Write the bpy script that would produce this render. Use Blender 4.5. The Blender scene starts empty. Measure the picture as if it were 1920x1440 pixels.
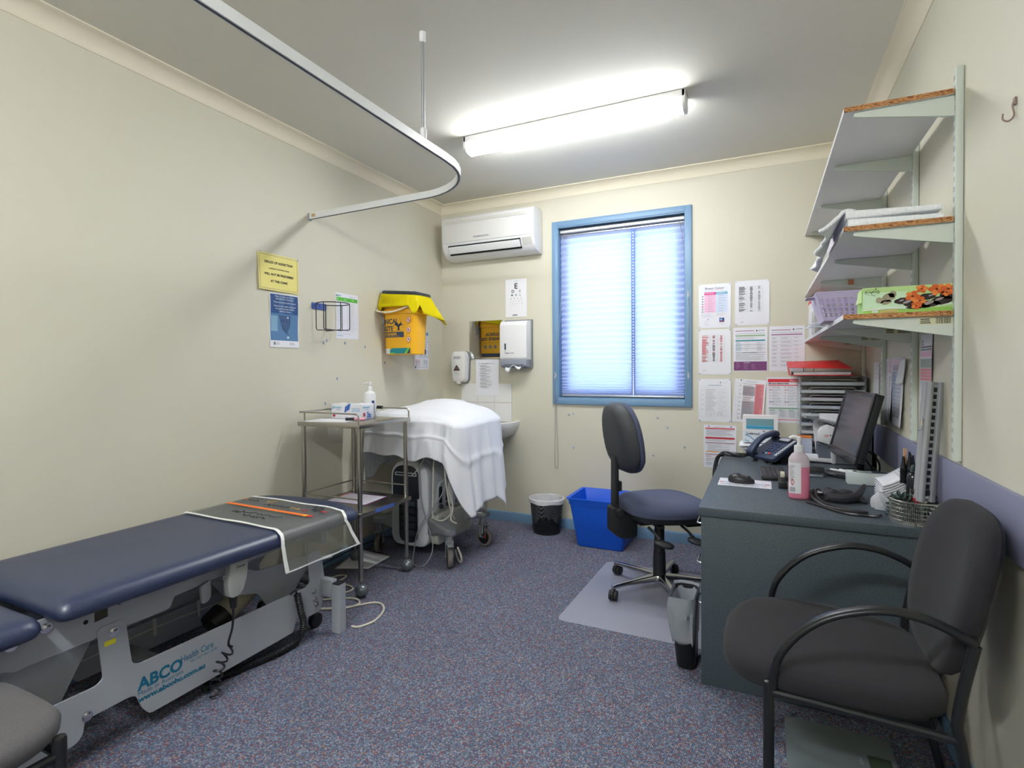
import bpy, bmesh, math, random
from mathutils import Vector as V, Matrix
PI = math.pi
rnd = random.Random(11)
SC = bpy.context.scene
COL = SC.collection
sin, cos = math.sin, math.cos

# ---------------------------------------------------------------- materials
def lin(c):
    f = lambda v: v / 12.92 if v <= .04045 else ((v + .055) / 1.055) ** 2.4
    return tuple(f(v / 255) for v in c[:3]) + (1,)
MATS = {}
def mat(name, rgb, rough=.5, metal=0, spec=.5, bump=None, vary=None, alpha=1, trans=0, emit=0, sheen=0, coat=0, ior=1.45):
    """principled material; bump=(scale, strength), vary=(scale, amount)"""
    if name in MATS: return MATS[name]
    m = bpy.data.materials.new(name); m.use_nodes = True
    n = m.node_tree.nodes; l = m.node_tree.links; b = n['Principled BSDF']
    b.inputs['Base Color'].default_value = lin(rgb)
    b.inputs['Roughness'].default_value = rough
    b.inputs['Metallic'].default_value = metal
    b.inputs['Specular IOR Level'].default_value = spec
    b.inputs['Alpha'].default_value = alpha
    b.inputs['Transmission Weight'].default_value = trans
    b.inputs['IOR'].default_value = ior
    b.inputs['Coat Weight'].default_value = coat
    b.inputs['Sheen Weight'].default_value = sheen
    if emit:
        b.inputs['Emission Color'].default_value = lin(rgb); b.inputs['Emission Strength'].default_value = emit
    tc = n.new('ShaderNodeTexCoord')
    if bump:
        t = n.new('ShaderNodeTexNoise'); t.inputs['Scale'].default_value = bump[0]; t.inputs['Detail'].default_value = 4
        u = n.new('ShaderNodeBump'); u.inputs['Strength'].default_value = bump[1]; u.inputs['Distance'].default_value = .004
        l.new(tc.outputs['Object'], t.inputs['Vector']); l.new(t.outputs['Fac'], u.inputs['Height']); l.new(u.outputs['Normal'], b.inputs['Normal'])
    if vary:
        t = n.new('ShaderNodeTexNoise'); t.inputs['Scale'].default_value = vary[0]; t.inputs['Detail'].default_value = 6
        r = n.new('ShaderNodeValToRGB'); c = lin(rgb); a = vary[1]
        r.color_ramp.elements[0].position = .3; r.color_ramp.elements[1].position = .7
        r.color_ramp.elements[0].color = tuple(max(0, v * (1 - a)) for v in c[:3]) + (1,)
        r.color_ramp.elements[1].color = tuple(min(1, v * (1 + a)) for v in c[:3]) + (1,)
        l.new(tc.outputs['Object'], t.inputs['Vector']); l.new(t.outputs['Fac'], r.inputs['Fac']); l.new(r.outputs['Color'], b.inputs['Base Color'])
    MATS[name] = m
    return m
def nodes_of(m): return m.node_tree.nodes, m.node_tree.links, m.node_tree.nodes['Principled BSDF']

# ---------------------------------------------------------------- objects
def tag(o, label, cat, group=None, kind=None):
    if label: o['label'] = label
    if cat: o['category'] = cat
    if group: o['group'] = group
    if kind: o['kind'] = kind
    return o
def thing(name, label, cat, loc=(0, 0, 0), rz=0, group=None):
    o = bpy.data.objects.new(name, None); COL.objects.link(o)
    o.empty_display_size = .1
    o.location = loc; o.rotation_euler = (0, 0, rz)
    return tag(o, label, cat, group)
def root(o):
    while o.parent: o = o.parent
    return o
def copy_tree(o, parent=None):
    c = o.copy(); COL.objects.link(c)
    if parent: c.parent = parent
    for k in [x for x in COL.objects if x.parent == o]: copy_tree(k, c)
    return c

class B:
    """collects shapes, links them as ONE mesh object"""
    def __init__(s): s.bm = bmesh.new(); s.m = 0
    def face(s, vs, m=None):
        try:
            f = s.bm.faces.new(vs); f.material_index = s.m if m is None else m; return f
        except ValueError: return None
    def add(s, pts): return [s.bm.verts.new(p) for p in pts]
    def box(s, lo, hi, m=None, M=None):
        (a, b, c), (d, e, f) = lo, hi
        p = [V(q) for q in ((a,b,c),(d,b,c),(d,e,c),(a,e,c),(a,b,f),(d,b,f),(d,e,f),(a,e,f))]
        if M: p = [M @ q for q in p]
        v = s.add(p)
        for q in ((0,3,2,1),(4,5,6,7),(0,1,5,4),(1,2,6,5),(2,3,7,6),(3,0,4,7)): s.face([v[i] for i in q], m)
        return s
    def loft(s, rings, m=None, cap=True, closed=True):
        rs = [s.add(r) for r in rings]; n = len(rs[0])
        for a, b in zip(rs, rs[1:]):
            for i in range(n if closed else n - 1):
                j = (i + 1) % n; s.face([a[i], a[j], b[j], b[i]], m)
        if cap and closed:
            s.face(rs[0][::-1], m); s.face(rs[-1], m)
        return s
    def tube(s, pts, r, n=8, m=None, closed=False, cap=True):
        pts = [V(p) for p in pts]; k = len(pts); rings = []; up = None
        for i, p in enumerate(pts):
            if closed: t = pts[(i + 1) % k] - pts[i - 1]
            else: t = pts[min(i + 1, k - 1)] - pts[max(i - 1, 0)]
            t.normalize()
            if up is None:
                up = V((0, 0, 1)) if abs(t.z) < .9 else V((1, 0, 0))
            a = up - t * up.dot(t)
            if a.length < 1e-4: a = V((1, 0, 0)) - t * t.x
            a.normalize(); up = a; b = t.cross(a)
            rr = r[i] if isinstance(r, (list, tuple)) else r
            rings.append([p + (a * cos(2*PI*j/n) + b * sin(2*PI*j/n)) * rr for j in range(n)])
        if closed: rings.append(rings[0])
        if closed:
            rs = [s.add(q) for q in rings[:-1]]; rs.append(rs[0])
            for a, b in zip(rs, rs[1:]):
                # align the closing ring
                o = 0
                if b is rs[0]: o = min(range(n), key=lambda q: (a[0].co - b[q].co).length)
                for i in range(n): s.face([a[i], a[(i+1) % n], b[(i+1+o) % n], b[(i+o) % n]], m)
        else: s.loft(rings, m, cap)
        return s
    def lathe(s, prof, c=(0, 0, 0), ax='z', n=24, m=None, cap=True, M=None, sx=1, sy=1):
        rings = []
        for r, h in prof:
            ring = []
            for j in range(n):
                x, y = r * cos(2*PI*j/n) * sx, r * sin(2*PI*j/n) * sy
                q = {'z': (x, y, h), 'y': (x, h, -y), 'x': (h, x, y)}[ax]
                q = V(q)
                if M: q = M @ q
                ring.append(q + V(c))
            rings.append(ring)
        return s.loft(rings, m, cap)
    def prism(s, poly, ax, a, b, m=None, holes=()):
        """2-D polygon extruded from a to b along axis ax; x:(y,z) y:(x,z) z:(x,y)"""
        f = {'x': lambda u, v, w: (w, u, v), 'y': lambda u, v, w: (u, w, v), 'z': lambda u, v, w: (u, v, w)}[ax]
        if not holes:
            return s.loft([[f(u, v, a) for u, v in poly], [f(u, v, b) for u, v in poly]], m)
        from mathutils.geometry import tessellate_polygon
        loops = [[V((u, v, 0)) for u, v in poly]] + [[V((u, v, 0)) for u, v in h] for h in holes]
        flat = [p for q in loops for p in q]
        tri = tessellate_polygon(loops)
        va = s.add([f(p.x, p.y, a) for p in flat]); vb = s.add([f(p.x, p.y, b) for p in flat])
        for t in tri:
            s.face([va[i] for i in t], m); s.face([vb[i] for i in reversed(t)], m)
        o = 0
        for q in loops:
            for i in range(len(q)):
                j = (i + 1) % len(q); s.face([va[o+i], va[o+j], vb[o+j], vb[o+i]], m)
            o += len(q)
        return s
    def grid(s, f, nu, nv, m=None, wrap=False):
        g = [s.add([f(i / nu, j / nv) for i in range(nu if wrap else nu + 1)]) for j in range(nv + 1)]
        for a, b in zip(g, g[1:]):
            k = len(a)
            for i in range(k if wrap else k - 1):
                j = (i + 1) % k; s.face([a[i], a[j], b[j], b[i]], m)
        return s
    def ball(s, c, r, n=16, m=None, sc=(1, 1, 1)):
        pr = [(max(1e-4, r * sin(PI*i/8)), -r * cos(PI*i/8)) for i in range(9)]
        return s.lathe(pr, c, n=n, m=m, M=Matrix.Diagonal((*sc, 1)))
    def text(s, txt, size, pos, m=None, align='CENTER', bold=0, sxy=1):
        """flat lettering; pos(u, v) maps text space to the world"""
        cu = bpy.data.curves.new('t', 'FONT'); cu.body = txt; cu.size = size; cu.align_x = align; cu.offset = bold; cu.resolution_u = 3
        o = bpy.data.objects.new('t', cu); COL.objects.link(o)
        me = bpy.data.meshes.new_from_object(o)
        vs = [s.bm.verts.new(pos(v.co.x * sxy, v.co.y)) for v in me.vertices]
        for p in me.polygons: s.face([vs[i] for i in p.vertices], m)
        bpy.data.objects.remove(o); bpy.data.curves.remove(cu); bpy.data.meshes.remove(me)
        return s
    def obj(s, name, mats, parent=None, bevel=0, seg=2, ang=35, solid=0, subd=0, local=False, recalc=True, smooth=True, disp=None):
        bm = s.bm
        if recalc: bmesh.ops.recalc_face_normals(bm, faces=bm.faces[:])
        if bevel:
            es = [e for e in bm.edges if len(e.link_faces) == 2 and e.calc_face_angle(0) > math.radians(30)]
            bmesh.ops.bevel(bm, geom=es, offset=bevel, segments=seg, affect='EDGES', profile=.5, clamp_overlap=True)
        me = bpy.data.meshes.new(name)
        o = bpy.data.objects.new(name, me)
        if parent is not None:
            o.parent = parent
            if not local:
                r = root(parent)
                bm.transform(Matrix.LocRotScale(r.location, r.rotation_euler, r.scale).inverted())
        elif not local:
            co = [v.co for v in bm.verts]
            lo = V([min(c[i] for c in co) for i in range(3)]); hi = V([max(c[i] for c in co) for i in range(3)])
            b = V(((lo.x + hi.x) / 2, (lo.y + hi.y) / 2, lo.z))
            bmesh.ops.translate(bm, verts=bm.verts[:], vec=-b); o.location = b
        bm.to_mesh(me); bm.free()
        for q in (mats if isinstance(mats, (list, tuple)) else [mats]): me.materials.append(q)
        if smooth:
            for p in me.polygons: p.use_smooth = True
            me.set_sharp_from_angle(angle=math.radians(ang))
        COL.objects.link(o)
        if solid:
            d = o.modifiers.new('solid', 'SOLIDIFY'); d.thickness = solid; d.offset = 0
        if subd:
            d = o.modifiers.new('sub', 'SUBSURF'); d.levels = d.render_levels = subd
        return o

def rrect(x0, y0, x1, y1, r, n=4):
    """rounded rectangle outline, counter-clockwise"""
    out = []
    for cx, cy, a in ((x1 - r, y1 - r, 0), (x0 + r, y1 - r, 90), (x0 + r, y0 + r, 180), (x1 - r, y0 + r, 270)):
        for i in range(n + 1):
            t = math.radians(a + 90 * i / n); out.append((cx + r * cos(t), cy + r * sin(t)))
    return out
def roundpoly(pts, r, n=4):
    """polygon with rounded corners; r: number or list"""
    out = []; k = len(pts)
    for i, p in enumerate(pts):
        rr = r[i] if isinstance(r, (list, tuple)) else r
        p = V(p); a = V(pts[i - 1]) - p; b = V(pts[(i + 1) % k]) - p
        q = min(rr, a.length * .45, b.length * .45)
        if q < 1e-5: out.append(tuple(p)); continue
        p0 = p + a.normalized() * q; p2 = p + b.normalized() * q
        for j in range(n + 1):
            t = j / n; out.append(tuple(p0 * (1-t)**2 + p * 2*t*(1-t) + p2 * t*t))
    return out
def smoothpath(pts, n=6, closed=False):
    """Catmull-Rom through the points"""
    P = [V(p) for p in pts]; k = len(P); out = []
    for i in range(k if closed else k - 1):
        if closed: a, b, c, d = P[i-1], P[i], P[(i+1) % k], P[(i+2) % k]
        else: a, b, c, d = P[max(i-1, 0)], P[i], P[i+1], P[min(i+2, k-1)]
        for j in range(n):
            t = j / n
            out.append(.5 * ((2*b) + (c-a)*t + (2*a-5*b+4*c-d)*t*t + (3*b-a-3*c+d)*t**3))
    if not closed: out.append(P[-1])
    return out
def coil(path, rad, turns, per=10):
    """helix round a smooth path"""
    P = smoothpath(path, 12); L = [0]
    for a, b in zip(P, P[1:]): L.append(L[-1] + (b - a).length)
    out = []; up = V((.3, .2, 1)); N = int(turns * per)
    for i in range(N + 1):
        d = L[-1] * i / N; j = 0
        while j < len(L) - 2 and L[j + 1] < d: j += 1
        t = (d - L[j]) / max(1e-9, L[j+1] - L[j]); p = P[j].lerp(P[j+1], t); T = (P[j+1] - P[j]).normalized()
        a = (up - T * up.dot(T)).normalized(); up = a; b = T.cross(a); w = 2 * PI * i / per
        out.append(p + (a * cos(w) + b * sin(w)) * rad)
    return out

# ---------------------------------------------------------------- printed sheets
class Sheet:
    """flat print: mm from the top-left corner, several colours in one mesh"""
    def __init__(s, p0, u, d, w, h, base, curl=None, nx=8, ny=10, off=.0003):
        s.b = B(); s.p0 = V(p0); s.u = V(u).normalized(); s.d = V(d).normalized(); s.n = s.d.cross(s.u)
        s.w, s.h, s.curl, s.off = w, h, curl, off; s.mats = [base]; s.nx, s.ny = nx, ny
        f = lambda a, b: s.pos(a * w * 1000, b * h * 1000, 0); g = lambda a, b: s.pos(a * w * 1000, b * h * 1000, -1)
        s.b.grid(f, nx, ny, 0); s.b.grid(g, nx, ny, 0)
        s.lay = 1
    def pos(s, x, y, k):
        x /= 1000; y /= 1000; c = s.curl(x / s.w, y / s.h) if s.curl else 0
        return s.p0 + s.u * x + s.d * y + s.n * (s.off + c + k * .0005)
    def col(s, m):
        if m not in s.mats: s.mats.append(m)
        return s.mats.index(m)
    def rect(s, x, y, w, h, m, k=1):
        i = s.col(m); nx = max(1, int(round(w / 1000 / s.w * s.nx))) if s.curl else 1; ny = max(1, int(round(h / 1000 / s.h * s.ny))) if s.curl else 1
        s.b.grid(lambda a, b: s.pos(x + a * w, y + b * h, k), nx, ny, i); return s
    def poly(s, pts, m, k=1):
        i = s.col(m); s.b.face(s.b.add([s.pos(x, y, k) for x, y in pts]), i); return s
    def disc(s, x, y, r, m, k=1, n=16, r2=0):
        i = s.col(m)
        if r2:
            s.b.grid(lambda a, b: s.pos(x + (r2 + (r - r2) * b) * cos(2*PI*a), y + (r2 + (r - r2) * b) * sin(2*PI*a), k), n, 1, i)
        else: s.poly([(x + r * cos(2*PI*j/n), y + r * sin(2*PI*j/n)) for j in range(n)], m, k)
        return s
    def frame(s, x, y, w, h, t, m, k=1):
        s.rect(x, y, w, t, m, k); s.rect(x, y + h - t, w, t, m, k); s.rect(x, y, t, h, m, k); s.rect(x + w - t, y, t, h, m, k); return s
    def txt(s, t, x, y, size, m, align='CENTER', bold=0, k=2, sx=1):
        i = s.col(m); s.b.text(t, size / 1000, lambda a, b: s.pos(x + a * 1000, y - b * 1000, k), i, align, bold / 1000, sx); return s
    def lines(s, x, y, w, n, pitch, th, m, ragged=.5, k=1, seed=0):
        q = random.Random(seed + int(x * 7 + y * 13))
        for j in range(n):
            ww = w * (1 - ragged * q.random() ** 2)
            s.rect(x, y + j * pitch, ww, th, m, k)
        return s
    def obj(s, name, parent=None):
        return s.b.obj(name, s.mats, parent, recalc=False, smooth=False)
# ---------------------------------------------------------------- camera
XL, XR, YB, YF, ZC = -2.58, .57, 4.04, -.95, 2.705
yaw, pitch, roll = -.439497, -.0158846, -.0067831
fw = V((sin(yaw)*cos(pitch), cos(yaw)*cos(pitch), sin(pitch))); ri = V((cos(yaw), -sin(yaw), 0)); up = ri.cross(fw)
r2 = ri*cos(roll) + up*sin(roll); u2 = -ri*sin(roll) + up*cos(roll)
cam = bpy.data.cameras.new('camera'); co = bpy.data.objects.new('camera', cam); COL.objects.link(co)
cam.sensor_width = 36; cam.lens = 36*1004.19/1920; cam.shift_y = -(720-706.63)/1920; cam.clip_start = .02
Mx = Matrix((r2, u2, -fw)).transposed().to_4x4(); Mx.translation = (0, 0, 1.28); co.matrix_world = Mx
SC.camera = co
SC.view_settings.view_transform = 'Standard'; SC.view_settings.look = 'None'; SC.view_settings.gamma = 1
SC.view_settings.use_curve_mapping = False; SC.view_settings.exposure = 1.25
SC.cycles.max_bounces = 10; SC.cycles.diffuse_bounces = 6; SC.cycles.transparent_max_bounces = 12
SC.cycles.sample_clamp_indirect = 6; SC.cycles.caustics_reflective = False; SC.cycles.caustics_refractive = False

# ---------------------------------------------------------------- shared materials
M_wall = mat('wall_paint', (205, 201, 184), .55, bump=(900, .03), vary=(1.2, .015))
M_ceil = mat('ceiling_paint', (216, 213, 203), .8, bump=(500, .03))
M_corn = mat('cornice_paint', (224, 216, 196), .6)
M_blue = mat('blue_gloss_paint', (112, 146, 178), .38, bump=(60, .03))
M_rail = mat('chair_rail_laminate', (126, 128, 152), .5)
M_white = mat('white_plastic', (226, 226, 228), .35)
M_offw = mat('off_white_plastic', (205, 204, 198), .4)
M_black = mat('black_plastic', (28, 29, 32), .45)
M_dark = mat('dark_gap', (14, 16, 20), .6)
M_steel = mat('brushed_steel', (176, 172, 164), .28, 1, bump=(300, .03))
M_chrome = mat('chrome', (215, 215, 218), .1, 1)
M_gsteel = mat('grey_powder_coat', (158, 163, 170), .42, bump=(700, .03))
M_alu = mat('aluminium', (200, 202, 206), .3, .8)
M_paper = mat('white_paper', (226, 226, 232), .7)
M_pap2 = mat('laminated_paper', (224, 224, 233), .3)
M_ink = mat('black_ink', (38, 40, 46), .6)
M_grey = mat('grey_ink', (128, 132, 140), .6)
M_lgrey = mat('pale_grey_ink', (180, 184, 192), .6)
M_red = mat('red_ink', (206, 62, 72), .6)
M_pink = mat('pink_ink', (232, 176, 186), .6)
M_teal = mat('teal_ink', (42, 138, 152), .6)
M_green = mat('green_ink', (88, 178, 62), .6)
M_navy = mat('navy_ink', (40, 58, 118), .6)
M_sky = mat('pale_blue_ink', (124, 180, 214), .6)
M_putty = mat('blue_putty', (134, 148, 188), .8)
M_rub = mat('grey_rubber', (112, 106, 102), .7)

def carpet():
    m = mat('carpet', (100, 100, 112), .95, spec=.1, sheen=.0)
    n, l, b = nodes_of(m)
    tc = n.new('ShaderNodeTexCoord'); mp = n.new('ShaderNodeMapping'); mp.inputs['Rotation'].default_value = (0, 0, .12)
    l.new(tc.outputs['Object'], mp.inputs['Vector'])
    v = n.new('ShaderNodeTexVoronoi'); v.inputs['Scale'].default_value = 205; v.inputs['Randomness'].default_value = .55
    l.new(mp.outputs['Vector'], v.inputs['Vector'])
    s = n.new('ShaderNodeSeparateColor'); l.new(v.outputs['Color'], s.inputs['Color'])
    r = n.new('ShaderNodeValToRGB'); r.color_ramp.interpolation = 'CONSTANT'
    cols = [(0, (104, 114, 132)), (.3, (124, 134, 154)), (.5, (86, 96, 116)), (.68, (150, 156, 170)), (.76, (132, 86, 90)), (.85, (104, 82, 108)), (.92, (168, 128, 112)), (.96, (78, 110, 136))]
    e = r.color_ramp.elements; e[0].position, e[0].color = 0, lin(cols[0][1]); e[1].position, e[1].color = cols[1][0], lin(cols[1][1])
    for p, c in cols[2:]: q = e.new(p); q.color = lin(c)
    l.new(s.outputs['Red'], r.inputs['Fac'])
    w = n.new('ShaderNodeTexWave'); w.bands_direction = 'X'; w.inputs['Scale'].default_value = 52; w.inputs['Distortion'].default_value = 1.5; w.inputs['Detail Scale'].default_value = 20
    l.new(mp.outputs['Vector'], w.inputs['Vector'])
    mx = n.new('ShaderNodeMix'); mx.data_type = 'RGBA'; mx.blend_type = 'MULTIPLY'; mx.inputs['Factor'].default_value = .3
    l.new(r.outputs['Color'], mx.inputs['A']); l.new(w.outputs['Color'], mx.inputs['B'])
    t = n.new('ShaderNodeTexNoise'); t.inputs['Scale'].default_value = 3; l.new(tc.outputs['Object'], t.inputs['Vector'])
    h = n.new('ShaderNodeHueSaturation'); l.new(mx.outputs['Result'], h.inputs['Color'])
    mr = n.new('ShaderNodeMapRange'); mr.inputs['To Min'].default_value = .9; mr.inputs['To Max'].default_value = 1.1
    l.new(t.outputs['Fac'], mr.inputs['Value']); l.new(mr.outputs['Result'], h.inputs['Value'])
    l.new(h.outputs['Color'], b.inputs['Base Color'])
    u = n.new('ShaderNodeBump'); u.inputs['Strength'].default_value = .5; u.inputs['Distance'].default_value = .003
    l.new(v.outputs['Distance'], u.inputs['Height']); l.new(u.outputs['Normal'], b.inputs['Normal'])
    return m
M_carpet = carpet()

# ---------------------------------------------------------------- shell
def st(b, name, m, **k): return tag(b.obj(name, m, **k), None, None, kind='structure')
o = 1.0
st(B().box((XL-.1, YF-.1, -.1), (XR+.1, YB+.15, 0)), 'floor', M_carpet)
st(B().box((XL-.1, YF-.1, ZC), (XR+.1, YB+.15, ZC+.1)), 'ceiling', M_ceil)
st(B().box((XL-.1, YF-.1, 0), (XL, YB+.15, ZC)), 'wall_left', M_wall)
st(B().box((XR, YF-.1, 0), (XR+.1, YB+.15, ZC)), 'wall_right', M_wall)
st(B().box((XL, YF-.1, 0), (XR, YF, ZC)), 'wall_front', M_wall)
WX0, WX1, WZ0, WZ1 = -1.488, -.508, 1.04, 2.398
st(B().prism([(XL, 0), (XR, 0), (XR, ZC), (XL, ZC)], 'y', YB, YB+.15, holes=[[(WX0, WZ0), (WX1, WZ0), (WX1, WZ1), (WX0, WZ1)]]), 'wall_back', M_wall)
# cove cornice
K = .072
cove = [(0, 0), (.004, 0), (.006, .004)] + [(.006 + (K-.014) * (1 - cos(t*PI/12)), .004 + (K-.012) * sin(t*PI/12)) for t in range(1, 7)] + [(K-.004, K-.006), (K, K-.006), (K, K), (0, K)]
z0 = ZC - K
def run(poly, name, m): st(poly, name, m, ang=25)
run(B().prism([(XL+a, z0+c) for a, c in cove], 'y', YF, YB), 'trim_1', M_corn)
run(B().prism([(XR-a, z0+c) for a, c in cove], 'y', YF, YB), 'trim_2', M_corn)
run(B().prism([(YB-a, z0+c) for a, c in cove], 'x', XL, XR), 'trim_3', M_corn)
run(B().prism([(YF+a, z0+c) for a, c in cove], 'x', XL, XR), 'trim_4', M_corn)
# skirting
sk = [(0, 0), (.014, 0), (.014, .062), (.009, .074), (0, .078)]
run(B().prism([(XL+a, c) for a, c in sk], 'y', YF, YB), 'baseboard_left', M_blue)
run(B().prism([(XR-a, c) for a, c in sk], 'y', YF, YB), 'baseboard_right', M_blue)
run(B().prism([(YB-a, c) for a, c in sk], 'x', XL+.014, XR-.014), 'baseboard_back', M_blue)
# bump rail on the right wall
run(B().prism(roundpoly([(XR, .797), (XR-.016, .797), (XR-.016, .963), (XR, .963)], .004, 2), 'y', YF, YB), 'trim_5', M_rail)

# ---------------------------------------------------------------- window
W = thing('window_1', None, None, (-1, YB, 1)); W['kind'] = 'structure'
A0, A1, A2, A3 = -1.532, -.466, .992, 2.442
b = B()
fr = lambda x0, x1, z0, z1, t, b, y0, y1: [b.box((x0, y0, z0), (x0+t, y1, z1)), b.box((x1-t, y0, z0), (x1, y1, z1)), b.box((x0+t, y0, z0), (x1-t, y1, z0+t)), b.box((x0+t, y0, z1-t), (x1-t, y1, z1))]
fr(A0, A1, A2, A3, .046, b, YB-.018, YB)
b.obj('architrave', M_blue, W, bevel=.003)
b = B(); fr(WX0-.004, WX1+.004, WZ0-.004, WZ1+.004, .012, b, YB-.012, YB+.15); b.obj('reveal', M_blue, W)
b = B(); fr(WX0, WX1, WZ0, WZ1, .075, b, YB+.06, YB+.10); b.box((-.912, YB+.06, WZ0), (-.874, YB+.10, WZ1)); b.obj('sash_frame', mat('sash_paint', (150, 165, 200), .4), W, bevel=.003)
M_glass = mat('clear_glass', (240, 246, 250), .02); n, l, p = nodes_of(M_glass); t_ = n.new('ShaderNodeBsdfTransparent'); x_ = n.new('ShaderNodeMixShader'); x_.inputs[0].default_value = .08
l.new(t_.outputs[0], x_.inputs[1]); l.new(p.outputs[0], x_.inputs[2]); l.new(x_.outputs[0], n['Material Output'].inputs['Surface'])
B().box((WX0+.07, YB+.078, WZ0+.07), (WX1-.07, YB+.082, WZ1-.07)).obj('glass_pane', M_glass, W)

# pleated blind
BL = thing('pleated_blind', 'pale translucent pleated blind drawn down over the window', 'blind', (-1, YB+.04, WZ1))
bx0, bx1 = WX0+.016, WX1-.016
b = B(); b.prism(roundpoly([(YB+.018, WZ1-.05), (YB+.054, WZ1-.05), (YB+.054, WZ1-.016), (YB+.018, WZ1-.016)], .012, 4), 'x', bx0, bx1); b.obj('headrail', M_alu, BL)
b = B(); b.box((bx0, YB+.026, WZ1-.066), (bx1, YB+.05, WZ1-.056)); b.obj('top_strip', M_alu, BL, bevel=.002)
def blind_mat():
    m = mat('blind_fabric', (236, 242, 255), .8)
    n, l, p = nodes_of(m)
    d = n.new('ShaderNodeBsdfDiffuse'); d.inputs['Color'].default_value = lin((226, 234, 255))
    t = n.new('ShaderNodeBsdfTranslucent'); t.inputs['Color'].default_value = lin((214, 229, 255))
    x = n.new('ShaderNodeMixShader'); x.inputs[0].default_value = .62
    l.new(d.outputs[0], x.inputs[1]); l.new(t.outputs[0], x.inputs[2]); l.new(x.outputs[0], n['Material Output'].inputs['Surface'])
    return m
M_blind = blind_mat()
zt, zb = WZ1-.064, WZ0+.028
b = B(); zs = []; z = zt
while z > zb:
    f = (z - zb) / (zt - zb); zs.append(z); z -= .0225 if f > .3 else .0225 * (.35 + .65 * f / .3)
zs.append(zb)
rows = [b.add([(bx0 + (bx1-bx0) * i, YB + .038 + (.009 if j % 2 else -.009), z) for i in (0, .25, .5, .75, 1)]) for j, z in enumerate(zs)]
for p, q in zip(rows, rows[1:]):
    for i in range(4): b.face([p[i], p[i+1], q[i+1], q[i]])
b.obj('pleated_fabric', M_blind, BL, smooth=False)
for x, w in ((-.895, .0045), (bx0+.08, .0014), (bx1-.075, .0018)):
    b = B()
    for j, z in enumerate(zs[2:-1]): zz = (z + zs[j+1]) / 2; b.box((x-w, YB+.0275, zz-w), (x+w, YB+.0285, zz+w))
    b.obj('cord_hole_light', mat('hole_light_white', (250, 252, 255), .4), BL, smooth=False)  # white squares painted in for daylight showing through the cord holes
b = B(); b.box((-.909, YB+.0286, zb), (-.881, YB+.0292, zt)); b.obj('stile_shade', mat('stile_shade_blue', (104, 132, 205), .7), BL)  # blue strip painted in for the shade of the centre stile behind the blind
b = B(); b.box((bx0, YB+.02, zb-.014), (bx1, YB+.054, zb)); b.obj('bottom_rail', M_alu, BL, bevel=.003)
M_cord = mat('grey_cord', (150, 150, 148), .7)
b = B(); b.tube(smoothpath([(-1.445, YB+.014, 2.355), (-1.452, YB-.004, 2.1), (-1.462, YB-.02, 1.7), (-1.507, YB-.024, 1.32), (-1.509, YB-.026, 1.1), (-1.513, YB-.016, .8), (-1.518, YB-.012, .52), (-1.505, YB-.012, .485), (-1.492, YB-.012, .52), (-1.499, YB-.018, .9), (-1.503, YB-.026, 1.06)]), .0016, 5); b.obj('left_pull_cord', M_cord, BL)
b = B(); b.tube(smoothpath([(-.56, YB+.016, 2.36), (-.535, YB+.01, 2.22), (-.525, YB+.004, 2.1), (-.489, YB-.022, 1.8), (-.487, YB-.024, 1.5), (-.489, YB-.024, 1.22)]), .0016, 5); b.ball((-.535, YB+.008, 2.215), .006, 8); b.obj('right_pull_cord', M_cord, BL)
def cleat(x, z, label):
    t = thing('cord_cleat', label, 'cleat', (x, YB-.018, z), group='cord cleats on the window frame')
    B().box((x-.006, YB-.022, z-.014), (x+.006, YB-.018, z+.014)).obj('cleat_plate', M_offw, t, bevel=.001)
    b = B(); b.tube(smoothpath([(x, YB-.02, z-.006), (x, YB-.032, z-.012), (x, YB-.033, z-.026)]), .003, 6); b.tube(smoothpath([(x, YB-.02, z+.006), (x, YB-.032, z+.012), (x, YB-.033, z+.026)]), .003, 6)
    b.obj('cleat_hook', M_offw, t)
cleat(-.489, 1.802, 'small pale cleat high on the right side of the blue window frame')
cleat(-.489, 1.22, 'small pale cleat low on the right side of the blue window frame')
cleat(-1.507, 1.222, 'small pale cleat low on the left side of the blue window frame')

# ---------------------------------------------------------------- ceiling lights
M_tube = mat('lit_diffuser', (245, 248, 250), .4, emit=25)
M_tube2 = mat('lit_diffuser_cool', (242, 247, 252), .4, emit=50)
def ceiling_light(y0, label, mt):
    x0, x1 = -1.672, -.366; t = thing('ceiling_light', label, 'light fitting', ((x0+x1)/2, y0+.06, ZC), group='surface fluorescent lights')
    y1 = y0 + .118
    B().box((x0, y0, ZC-.036), (x1, y1, ZC-.001)).obj('housing', M_white, t, bevel=.002)
    pr = [(y0+.002, ZC-.036), (y0+.002, ZC-.072), (y0+.026, ZC-.094), (y1-.026, ZC-.094), (y1-.002, ZC-.072), (y1-.002, ZC-.036)]
    B().prism(roundpoly(pr, [0, .02, .02, .02, .02, 0], 4), 'x', x0+.014, x1-.014).obj('diffuser', mt, t)
    for a, c in ((x0-.001, x0+.014), (x1-.014, x1+.001)):
        pe = [(y0, ZC-.002), (y0, ZC-.073), (y0+.026, ZC-.098), (y1-.026, ZC-.098), (y1, ZC-.073), (y1, ZC-.002)]
        B().prism(roundpoly(pe, [0, .02, .02, .02, .02, 0], 4), 'x', a, c).obj('end_cap', M_white, t)
ceiling_light(2.873, 'lit fluorescent batten light on the ceiling in front of the window wall', M_tube)
ceiling_light(-.5, 'lit fluorescent batten light on the ceiling behind the camera', M_tube2)

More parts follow.
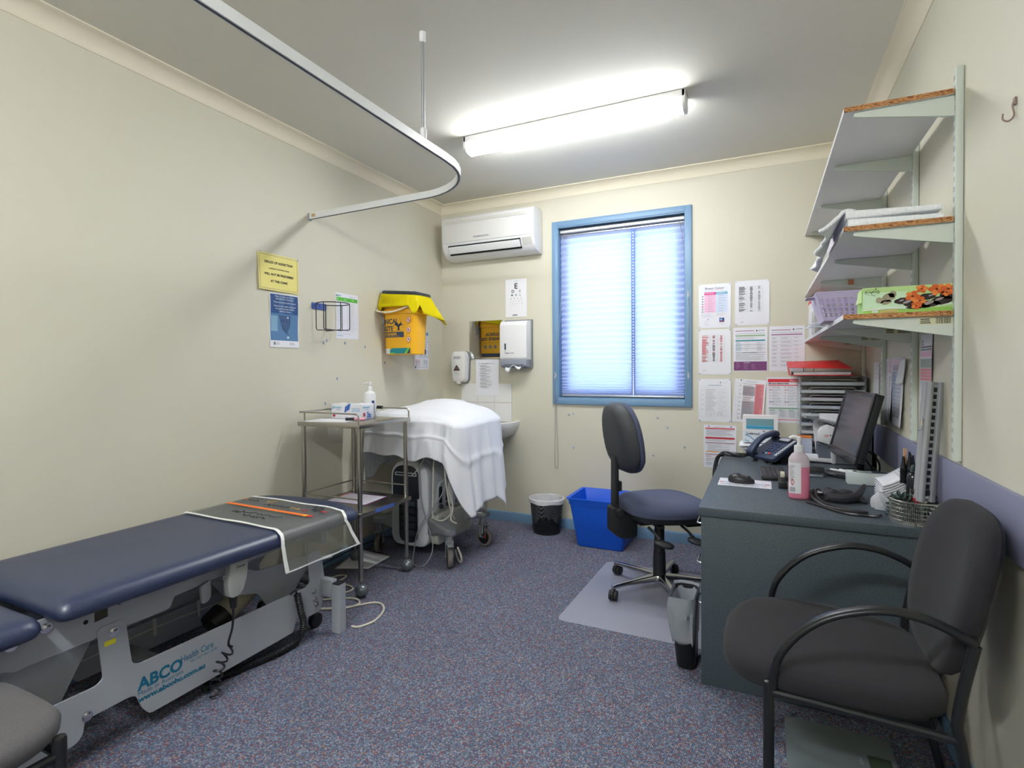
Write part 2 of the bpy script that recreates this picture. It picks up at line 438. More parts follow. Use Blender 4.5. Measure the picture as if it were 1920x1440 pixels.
# daylight
w = bpy.data.worlds.new('sky'); SC.world = w; w.use_nodes = True
n = w.node_tree.nodes; l = w.node_tree.links; bg = n['Background']
tc = n.new('ShaderNodeTexCoord'); sp = n.new('ShaderNodeSeparateXYZ'); rp = n.new('ShaderNodeValToRGB')
l.new(tc.outputs['Generated'], sp.inputs['Vector']); l.new(sp.outputs['Z'], rp.inputs['Fac'])
e = rp.color_ramp.elements; e[0].position = 0; e[0].color = (.32, .42, .62, 1); e[1].position = .25; e[1].color = (.72, .86, 1, 1)
l.new(rp.outputs['Color'], bg.inputs['Color']); bg.inputs['Strength'].default_value = 1.5

# ---------------------------------------------------------------- curtain track
T = thing('curtain_track', 'white ceiling-hung privacy curtain track curving to the left wall', 'curtain track', (-1.31, 1.9, 2.22))
path = [V((-1.308, YF+.01, 0)), V((-1.308, 1.2, 0)), V((-1.308, 2.08, 0))] + [V((-1.70 + .392*cos(a), 2.10 + .392*sin(a), 0)) for a in [PI/2*i/10 for i in range(1, 11)]] + [V((-2.1, 2.503, 0)), V((XL, 2.518, 0))]
def sweep(b, path, poly):
    rings = []
    for i, p in enumerate(path):
        t = (path[min(i+1, len(path)-1)] - path[max(i-1, 0)]).normalized(); s = V((-t.y, t.x, 0))
        rings.append([p + s*u + V((0, 0, v)) for u, v in poly])
    b.loft(rings)
b = B(); sweep(b, path, [(-.009, 2.222), (.009, 2.222), (.009, 2.258), (-.009, 2.258)]); b.obj('rail', mat('white_aluminium', (224, 226, 228), .35), T, ang=40)
b = B(); sweep(b, path, [(-.0035, 2.2205), (.0035, 2.2205), (.0035, 2.2225), (-.0035, 2.2225)]); b.obj('runner_slot', mat('slot_shadow_metal', (58, 68, 90), .5), T, ang=40)
B().box((XL+.0005, 2.504, 2.215), (XL+.006, 2.532, 2.262)).obj('wall_bracket', M_gsteel, T, bevel=.001)
B().box((-2.55, 2.5035, 2.232), (-2.52, 2.5045, 2.25)).obj('maker_sticker', mat('tan_sticker', (205, 165, 125), .6), T)
b = B(); b.lathe([(.0075, 2.27), (.0075, 2.68)], (-1.308, 1.915, 0), n=12); b.obj('drop_rod', M_alu, T)
b = B(); b.lathe([(.012, 2.257), (.0135, 2.262), (.0135, 2.295), (.010, 2.302)], (-1.308, 1.915, 0), n=14); b.obj('rod_socket', M_white, T)
b = B(); b.lathe([(.010, 2.662), (.0135, 2.668), (.0135, 2.704)], (-1.308, 1.915, 0), n=14); b.obj('rod_socket', M_white, T)

# ---------------------------------------------------------------- air conditioner
x0, x1, yf = -2.452, -1.617, 3.845
T = thing('air_conditioner', 'white split system air conditioner on the wall beside the window', 'air conditioner', (-2.03, YB, 2.2))
pr = [(YB-.001, 2.2), (YB-.001, 2.545), (YB-.06, 2.562), (yf+.03, 2.545), (yf+.004, 2.52), (yf, 2.44), (yf+.006, 2.31), (yf+.03, 2.25), (yf+.075, 2.212), (YB-.06, 2.2)]
B().prism(roundpoly(pr, [0, .01, .03, .02, .02, .02, .05, .03, .03, .02], 4), 'x', x0, x1).obj('body', M_white, T, bevel=.006, seg=3)
prf = [(yf+.02, 2.547), (yf-.002, 2.525), (yf-.006, 2.44), (yf, 2.325), (yf+.012, 2.325), (yf+.012, 2.53)]
B().prism(roundpoly(prf, .008, 3), 'x', x0+.006, x1-.012).obj('front_panel', mat('ac_white', (222, 221, 219), .3), T, bevel=.003)
B().prism([(yf-.0065, 2.508), (yf-.0075, 2.508), (yf-.0085, 2.482), (yf-.0072, 2.482)], 'x', x0+.04, x1-.06).obj('top_groove', M_offw, T)
B().prism([(yf+.0, 2.302), (yf+.045, 2.23), (yf+.06, 2.24), (yf+.016, 2.31)], 'x', x0+.06, x1-.115).obj('outlet', M_dark, T)
B().prism(roundpoly([(yf-.002, 2.29), (yf+.026, 2.24), (yf+.034, 2.245), (yf+.006, 2.296)], .003, 2), 'x', x0+.066, x1-.12).obj('louvre', M_white, T)
B().prism([(yf-.001, 2.305), (yf+.03, 2.252), (yf+.036, 2.256), (yf+.006, 2.308)], 'x', x1-.1, x1-.02).obj('display_window', M_offw, T)
b = B(); b.text('MITSUBISHI ELECTRIC', .0145, lambda u, v: V((-2.075+u, yf-.0068+(2.36-2.36-v)*.03, 2.352+v)), bold=.0004); b.obj('lettering', M_grey, T, smooth=False)

# ---------------------------------------------------------------- back wall items
U, D = V((1, 0, 0)), V((0, 0, -1))
def bw(x, z, w, h, base, **k): return Sheet((x, YB, z), U, D, w, h, base, **k)
bow = lambda a: (lambda u, v: a * (4 * v * (1-v)) * .6 + a * .5 * abs(2*u-1)**2)
# eye chart
s = bw(-1.952, 2.018, .192, .312, mat('chart_card', (228, 227, 232), .5), off=.004)
s.txt('E', 96, 78, 62, M_ink, bold=1.4); s.txt('D', 68, 112, 34, M_ink, bold=.9); s.txt('I', 132, 112, 34, M_ink, bold=.9)
for i, c in enumerate('MOL'): s.txt(c, 60+i*37, 139, 22, M_ink, bold=.5)
for j, row in enumerate(('NRAE', 'SHLDP', 'ZHGELM', 'MAZNLIC', 'VHSDNRUE', 'LTRECFHZ', 'NACVEODU')):
    k = len(row); sp = 92 + j*9
    for i, c in enumerate(row): s.txt(c, 97 - sp/2 + sp*i/(k-1), 166 + j*20, max(5.5, 15-j*2.2), M_ink)
s.txt('LIPEX', 86, 302, 15, M_ink, bold=.7, sx=1.3); s.rect(78, 17, 34, 2, M_grey)
tag(s.obj('eye_chart'), 'white eye test chart headed by a large letter E on the back wall', 'eye chart')
# mirror
T = thing('wall_mirror', 'frameless square mirror on the back wall reflecting the yellow bucket', 'mirror', (-2.14, YB, 1.364))
B().box((-2.299, YB-.007, 1.363), (-1.985, YB-.001, 1.687)).obj('backing', M_grey, T)
B().box((-2.297, YB-.0085, 1.365), (-1.987, YB-.007, 1.685)).obj('mirror_glass', mat('mirror_silver', (238, 240, 238), .01, 1), T)
# paper towel dispenser
T = thing('paper_towel_dispenser', 'white wall paper towel dispenser with grey lower mouth', 'towel dispenser', (-1.86, YB, 1.29))
tx0, tx1, ty = -1.948, -1.712, YB-.125
B().box((tx0-.004, YB-.028, 1.283), (tx1+.006, YB-.001, 1.678)).obj('back_plate', M_grey, T, bevel=.003)
b = B(); b.prism(roundpoly([(YB-.03, 1.35), (YB-.03, 1.668), (ty+.022, 1.662), (ty, 1.63), (ty, 1.368), (ty+.01, 1.35)], .008, 3), 'x', tx0, tx1); b.obj('cover', M_white, T, bevel=.008, seg=3)
b = B(); b.prism([(YB-.03, 1.352), (ty+.002, 1.352), (ty+.004, 1.3), (ty+.03, 1.287), (YB-.03, 1.287)], 'x', tx0+.002, tx1-.003); b.obj('lower_mouth', mat('mid_grey_plastic', (140, 145, 158), .45), T, bevel=.004)
B().box((tx0+.035, ty+.0035, 1.283), (tx1-.03, ty+.02, 1.315)).obj('mouth_slot', mat('slot_grey', (92, 96, 106), .6), T)
b = B(); b.grid(lambda u, v: V((tx0+.05+.135*u, ty+.012-.02*v, 1.3-.022*v-.018*sin(u*9)*v+(.01 if u>.3 else -.01)*v)), 14, 3); b.obj('paper_towel', M_paper, T, solid=.004)
B().box((tx0+.04, ty-.001, 1.432), (tx0+.056, ty+.001, 1.482)).obj('level_window', mat('window_dark', (72, 88, 98), .2), T)
B().box((tx0+.04, ty-.001, 1.402), (tx0+.056, ty+.001, 1.432)).obj('level_window', M_offw, T)
b = B(); b.text('KIMBERLY-CLARK', .0095, lambda u, v: V((-1.862+u, ty-.0012, 1.4+v)), bold=.0003); b.obj('lettering', M_navy, T, smooth=False)
# soap dispenser
T = thing('soap_dispenser', 'pale grey wall soap dispenser with a dark triangular window', 'soap dispenser', (-2.4, YB, 1.16))
sx0, sx1, sy = -2.445, -2.29, YB-.1
ol = lambda i: roundpoly([(sx0+i+.012, 1.185+i), (sx0+i+.03, 1.162+i), (sx1-i-.028, 1.162+i), (sx1-i-.01, 1.185+i), (sx1-i, 1.38), (sx1-i-.02, 1.43-i), (sx0+i+.02, 1.43-i), (sx0+i, 1.38)], .03, 4)
b = B(); b.prism(ol(-.002), 'y', YB-.035, YB-.001); b.obj('back_shell', M_grey, T, bevel=.006)
b = B(); b.loft([[(x, YB-.034, z) for x, z in ol(0)], [(x, sy+.03, z) for x, z in ol(0)], [(x, sy+.01, z) for x, z in ol(.008)], [(x, sy, z) for x, z in ol(.028)]]); b.obj('cover', mat('soap_white', (214, 213, 212), .3), T)
tri = lambda k: roundpoly([(-2.4-.034*k, 1.262-.004*k), (-2.335+.0*k, 1.262-.004*k), (-2.367, 1.308)], .012, 4)
b = B(); b.prism(roundpoly([(-2.41, 1.262), (-2.338, 1.262), (-2.374, 1.318)], .016, 4), 'y', sy-.002, sy+.004); b.obj('sight_window', mat('smoked_plastic', (82, 68, 66), .12), T, bevel=.001)
b = B(); b.text('GOJO', .026, lambda u, v: V((-2.372+u, sy-.0012, 1.366+v)), bold=.0009); b.text('ANTIMICROBIAL', .006, lambda u, v: V((-2.374+u, sy-.0012, 1.24+v))); b.text('FOAM SOAP', .006, lambda u, v: V((-2.374+u, sy-.0012, 1.232+v))); b.obj('lettering', M_grey, T, smooth=False)
b = B(); b.lathe([(.02, 1.15), (.024, 1.158), (.024, 1.17)], (-2.37, YB-.075, 0), n=16); b.obj('nozzle', M_offw, T)
# hand washing notice
s = bw(-2.236, 1.358, .222, .306, M_paper, off=.0088, curl=bow(.004))
s.rect(20, 34, 165, 5, M_lgrey); s.rect(55, 35, 70, 3, M_ink, 2)
y = 52
for blk in (4, 6, 3, 5, 6, 4, 3):
    s.rect(34, y, 66, 2.6, M_ink)
    s.lines(44, y+5, 110, blk, 4.6, 1.5, M_grey, seed=blk); y += 8 + blk*4.6
tag(s.obj('notice'), 'white typed notice taped above the basin below the mirror', 'notice')
# splash-back
b = B(); b.box((-2.384, YB-.006, .832), (-1.9, YB-.001, 1.153)); tx = [-2.384, -2.222, -2.06, -1.9]
M_tile = mat('white_tile', (226, 225, 224), .15); M_grout = mat('cream_grout', (206, 198, 184), .8)
for i in range(3):
    for z0, z1 in ((.834, .991), (.995, 1.152)): b.box((tx[i]+.0015, YB-.0085, z0), (tx[i+1]-.0015, YB-.0055, z1), 1)
tag(b.obj('splashback', [M_grout, M_tile]), 'white tiled splashback on the back wall above the basin', 'splashback', kind='structure')
# basin
T = thing('wash_basin', 'white wall-hung wash basin half hidden by the white drape', 'basin', (-2.1, YB, .55))
M_cer = mat('white_ceramic', (226, 227, 228), .12, coat=.3)
def ring(k, z, yk=1): return [V((-2.075 + .248*k*cos(a), YB - .004 - .335*k*yk*max(0, sin(a))**.75 if sin(a) > 1e-3 else YB+.001, z)) for a in [2*PI*i/40 for i in range(21)]] + [V((-2.075 + .248*k*cos(PI)*(1-2*i/8), YB+.001, z)) for i in range(1, 8)]
b = B(); b.loft([ring(.34, .692), ring(.62, .7), ring(.82, .745), ring(.94, .79), ring(.985, .825), ring(.985, .84), ring(.95, .846), ring(.86, .84), ring(.8, .81), ring(.6, .76), ring(.3, .74)]); b.obj('bowl', M_cer, T, ang=50)
b = B(); b.lathe([(.024, .845), (.022, .9), (.021, .935), (.018, .944)], (-2.105, YB-.11, 0), n=16); b.tube(smoothpath([(-2.105, YB-.11, .885), (-2.09, YB-.17, .9), (-2.075, YB-.215, .89)]), [.013]*12+[.011], 10)
b.loft([[(-2.117, YB-.08, .94), (-2.093, YB-.08, .94), (-2.093, YB-.08, .952), (-2.117, YB-.08, .952)], [(-2.113, YB-.13, .95), (-2.09, YB-.13, .95), (-2.09, YB-.13, .964), (-2.113, YB-.13, .964)], [(-2.1, YB-.19, .968), (-2.086, YB-.19, .968), (-2.086, YB-.19, .973), (-2.1, YB-.19, .973)]])
b.obj('tap', M_chrome, T)
b = B(); b.lathe([(.03, 0), (.03, .006), (.018, .012), (.018, .06)], (-2.035, YB-.001, .578), 'y', n=16, M=Matrix.Diagonal((1, -1, 1, 1))); b.tube(smoothpath([(-2.035, YB-.05, .578), (-2.06, YB-.14, .575), (-2.075, YB-.16, .6), (-2.075, YB-.16, .7)]), .017, 12); b.obj('waste_pipe', M_chrome, T)

# ---------------------------------------------------------------- posters on the back wall
def pins(s, w, h, m=M_putty, pts=None):
    for x, y in pts or ((7, 7), (w-7, 7), (7, h-7), (w-7, h-7)): s.disc(x, y, 4.5, m, 2, 8)
G = 'A4 sheets pinned to the back wall by the desk'
# 1 pink and blue
s = bw(-.421, 1.866, .214, .31, M_pap2, curl=bow(.003)); s.txt('Breast Cancer', 106, 37, 22, mat('violet_grey_ink', (120, 118, 150), .6), bold=.3)
s.rect(58, 41, 100, 2, M_pink); s.rect(36, 48, 150, 1.6, M_sky)
s.rect(38, 57, 76, 18, mat('magenta_ink', (224, 60, 138), .6)); s.rect(114, 57, 78, 18, M_sky); s.rect(38, 75, 76, 126, mat('rose_ink', (236, 190, 218), .6)); s.rect(114, 75, 78, 126, mat('ice_ink', (206, 218, 240), .6))
s.rect(42, 64, 60, 3, M_paper, 2); s.rect(122, 64, 50, 3, M_paper, 2)
for j in range(7): s.rect(22, 82+j*18, 9, 9, M_grey if j != 4 else M_red); s.lines(60, 82+j*18, 40, 2, 5, 1, M_grey, k=2, seed=j); s.lines(130, 80+j*18, 48, 2, 5, 1, M_grey, k=2, seed=j+9)
s.lines(18, 208, 92, 6, 5, 1.2, M_lgrey); s.lines(114, 206, 80, 5, 5, 1.2, M_lgrey); s.rect(138, 240, 32, 30, M_navy); s.disc(150, 252, 8, M_sky, 2); s.rect(142, 262, 24, 4, M_red, 2); s.lines(40, 262, 26, 5, 7, 1, M_lgrey); s.lines(138, 276, 32, 3, 5, 1, M_lgrey); s.disc(64, 250, 4, M_grey); pins(s, 214, 310, M_lgrey)
tag(s.obj('information_poster'), 'poster headed Breast Cancer with pink and blue columns beside the window', 'poster', G)
def table(s, x, y, w, cols, n, pitch, head, mats, seed, line=M_lgrey):
    q = random.Random(seed)
    for j in range(n + 1): s.rect(x, y + j*pitch, w, .7, line)
    cx = x
    for c in cols + [0]: s.rect(cx, y, .7, n*pitch, line); cx += c
    cx = x
    for i, c in enumerate(cols):
        for j in range(n):
            for k in range(2 if pitch > 9 else 1):
                if q.random() < .85:
                    ww = (c - 5) * (.9 if i == 0 else .45) * (.5 + .5*q.random()); xx = cx + 2 if i == 0 else cx + (c - ww)/2
                    s.rect(xx, y + j*pitch + 2 + k*4.6, ww, 2.3, mats[min(i, len(mats)-1)] if q.random() < .8 else mats[-1], 2)
        cx += c
s = bw(-.182, 1.873, .217, .306, M_pap2, curl=bow(.004)); table(s, 24, 40, 152, [54, 52, 46], 18, 9.6, 1, [M_ink, M_ink, M_grey], 3); s.rect(36, 284, 20, 2.4, M_grey); pins(s, 217, 306, M_lgrey)
tag(s.obj('typed_list'), 'glossy sheet with a black three-column phone list, top right of the wall sheets', 'sheet', G)
s = bw(-.422, 1.546, .215, .32, M_paper, curl=bow(.006)); table(s, 22, 42, 152, [54, 52, 46], 20, 9.4, 1, [M_red, M_ink, M_red], 5); s.rect(30, 290, 20, 2.2, M_grey); pins(s, 215, 320)
tag(s.obj('typed_list'), 'sheet with a red and black typed phone list, under the Breast Cancer poster', 'sheet', G)
s = bw(-.192, 1.551, .216, .302, M_pap2, curl=bow(.003)); s.rect(14, 22, 118, 4, mat('plum_ink', (128, 62, 110), .6)); s.disc(148, 24, 5, M_ink); s.disc(166, 23, 6, M_teal, 1, 14, 3.6); s.rect(176, 21, 22, 4, M_grey)
s.rect(14, 41, 186, 2, M_grey); s.rect(14, 52, 186, 9, mat('sage_ink', (140, 176, 128), .6)); s.lines(16, 66, 180, 3, 6, 1.4, M_grey); s.rect(14, 86, 186, 9, M_teal)
for j in range(5):
    if j % 2: s.rect(14, 100+j*13, 186, 12, mat('row_grey', (206, 208, 214), .6))
    s.lines(16, 102+j*13, 40, 2, 5, 1.6, M_teal, k=2, seed=j); s.lines(72, 103+j*13, 36, 1, 5, 1.4, M_grey, k=2); s.lines(150, 103+j*13, 30, 2, 5, 1.4, M_grey, k=2, seed=j)
s.rect(14, 170, 186, 6, M_lgrey); s.rect(60, 171.5, 90, 2.4, M_ink, 2); s.lines(16, 181, 182, 10, 4.8, 1.3, M_grey, .6)
s.rect(3, 235, 208, 62, mat('purple_ink', (116, 62, 112), .6)); M_lil = mat('lilac_ink', (170, 128, 170), .6)
s.lines(16, 242, 34, 9, 5, 1.2, M_lil, k=2); s.rect(66, 242, 40, 2.6, M_paper, 2); s.lines(66, 252, 30, 8, 4.6, 1.2, M_lil, k=2); s.lines(114, 252, 28, 8, 4.6, 1.2, M_lil, k=2)
tag(s.obj('schedule_poster'), 'schedule poster with green and teal bands and a purple foot', 'poster', G)
s = bw(.034, 1.552, .212, .304, M_pap2, curl=bow(.003)); s.rect(12, 24, 118, 4, mat('plum_ink', (128, 62, 110), .6)); s.disc(146, 24, 5, M_ink); s.disc(166, 23, 6, M_teal, 1, 14, 3.6); s.rect(174, 21, 26, 4, M_grey); s.rect(12, 42, 186, 2, M_grey); s.rect(12, 53, 186, 8, mat('mauve_ink', (160, 112, 152), .6))
for j in range(8):
    s.rect(12, 72+j*26, 186, .8, M_teal if j < 3 else M_pink); s.lines(16, 76+j*26, 34, 3, 5, 1.4, M_grey, seed=j); s.lines(68, 76+j*26, 74, 3, 5, 1.2, M_grey, seed=j+4); s.lines(150, 76+j*26, 30, 2, 5, 1.2, M_grey, seed=j+8)
tag(s.obj('schedule_poster'), 'pale schedule poster with a mauve band partly behind the lowest shelf', 'poster', G)
s = bw(-.422, 1.196, .215, .304, M_paper, curl=bow(.008)); s.rect(66, 44, 90, 3, M_teal); s.disc(146, 26, 4, M_ink); s.rect(154, 26, 40, 1.4, M_lgrey)
for x in (14, 44, 128, 196): s.rect(x, 58, .7, 210, M_lgrey)
for y in (58, 72, 98, 132, 164, 268): s.rect(14, y, 182, .7, M_lgrey)
for j in range(13): s.lines(48, 76+j*12, 74, 2, 4.6, 1.1, M_grey, seed=j); s.lines(132, 76+j*15, 58, 2, 4.6, 1.1, M_lgrey, seed=j+20)
for j in range(5): s.lines(18, 78+j*34, 18, 2, 4, 1.2, M_grey, seed=j)
for i in range(5): s.lines(52+i*24, 236, 16, 5, 6, 1, M_grey, seed=i); s.rect(50+i*24, 228, .6, 36, M_lgrey)
pins(s, 215, 304)
tag(s.obj('flow_sheet'), 'crinkled grey typed table sheet under the red and black list', 'sheet', G)
# tilted one
tl = .07
s = Sheet((-.180, YB, 1.200), V((cos(tl), 0, -sin(tl))), V((-sin(tl), 0, -cos(tl))), .196, .302, M_paper, curl=bow(.006))
for x in (10, 28, 42, 54): s.rect(x, 28, .7, 248, M_lgrey)
for j in range(9): s.rect(10, 30+j*31, 44, .7, M_lgrey); s.lines(32, 44+j*28, 14, 2, 5, 2, M_grey, seed=j)
s.rect(72, 16, 72, 2.4, M_grey); s.rect(54, 30, 78, 250, mat('row_grey2', (172, 174, 180), .6)); s.rect(132, 30, 54, 250, mat('coral_ink', (222, 140, 148), .6)); s.rect(54, 34, 78, 16, M_paper, 2); s.rect(54, 112, 78, 40, M_paper, 2)
s.lines(57, 40, 70, 46, 5.2, 1.4, M_grey, .4, k=3); s.lines(57, 46, 66, 14, 16, 1.4, M_red, .4, k=3); s.lines(136, 40, 46, 44, 5.4, 1.3, mat('wine_ink', (150, 72, 84), .6), .5, k=3)
pins(s, 196, 302, M_navy, ((40, 10),))
tag(s.obj('flow_sheet'), 'tilted sheet with grey and coral columns behind the white mask box', 'sheet', G)
s = bw(.016, 1.208, .205, .306, M_pap2, curl=bow(.004)); s.rect(10, 12, 186, 22, mat('crimson_ink', (206, 38, 52), .6)); s.txt('Doctor', 168, 29, 18, M_paper, bold=.2); s.txt('MBS Quick Reference Guide', 74, 46, 10.5, M_ink, bold=.5); s.rect(12, 51, 182, 6, M_red)
for c in (18, 112):
    for j in range(7): s.lines(c, 64+j*19, 8, 2, 5, 2, M_ink if j % 3 else M_red); s.lines(c+16, 64+j*19, 58, 3, 4.8, 1.2, M_grey, seed=j+c)
    s.rect(c, 166, 26, 3, M_navy); s.rect(c, 84, 20, 3, M_red)
s.rect(106, 62, .8, 140, M_lgrey); s.rect(16, 206, 182, 6, mat('forest_ink', (58, 136, 88), .6)); s.rect(14, 214, 184, 62, mat('row_grey', (206, 208, 214), .6))
for c in (20, 76, 134): s.lines(c, 219, 34, 2, 5, 2, mat('forest_ink', (58, 136, 88), .6), k=2); s.lines(c+4, 230, 38, 8, 5, 1.2, M_grey, k=2, seed=c)
s.rect(12, 284, 184, 4, mat('crimson_ink', (206, 38, 52), .6))
tag(s.obj('reference_guide'), 'reference guide with a red title bar partly behind the clear drawers', 'poster', G)
s = bw(-.387, .869, .214, .304, M_pap2, curl=bow(.004)); s.rect(66, 13, 76, 2.4, M_grey)
s.rect(10, 20, 194, 8, M_red); s.rect(10, 30, 194, 2, M_grey); s.lines(16, 36, 184, 9, 4.8, 1.6, M_grey, .3); s.rect(10, 85, 194, 14, M_red); s.lines(16, 88, 180, 2, 5, 1.4, M_ink, .2, k=2); s.lines(16, 104, 184, 3, 5, 1.6, M_grey, .3); s.rect(10, 124, 194, 3.4, M_ink); s.lines(12, 130, 190, 1, 5, 1.4, M_red, .05)
s.lines(24, 138, 150, 9, 6, 1.5, M_grey, .7); s.rect(16, 185, 82, 8, mat('amber_ink', (228, 160, 92), .6)); s.rect(10, 206, 194, 3, M_ink); s.rect(10, 212, 194, 4, M_pink); s.lines(14, 220, 50, 2, 5, 2, M_grey); s.rect(10, 233, 194, 3, M_pink); table(s, 14, 240, 186, [62, 62, 62], 5, 9, 1, [M_grey], 8); pins(s, 214, 304, M_navy, ((34, 10), (180, 10)))
tag(s.obj('guideline_sheet'), 'lowest pinned sheet with red bands beside the desk and telephone cord', 'sheet', G)
# ---------------------------------------------------------------- left wall papers
UL = V((0, 1, 0))
def lw(y, z, w, h, base, **k): return Sheet((XL, y, z), UL, D, w, h, base, **k)
s = lw(2.127, 1.952, .292, .212, mat('yellow_card', (226, 214, 128), .5), curl=lambda u, v: .012*(1-u)*v, off=.003)
s.frame(9, 9, 274, 194, 1.6, M_navy)
s.txt('DRUGS OF ADDICTION', 146, 56, 19, M_ink, bold=.6); s.txt('e.g. BENZO\'S, PANADEINE FORTE)', 146, 89, 10, M_ink, bold=.2); s.txt('WILL NOT BE PRESCRIBED', 146, 125, 18, M_ink, bold=.6); s.txt('AT THIS CLINIC', 146, 164, 18, M_ink, bold=.6)
s.rect(10, -3, 16, 4, M_putty); s.rect(284, 0, 7, 12, M_putty)
tag(s.obj('warning_sign'), 'yellow bordered sign about drugs of addiction on the left wall', 'sign')
s = lw(2.205, 1.727, .212, .314, M_paper, curl=lambda u, v: .0022*(1+sin(v*7)), ny=30)
s.rect(5, 4, 202, 112, mat('deep_blue_print', (40, 76, 128), .45), 1); s.rect(5, 116, 202, 158, mat('mid_blue_print', (84, 124, 166), .45), 1)
s.rect(66, 5, 34, 110, mat('blue_print_b', (58, 98, 150), .45), 2); s.rect(140, 5, 30, 110, mat('blue_print_b', (58, 98, 150), .45), 2); s.rect(8, 130, 48, 90, mat('blue_print_c', (128, 164, 190), .45), 2); s.poly([(60, 124), (150, 124), (146, 190), (120, 236), (92, 210)], mat('blue_print_d', (62, 88, 128), .45), 2)
for i, tx_ in enumerate(('Help us make our clinic a', 'safe place for everyone.', 'Treat everyone with respect.', 'Anyone who yells, threatens', 'or pushes people will be', 'asked to leave.')): s.txt(tx_, 108, (20, 34, 54, 76, 91, 106)[i], 14, M_paper, k=3)
i = s.col(mat('dark_blue_print', (30, 44, 74), .45))
pth = smoothpath([(128, 130), (120, 170), (128, 186), (142, 178), (146, 150), (142, 178), (132, 192), (118, 186), (100, 156), (84, 156), (82, 176), (104, 204), (128, 226), (130, 246)], 6)
for a, c in zip(pth, pth[1:]):
    a, c = V(a), V(c); t = (c - a)
    if t.length > .01: q = V((-t.y, t.x)).normalized()*1.6; s.poly([tuple(a+q), tuple(c+q), tuple(c-q), tuple(a-q)], mat('dark_blue_print', (30, 44, 74), .45), 3)
s.disc(130, 254, 8, mat('pale_print', (196, 208, 222), .45), 3); s.disc(128, 136, 7, mat('pale_print', (196, 208, 222), .45), 3)
s.rect(24, 282, 16, 18, M_grey, 1); s.lines(44, 284, 26, 3, 6, 2, M_grey); s.lines(140, 284, 40, 3, 6, 2, M_grey)
tag(s.obj('safety_poster'), 'blue poster with a stethoscope picture below the yellow sign', 'poster')
s = lw(2.735, 1.795, .216, .305, M_pap2, curl=bow(.003))
s.txt('MBS LIST', 26, 22, 12, M_teal, bold=.5); s.rect(150, 18, 40, 2.6, M_lgrey); s.disc(142, 19, 4, M_grey); s.rect(6, 28, 202, 26, M_green); s.lines(14, 40, 14, 1, 4, 3, M_paper, k=2); s.rect(50, 41, 6, 3, M_paper, 2); s.rect(76, 40, 26, 3, M_paper, 2); s.rect(150, 38, 22, 3, M_paper, 2)
for j in range(11): s.rect(6, 62+j*18, 202, .7, M_lgrey); s.lines(8, 66+j*18, 30, 3, 4.6, 1.4, mat('mint_ink', (150, 190, 160), .6) if j in (4, 8) else M_lgrey, seed=j); s.lines(106, 66+j*18, 8, 2, 5, 2, M_grey); s.lines(126, 66+j*18, 58, 3, 4.8, 1.2, M_lgrey, seed=j+30); s.rect(196, 68+j*18, 6, 1.6, M_grey)
s.lines(8, 270, 180, 2, 6, 1.5, M_lgrey); s.rect(8, 286, 56, 3, M_teal)
tag(s.obj('reference_sheet'), 'white sheet with a green header bar behind the wire holder', 'sheet')
s = lw(3.61, 1.592, .21, .315, M_pap2, curl=bow(.003)); M_bx = mat('box_blue_ink', (70, 140, 184), .6)
s.rect(106, 4, 100, 26, mat('title_blue_ink', (38, 116, 168), .6)); s.rect(118, 14, 76, 4, M_paper, 2)
for x, y, w, h, m in ((112, 38, 92, 44, M_bx), (70, 88, 134, 78, M_bx), (70, 172, 134, 44, M_bx), (28, 238, 56, 44, M_red), (132, 238, 56, 44, M_bx)):
    s.frame(x, y, w, h, 3, m)
    for k in range(2): s.lines(x+8+k*w*.45, y+8, w*.35, int(h/8)-1, 6, 3, M_grey, seed=int(x+k))
s.rect(14, 288, 14, 16, M_navy); s.rect(40, 296, 110, 2, M_grey); s.rect(160, 294, 36, 5, M_sky)
tag(s.obj('disposal_chart'), 'flow chart sheet on the left wall partly behind the yellow bucket', 'chart')

# dabs of putty left on the walls
pts = [('l', 2.80-.15, 1.47), ('l', 2.62, 1.455), ('l', 2.82, 1.46), ('l', 3.02, 1.44), ('l', 2.63, 1.06), ('l', 2.68, 1.02), ('l', 2.74, 1.22), ('l', 3.24, 1.33), ('l', 2.84, 1.05), ('b', -1.365, .92), ('b', -1.40, .91), ('b', -.71, .908), ('b', -.64, .84), ('b', -1.365, .65), ('b', -.745, .63), ('b', -.52, .70)]
for k, (w_, a, z) in enumerate(pts):
    b = B(); b.ball((XL+.002, a, z) if w_ == 'l' else (a, YB-.002, z), 1, 8, sc=(.003, .006, .010) if w_ == 'l' else (.008, .003, .009))
    tag(b.obj('putty_dab', M_putty if w_ == 'l' else mat('pale_putty', (176, 184, 200), .8)), 'small blue putty dab left on the bare left wall' if w_ == 'l' else 'small pale dab or chip on the wall below the window', 'putty dab', 'putty dabs on the left wall' if w_ == 'l' else 'pale dabs below the window')

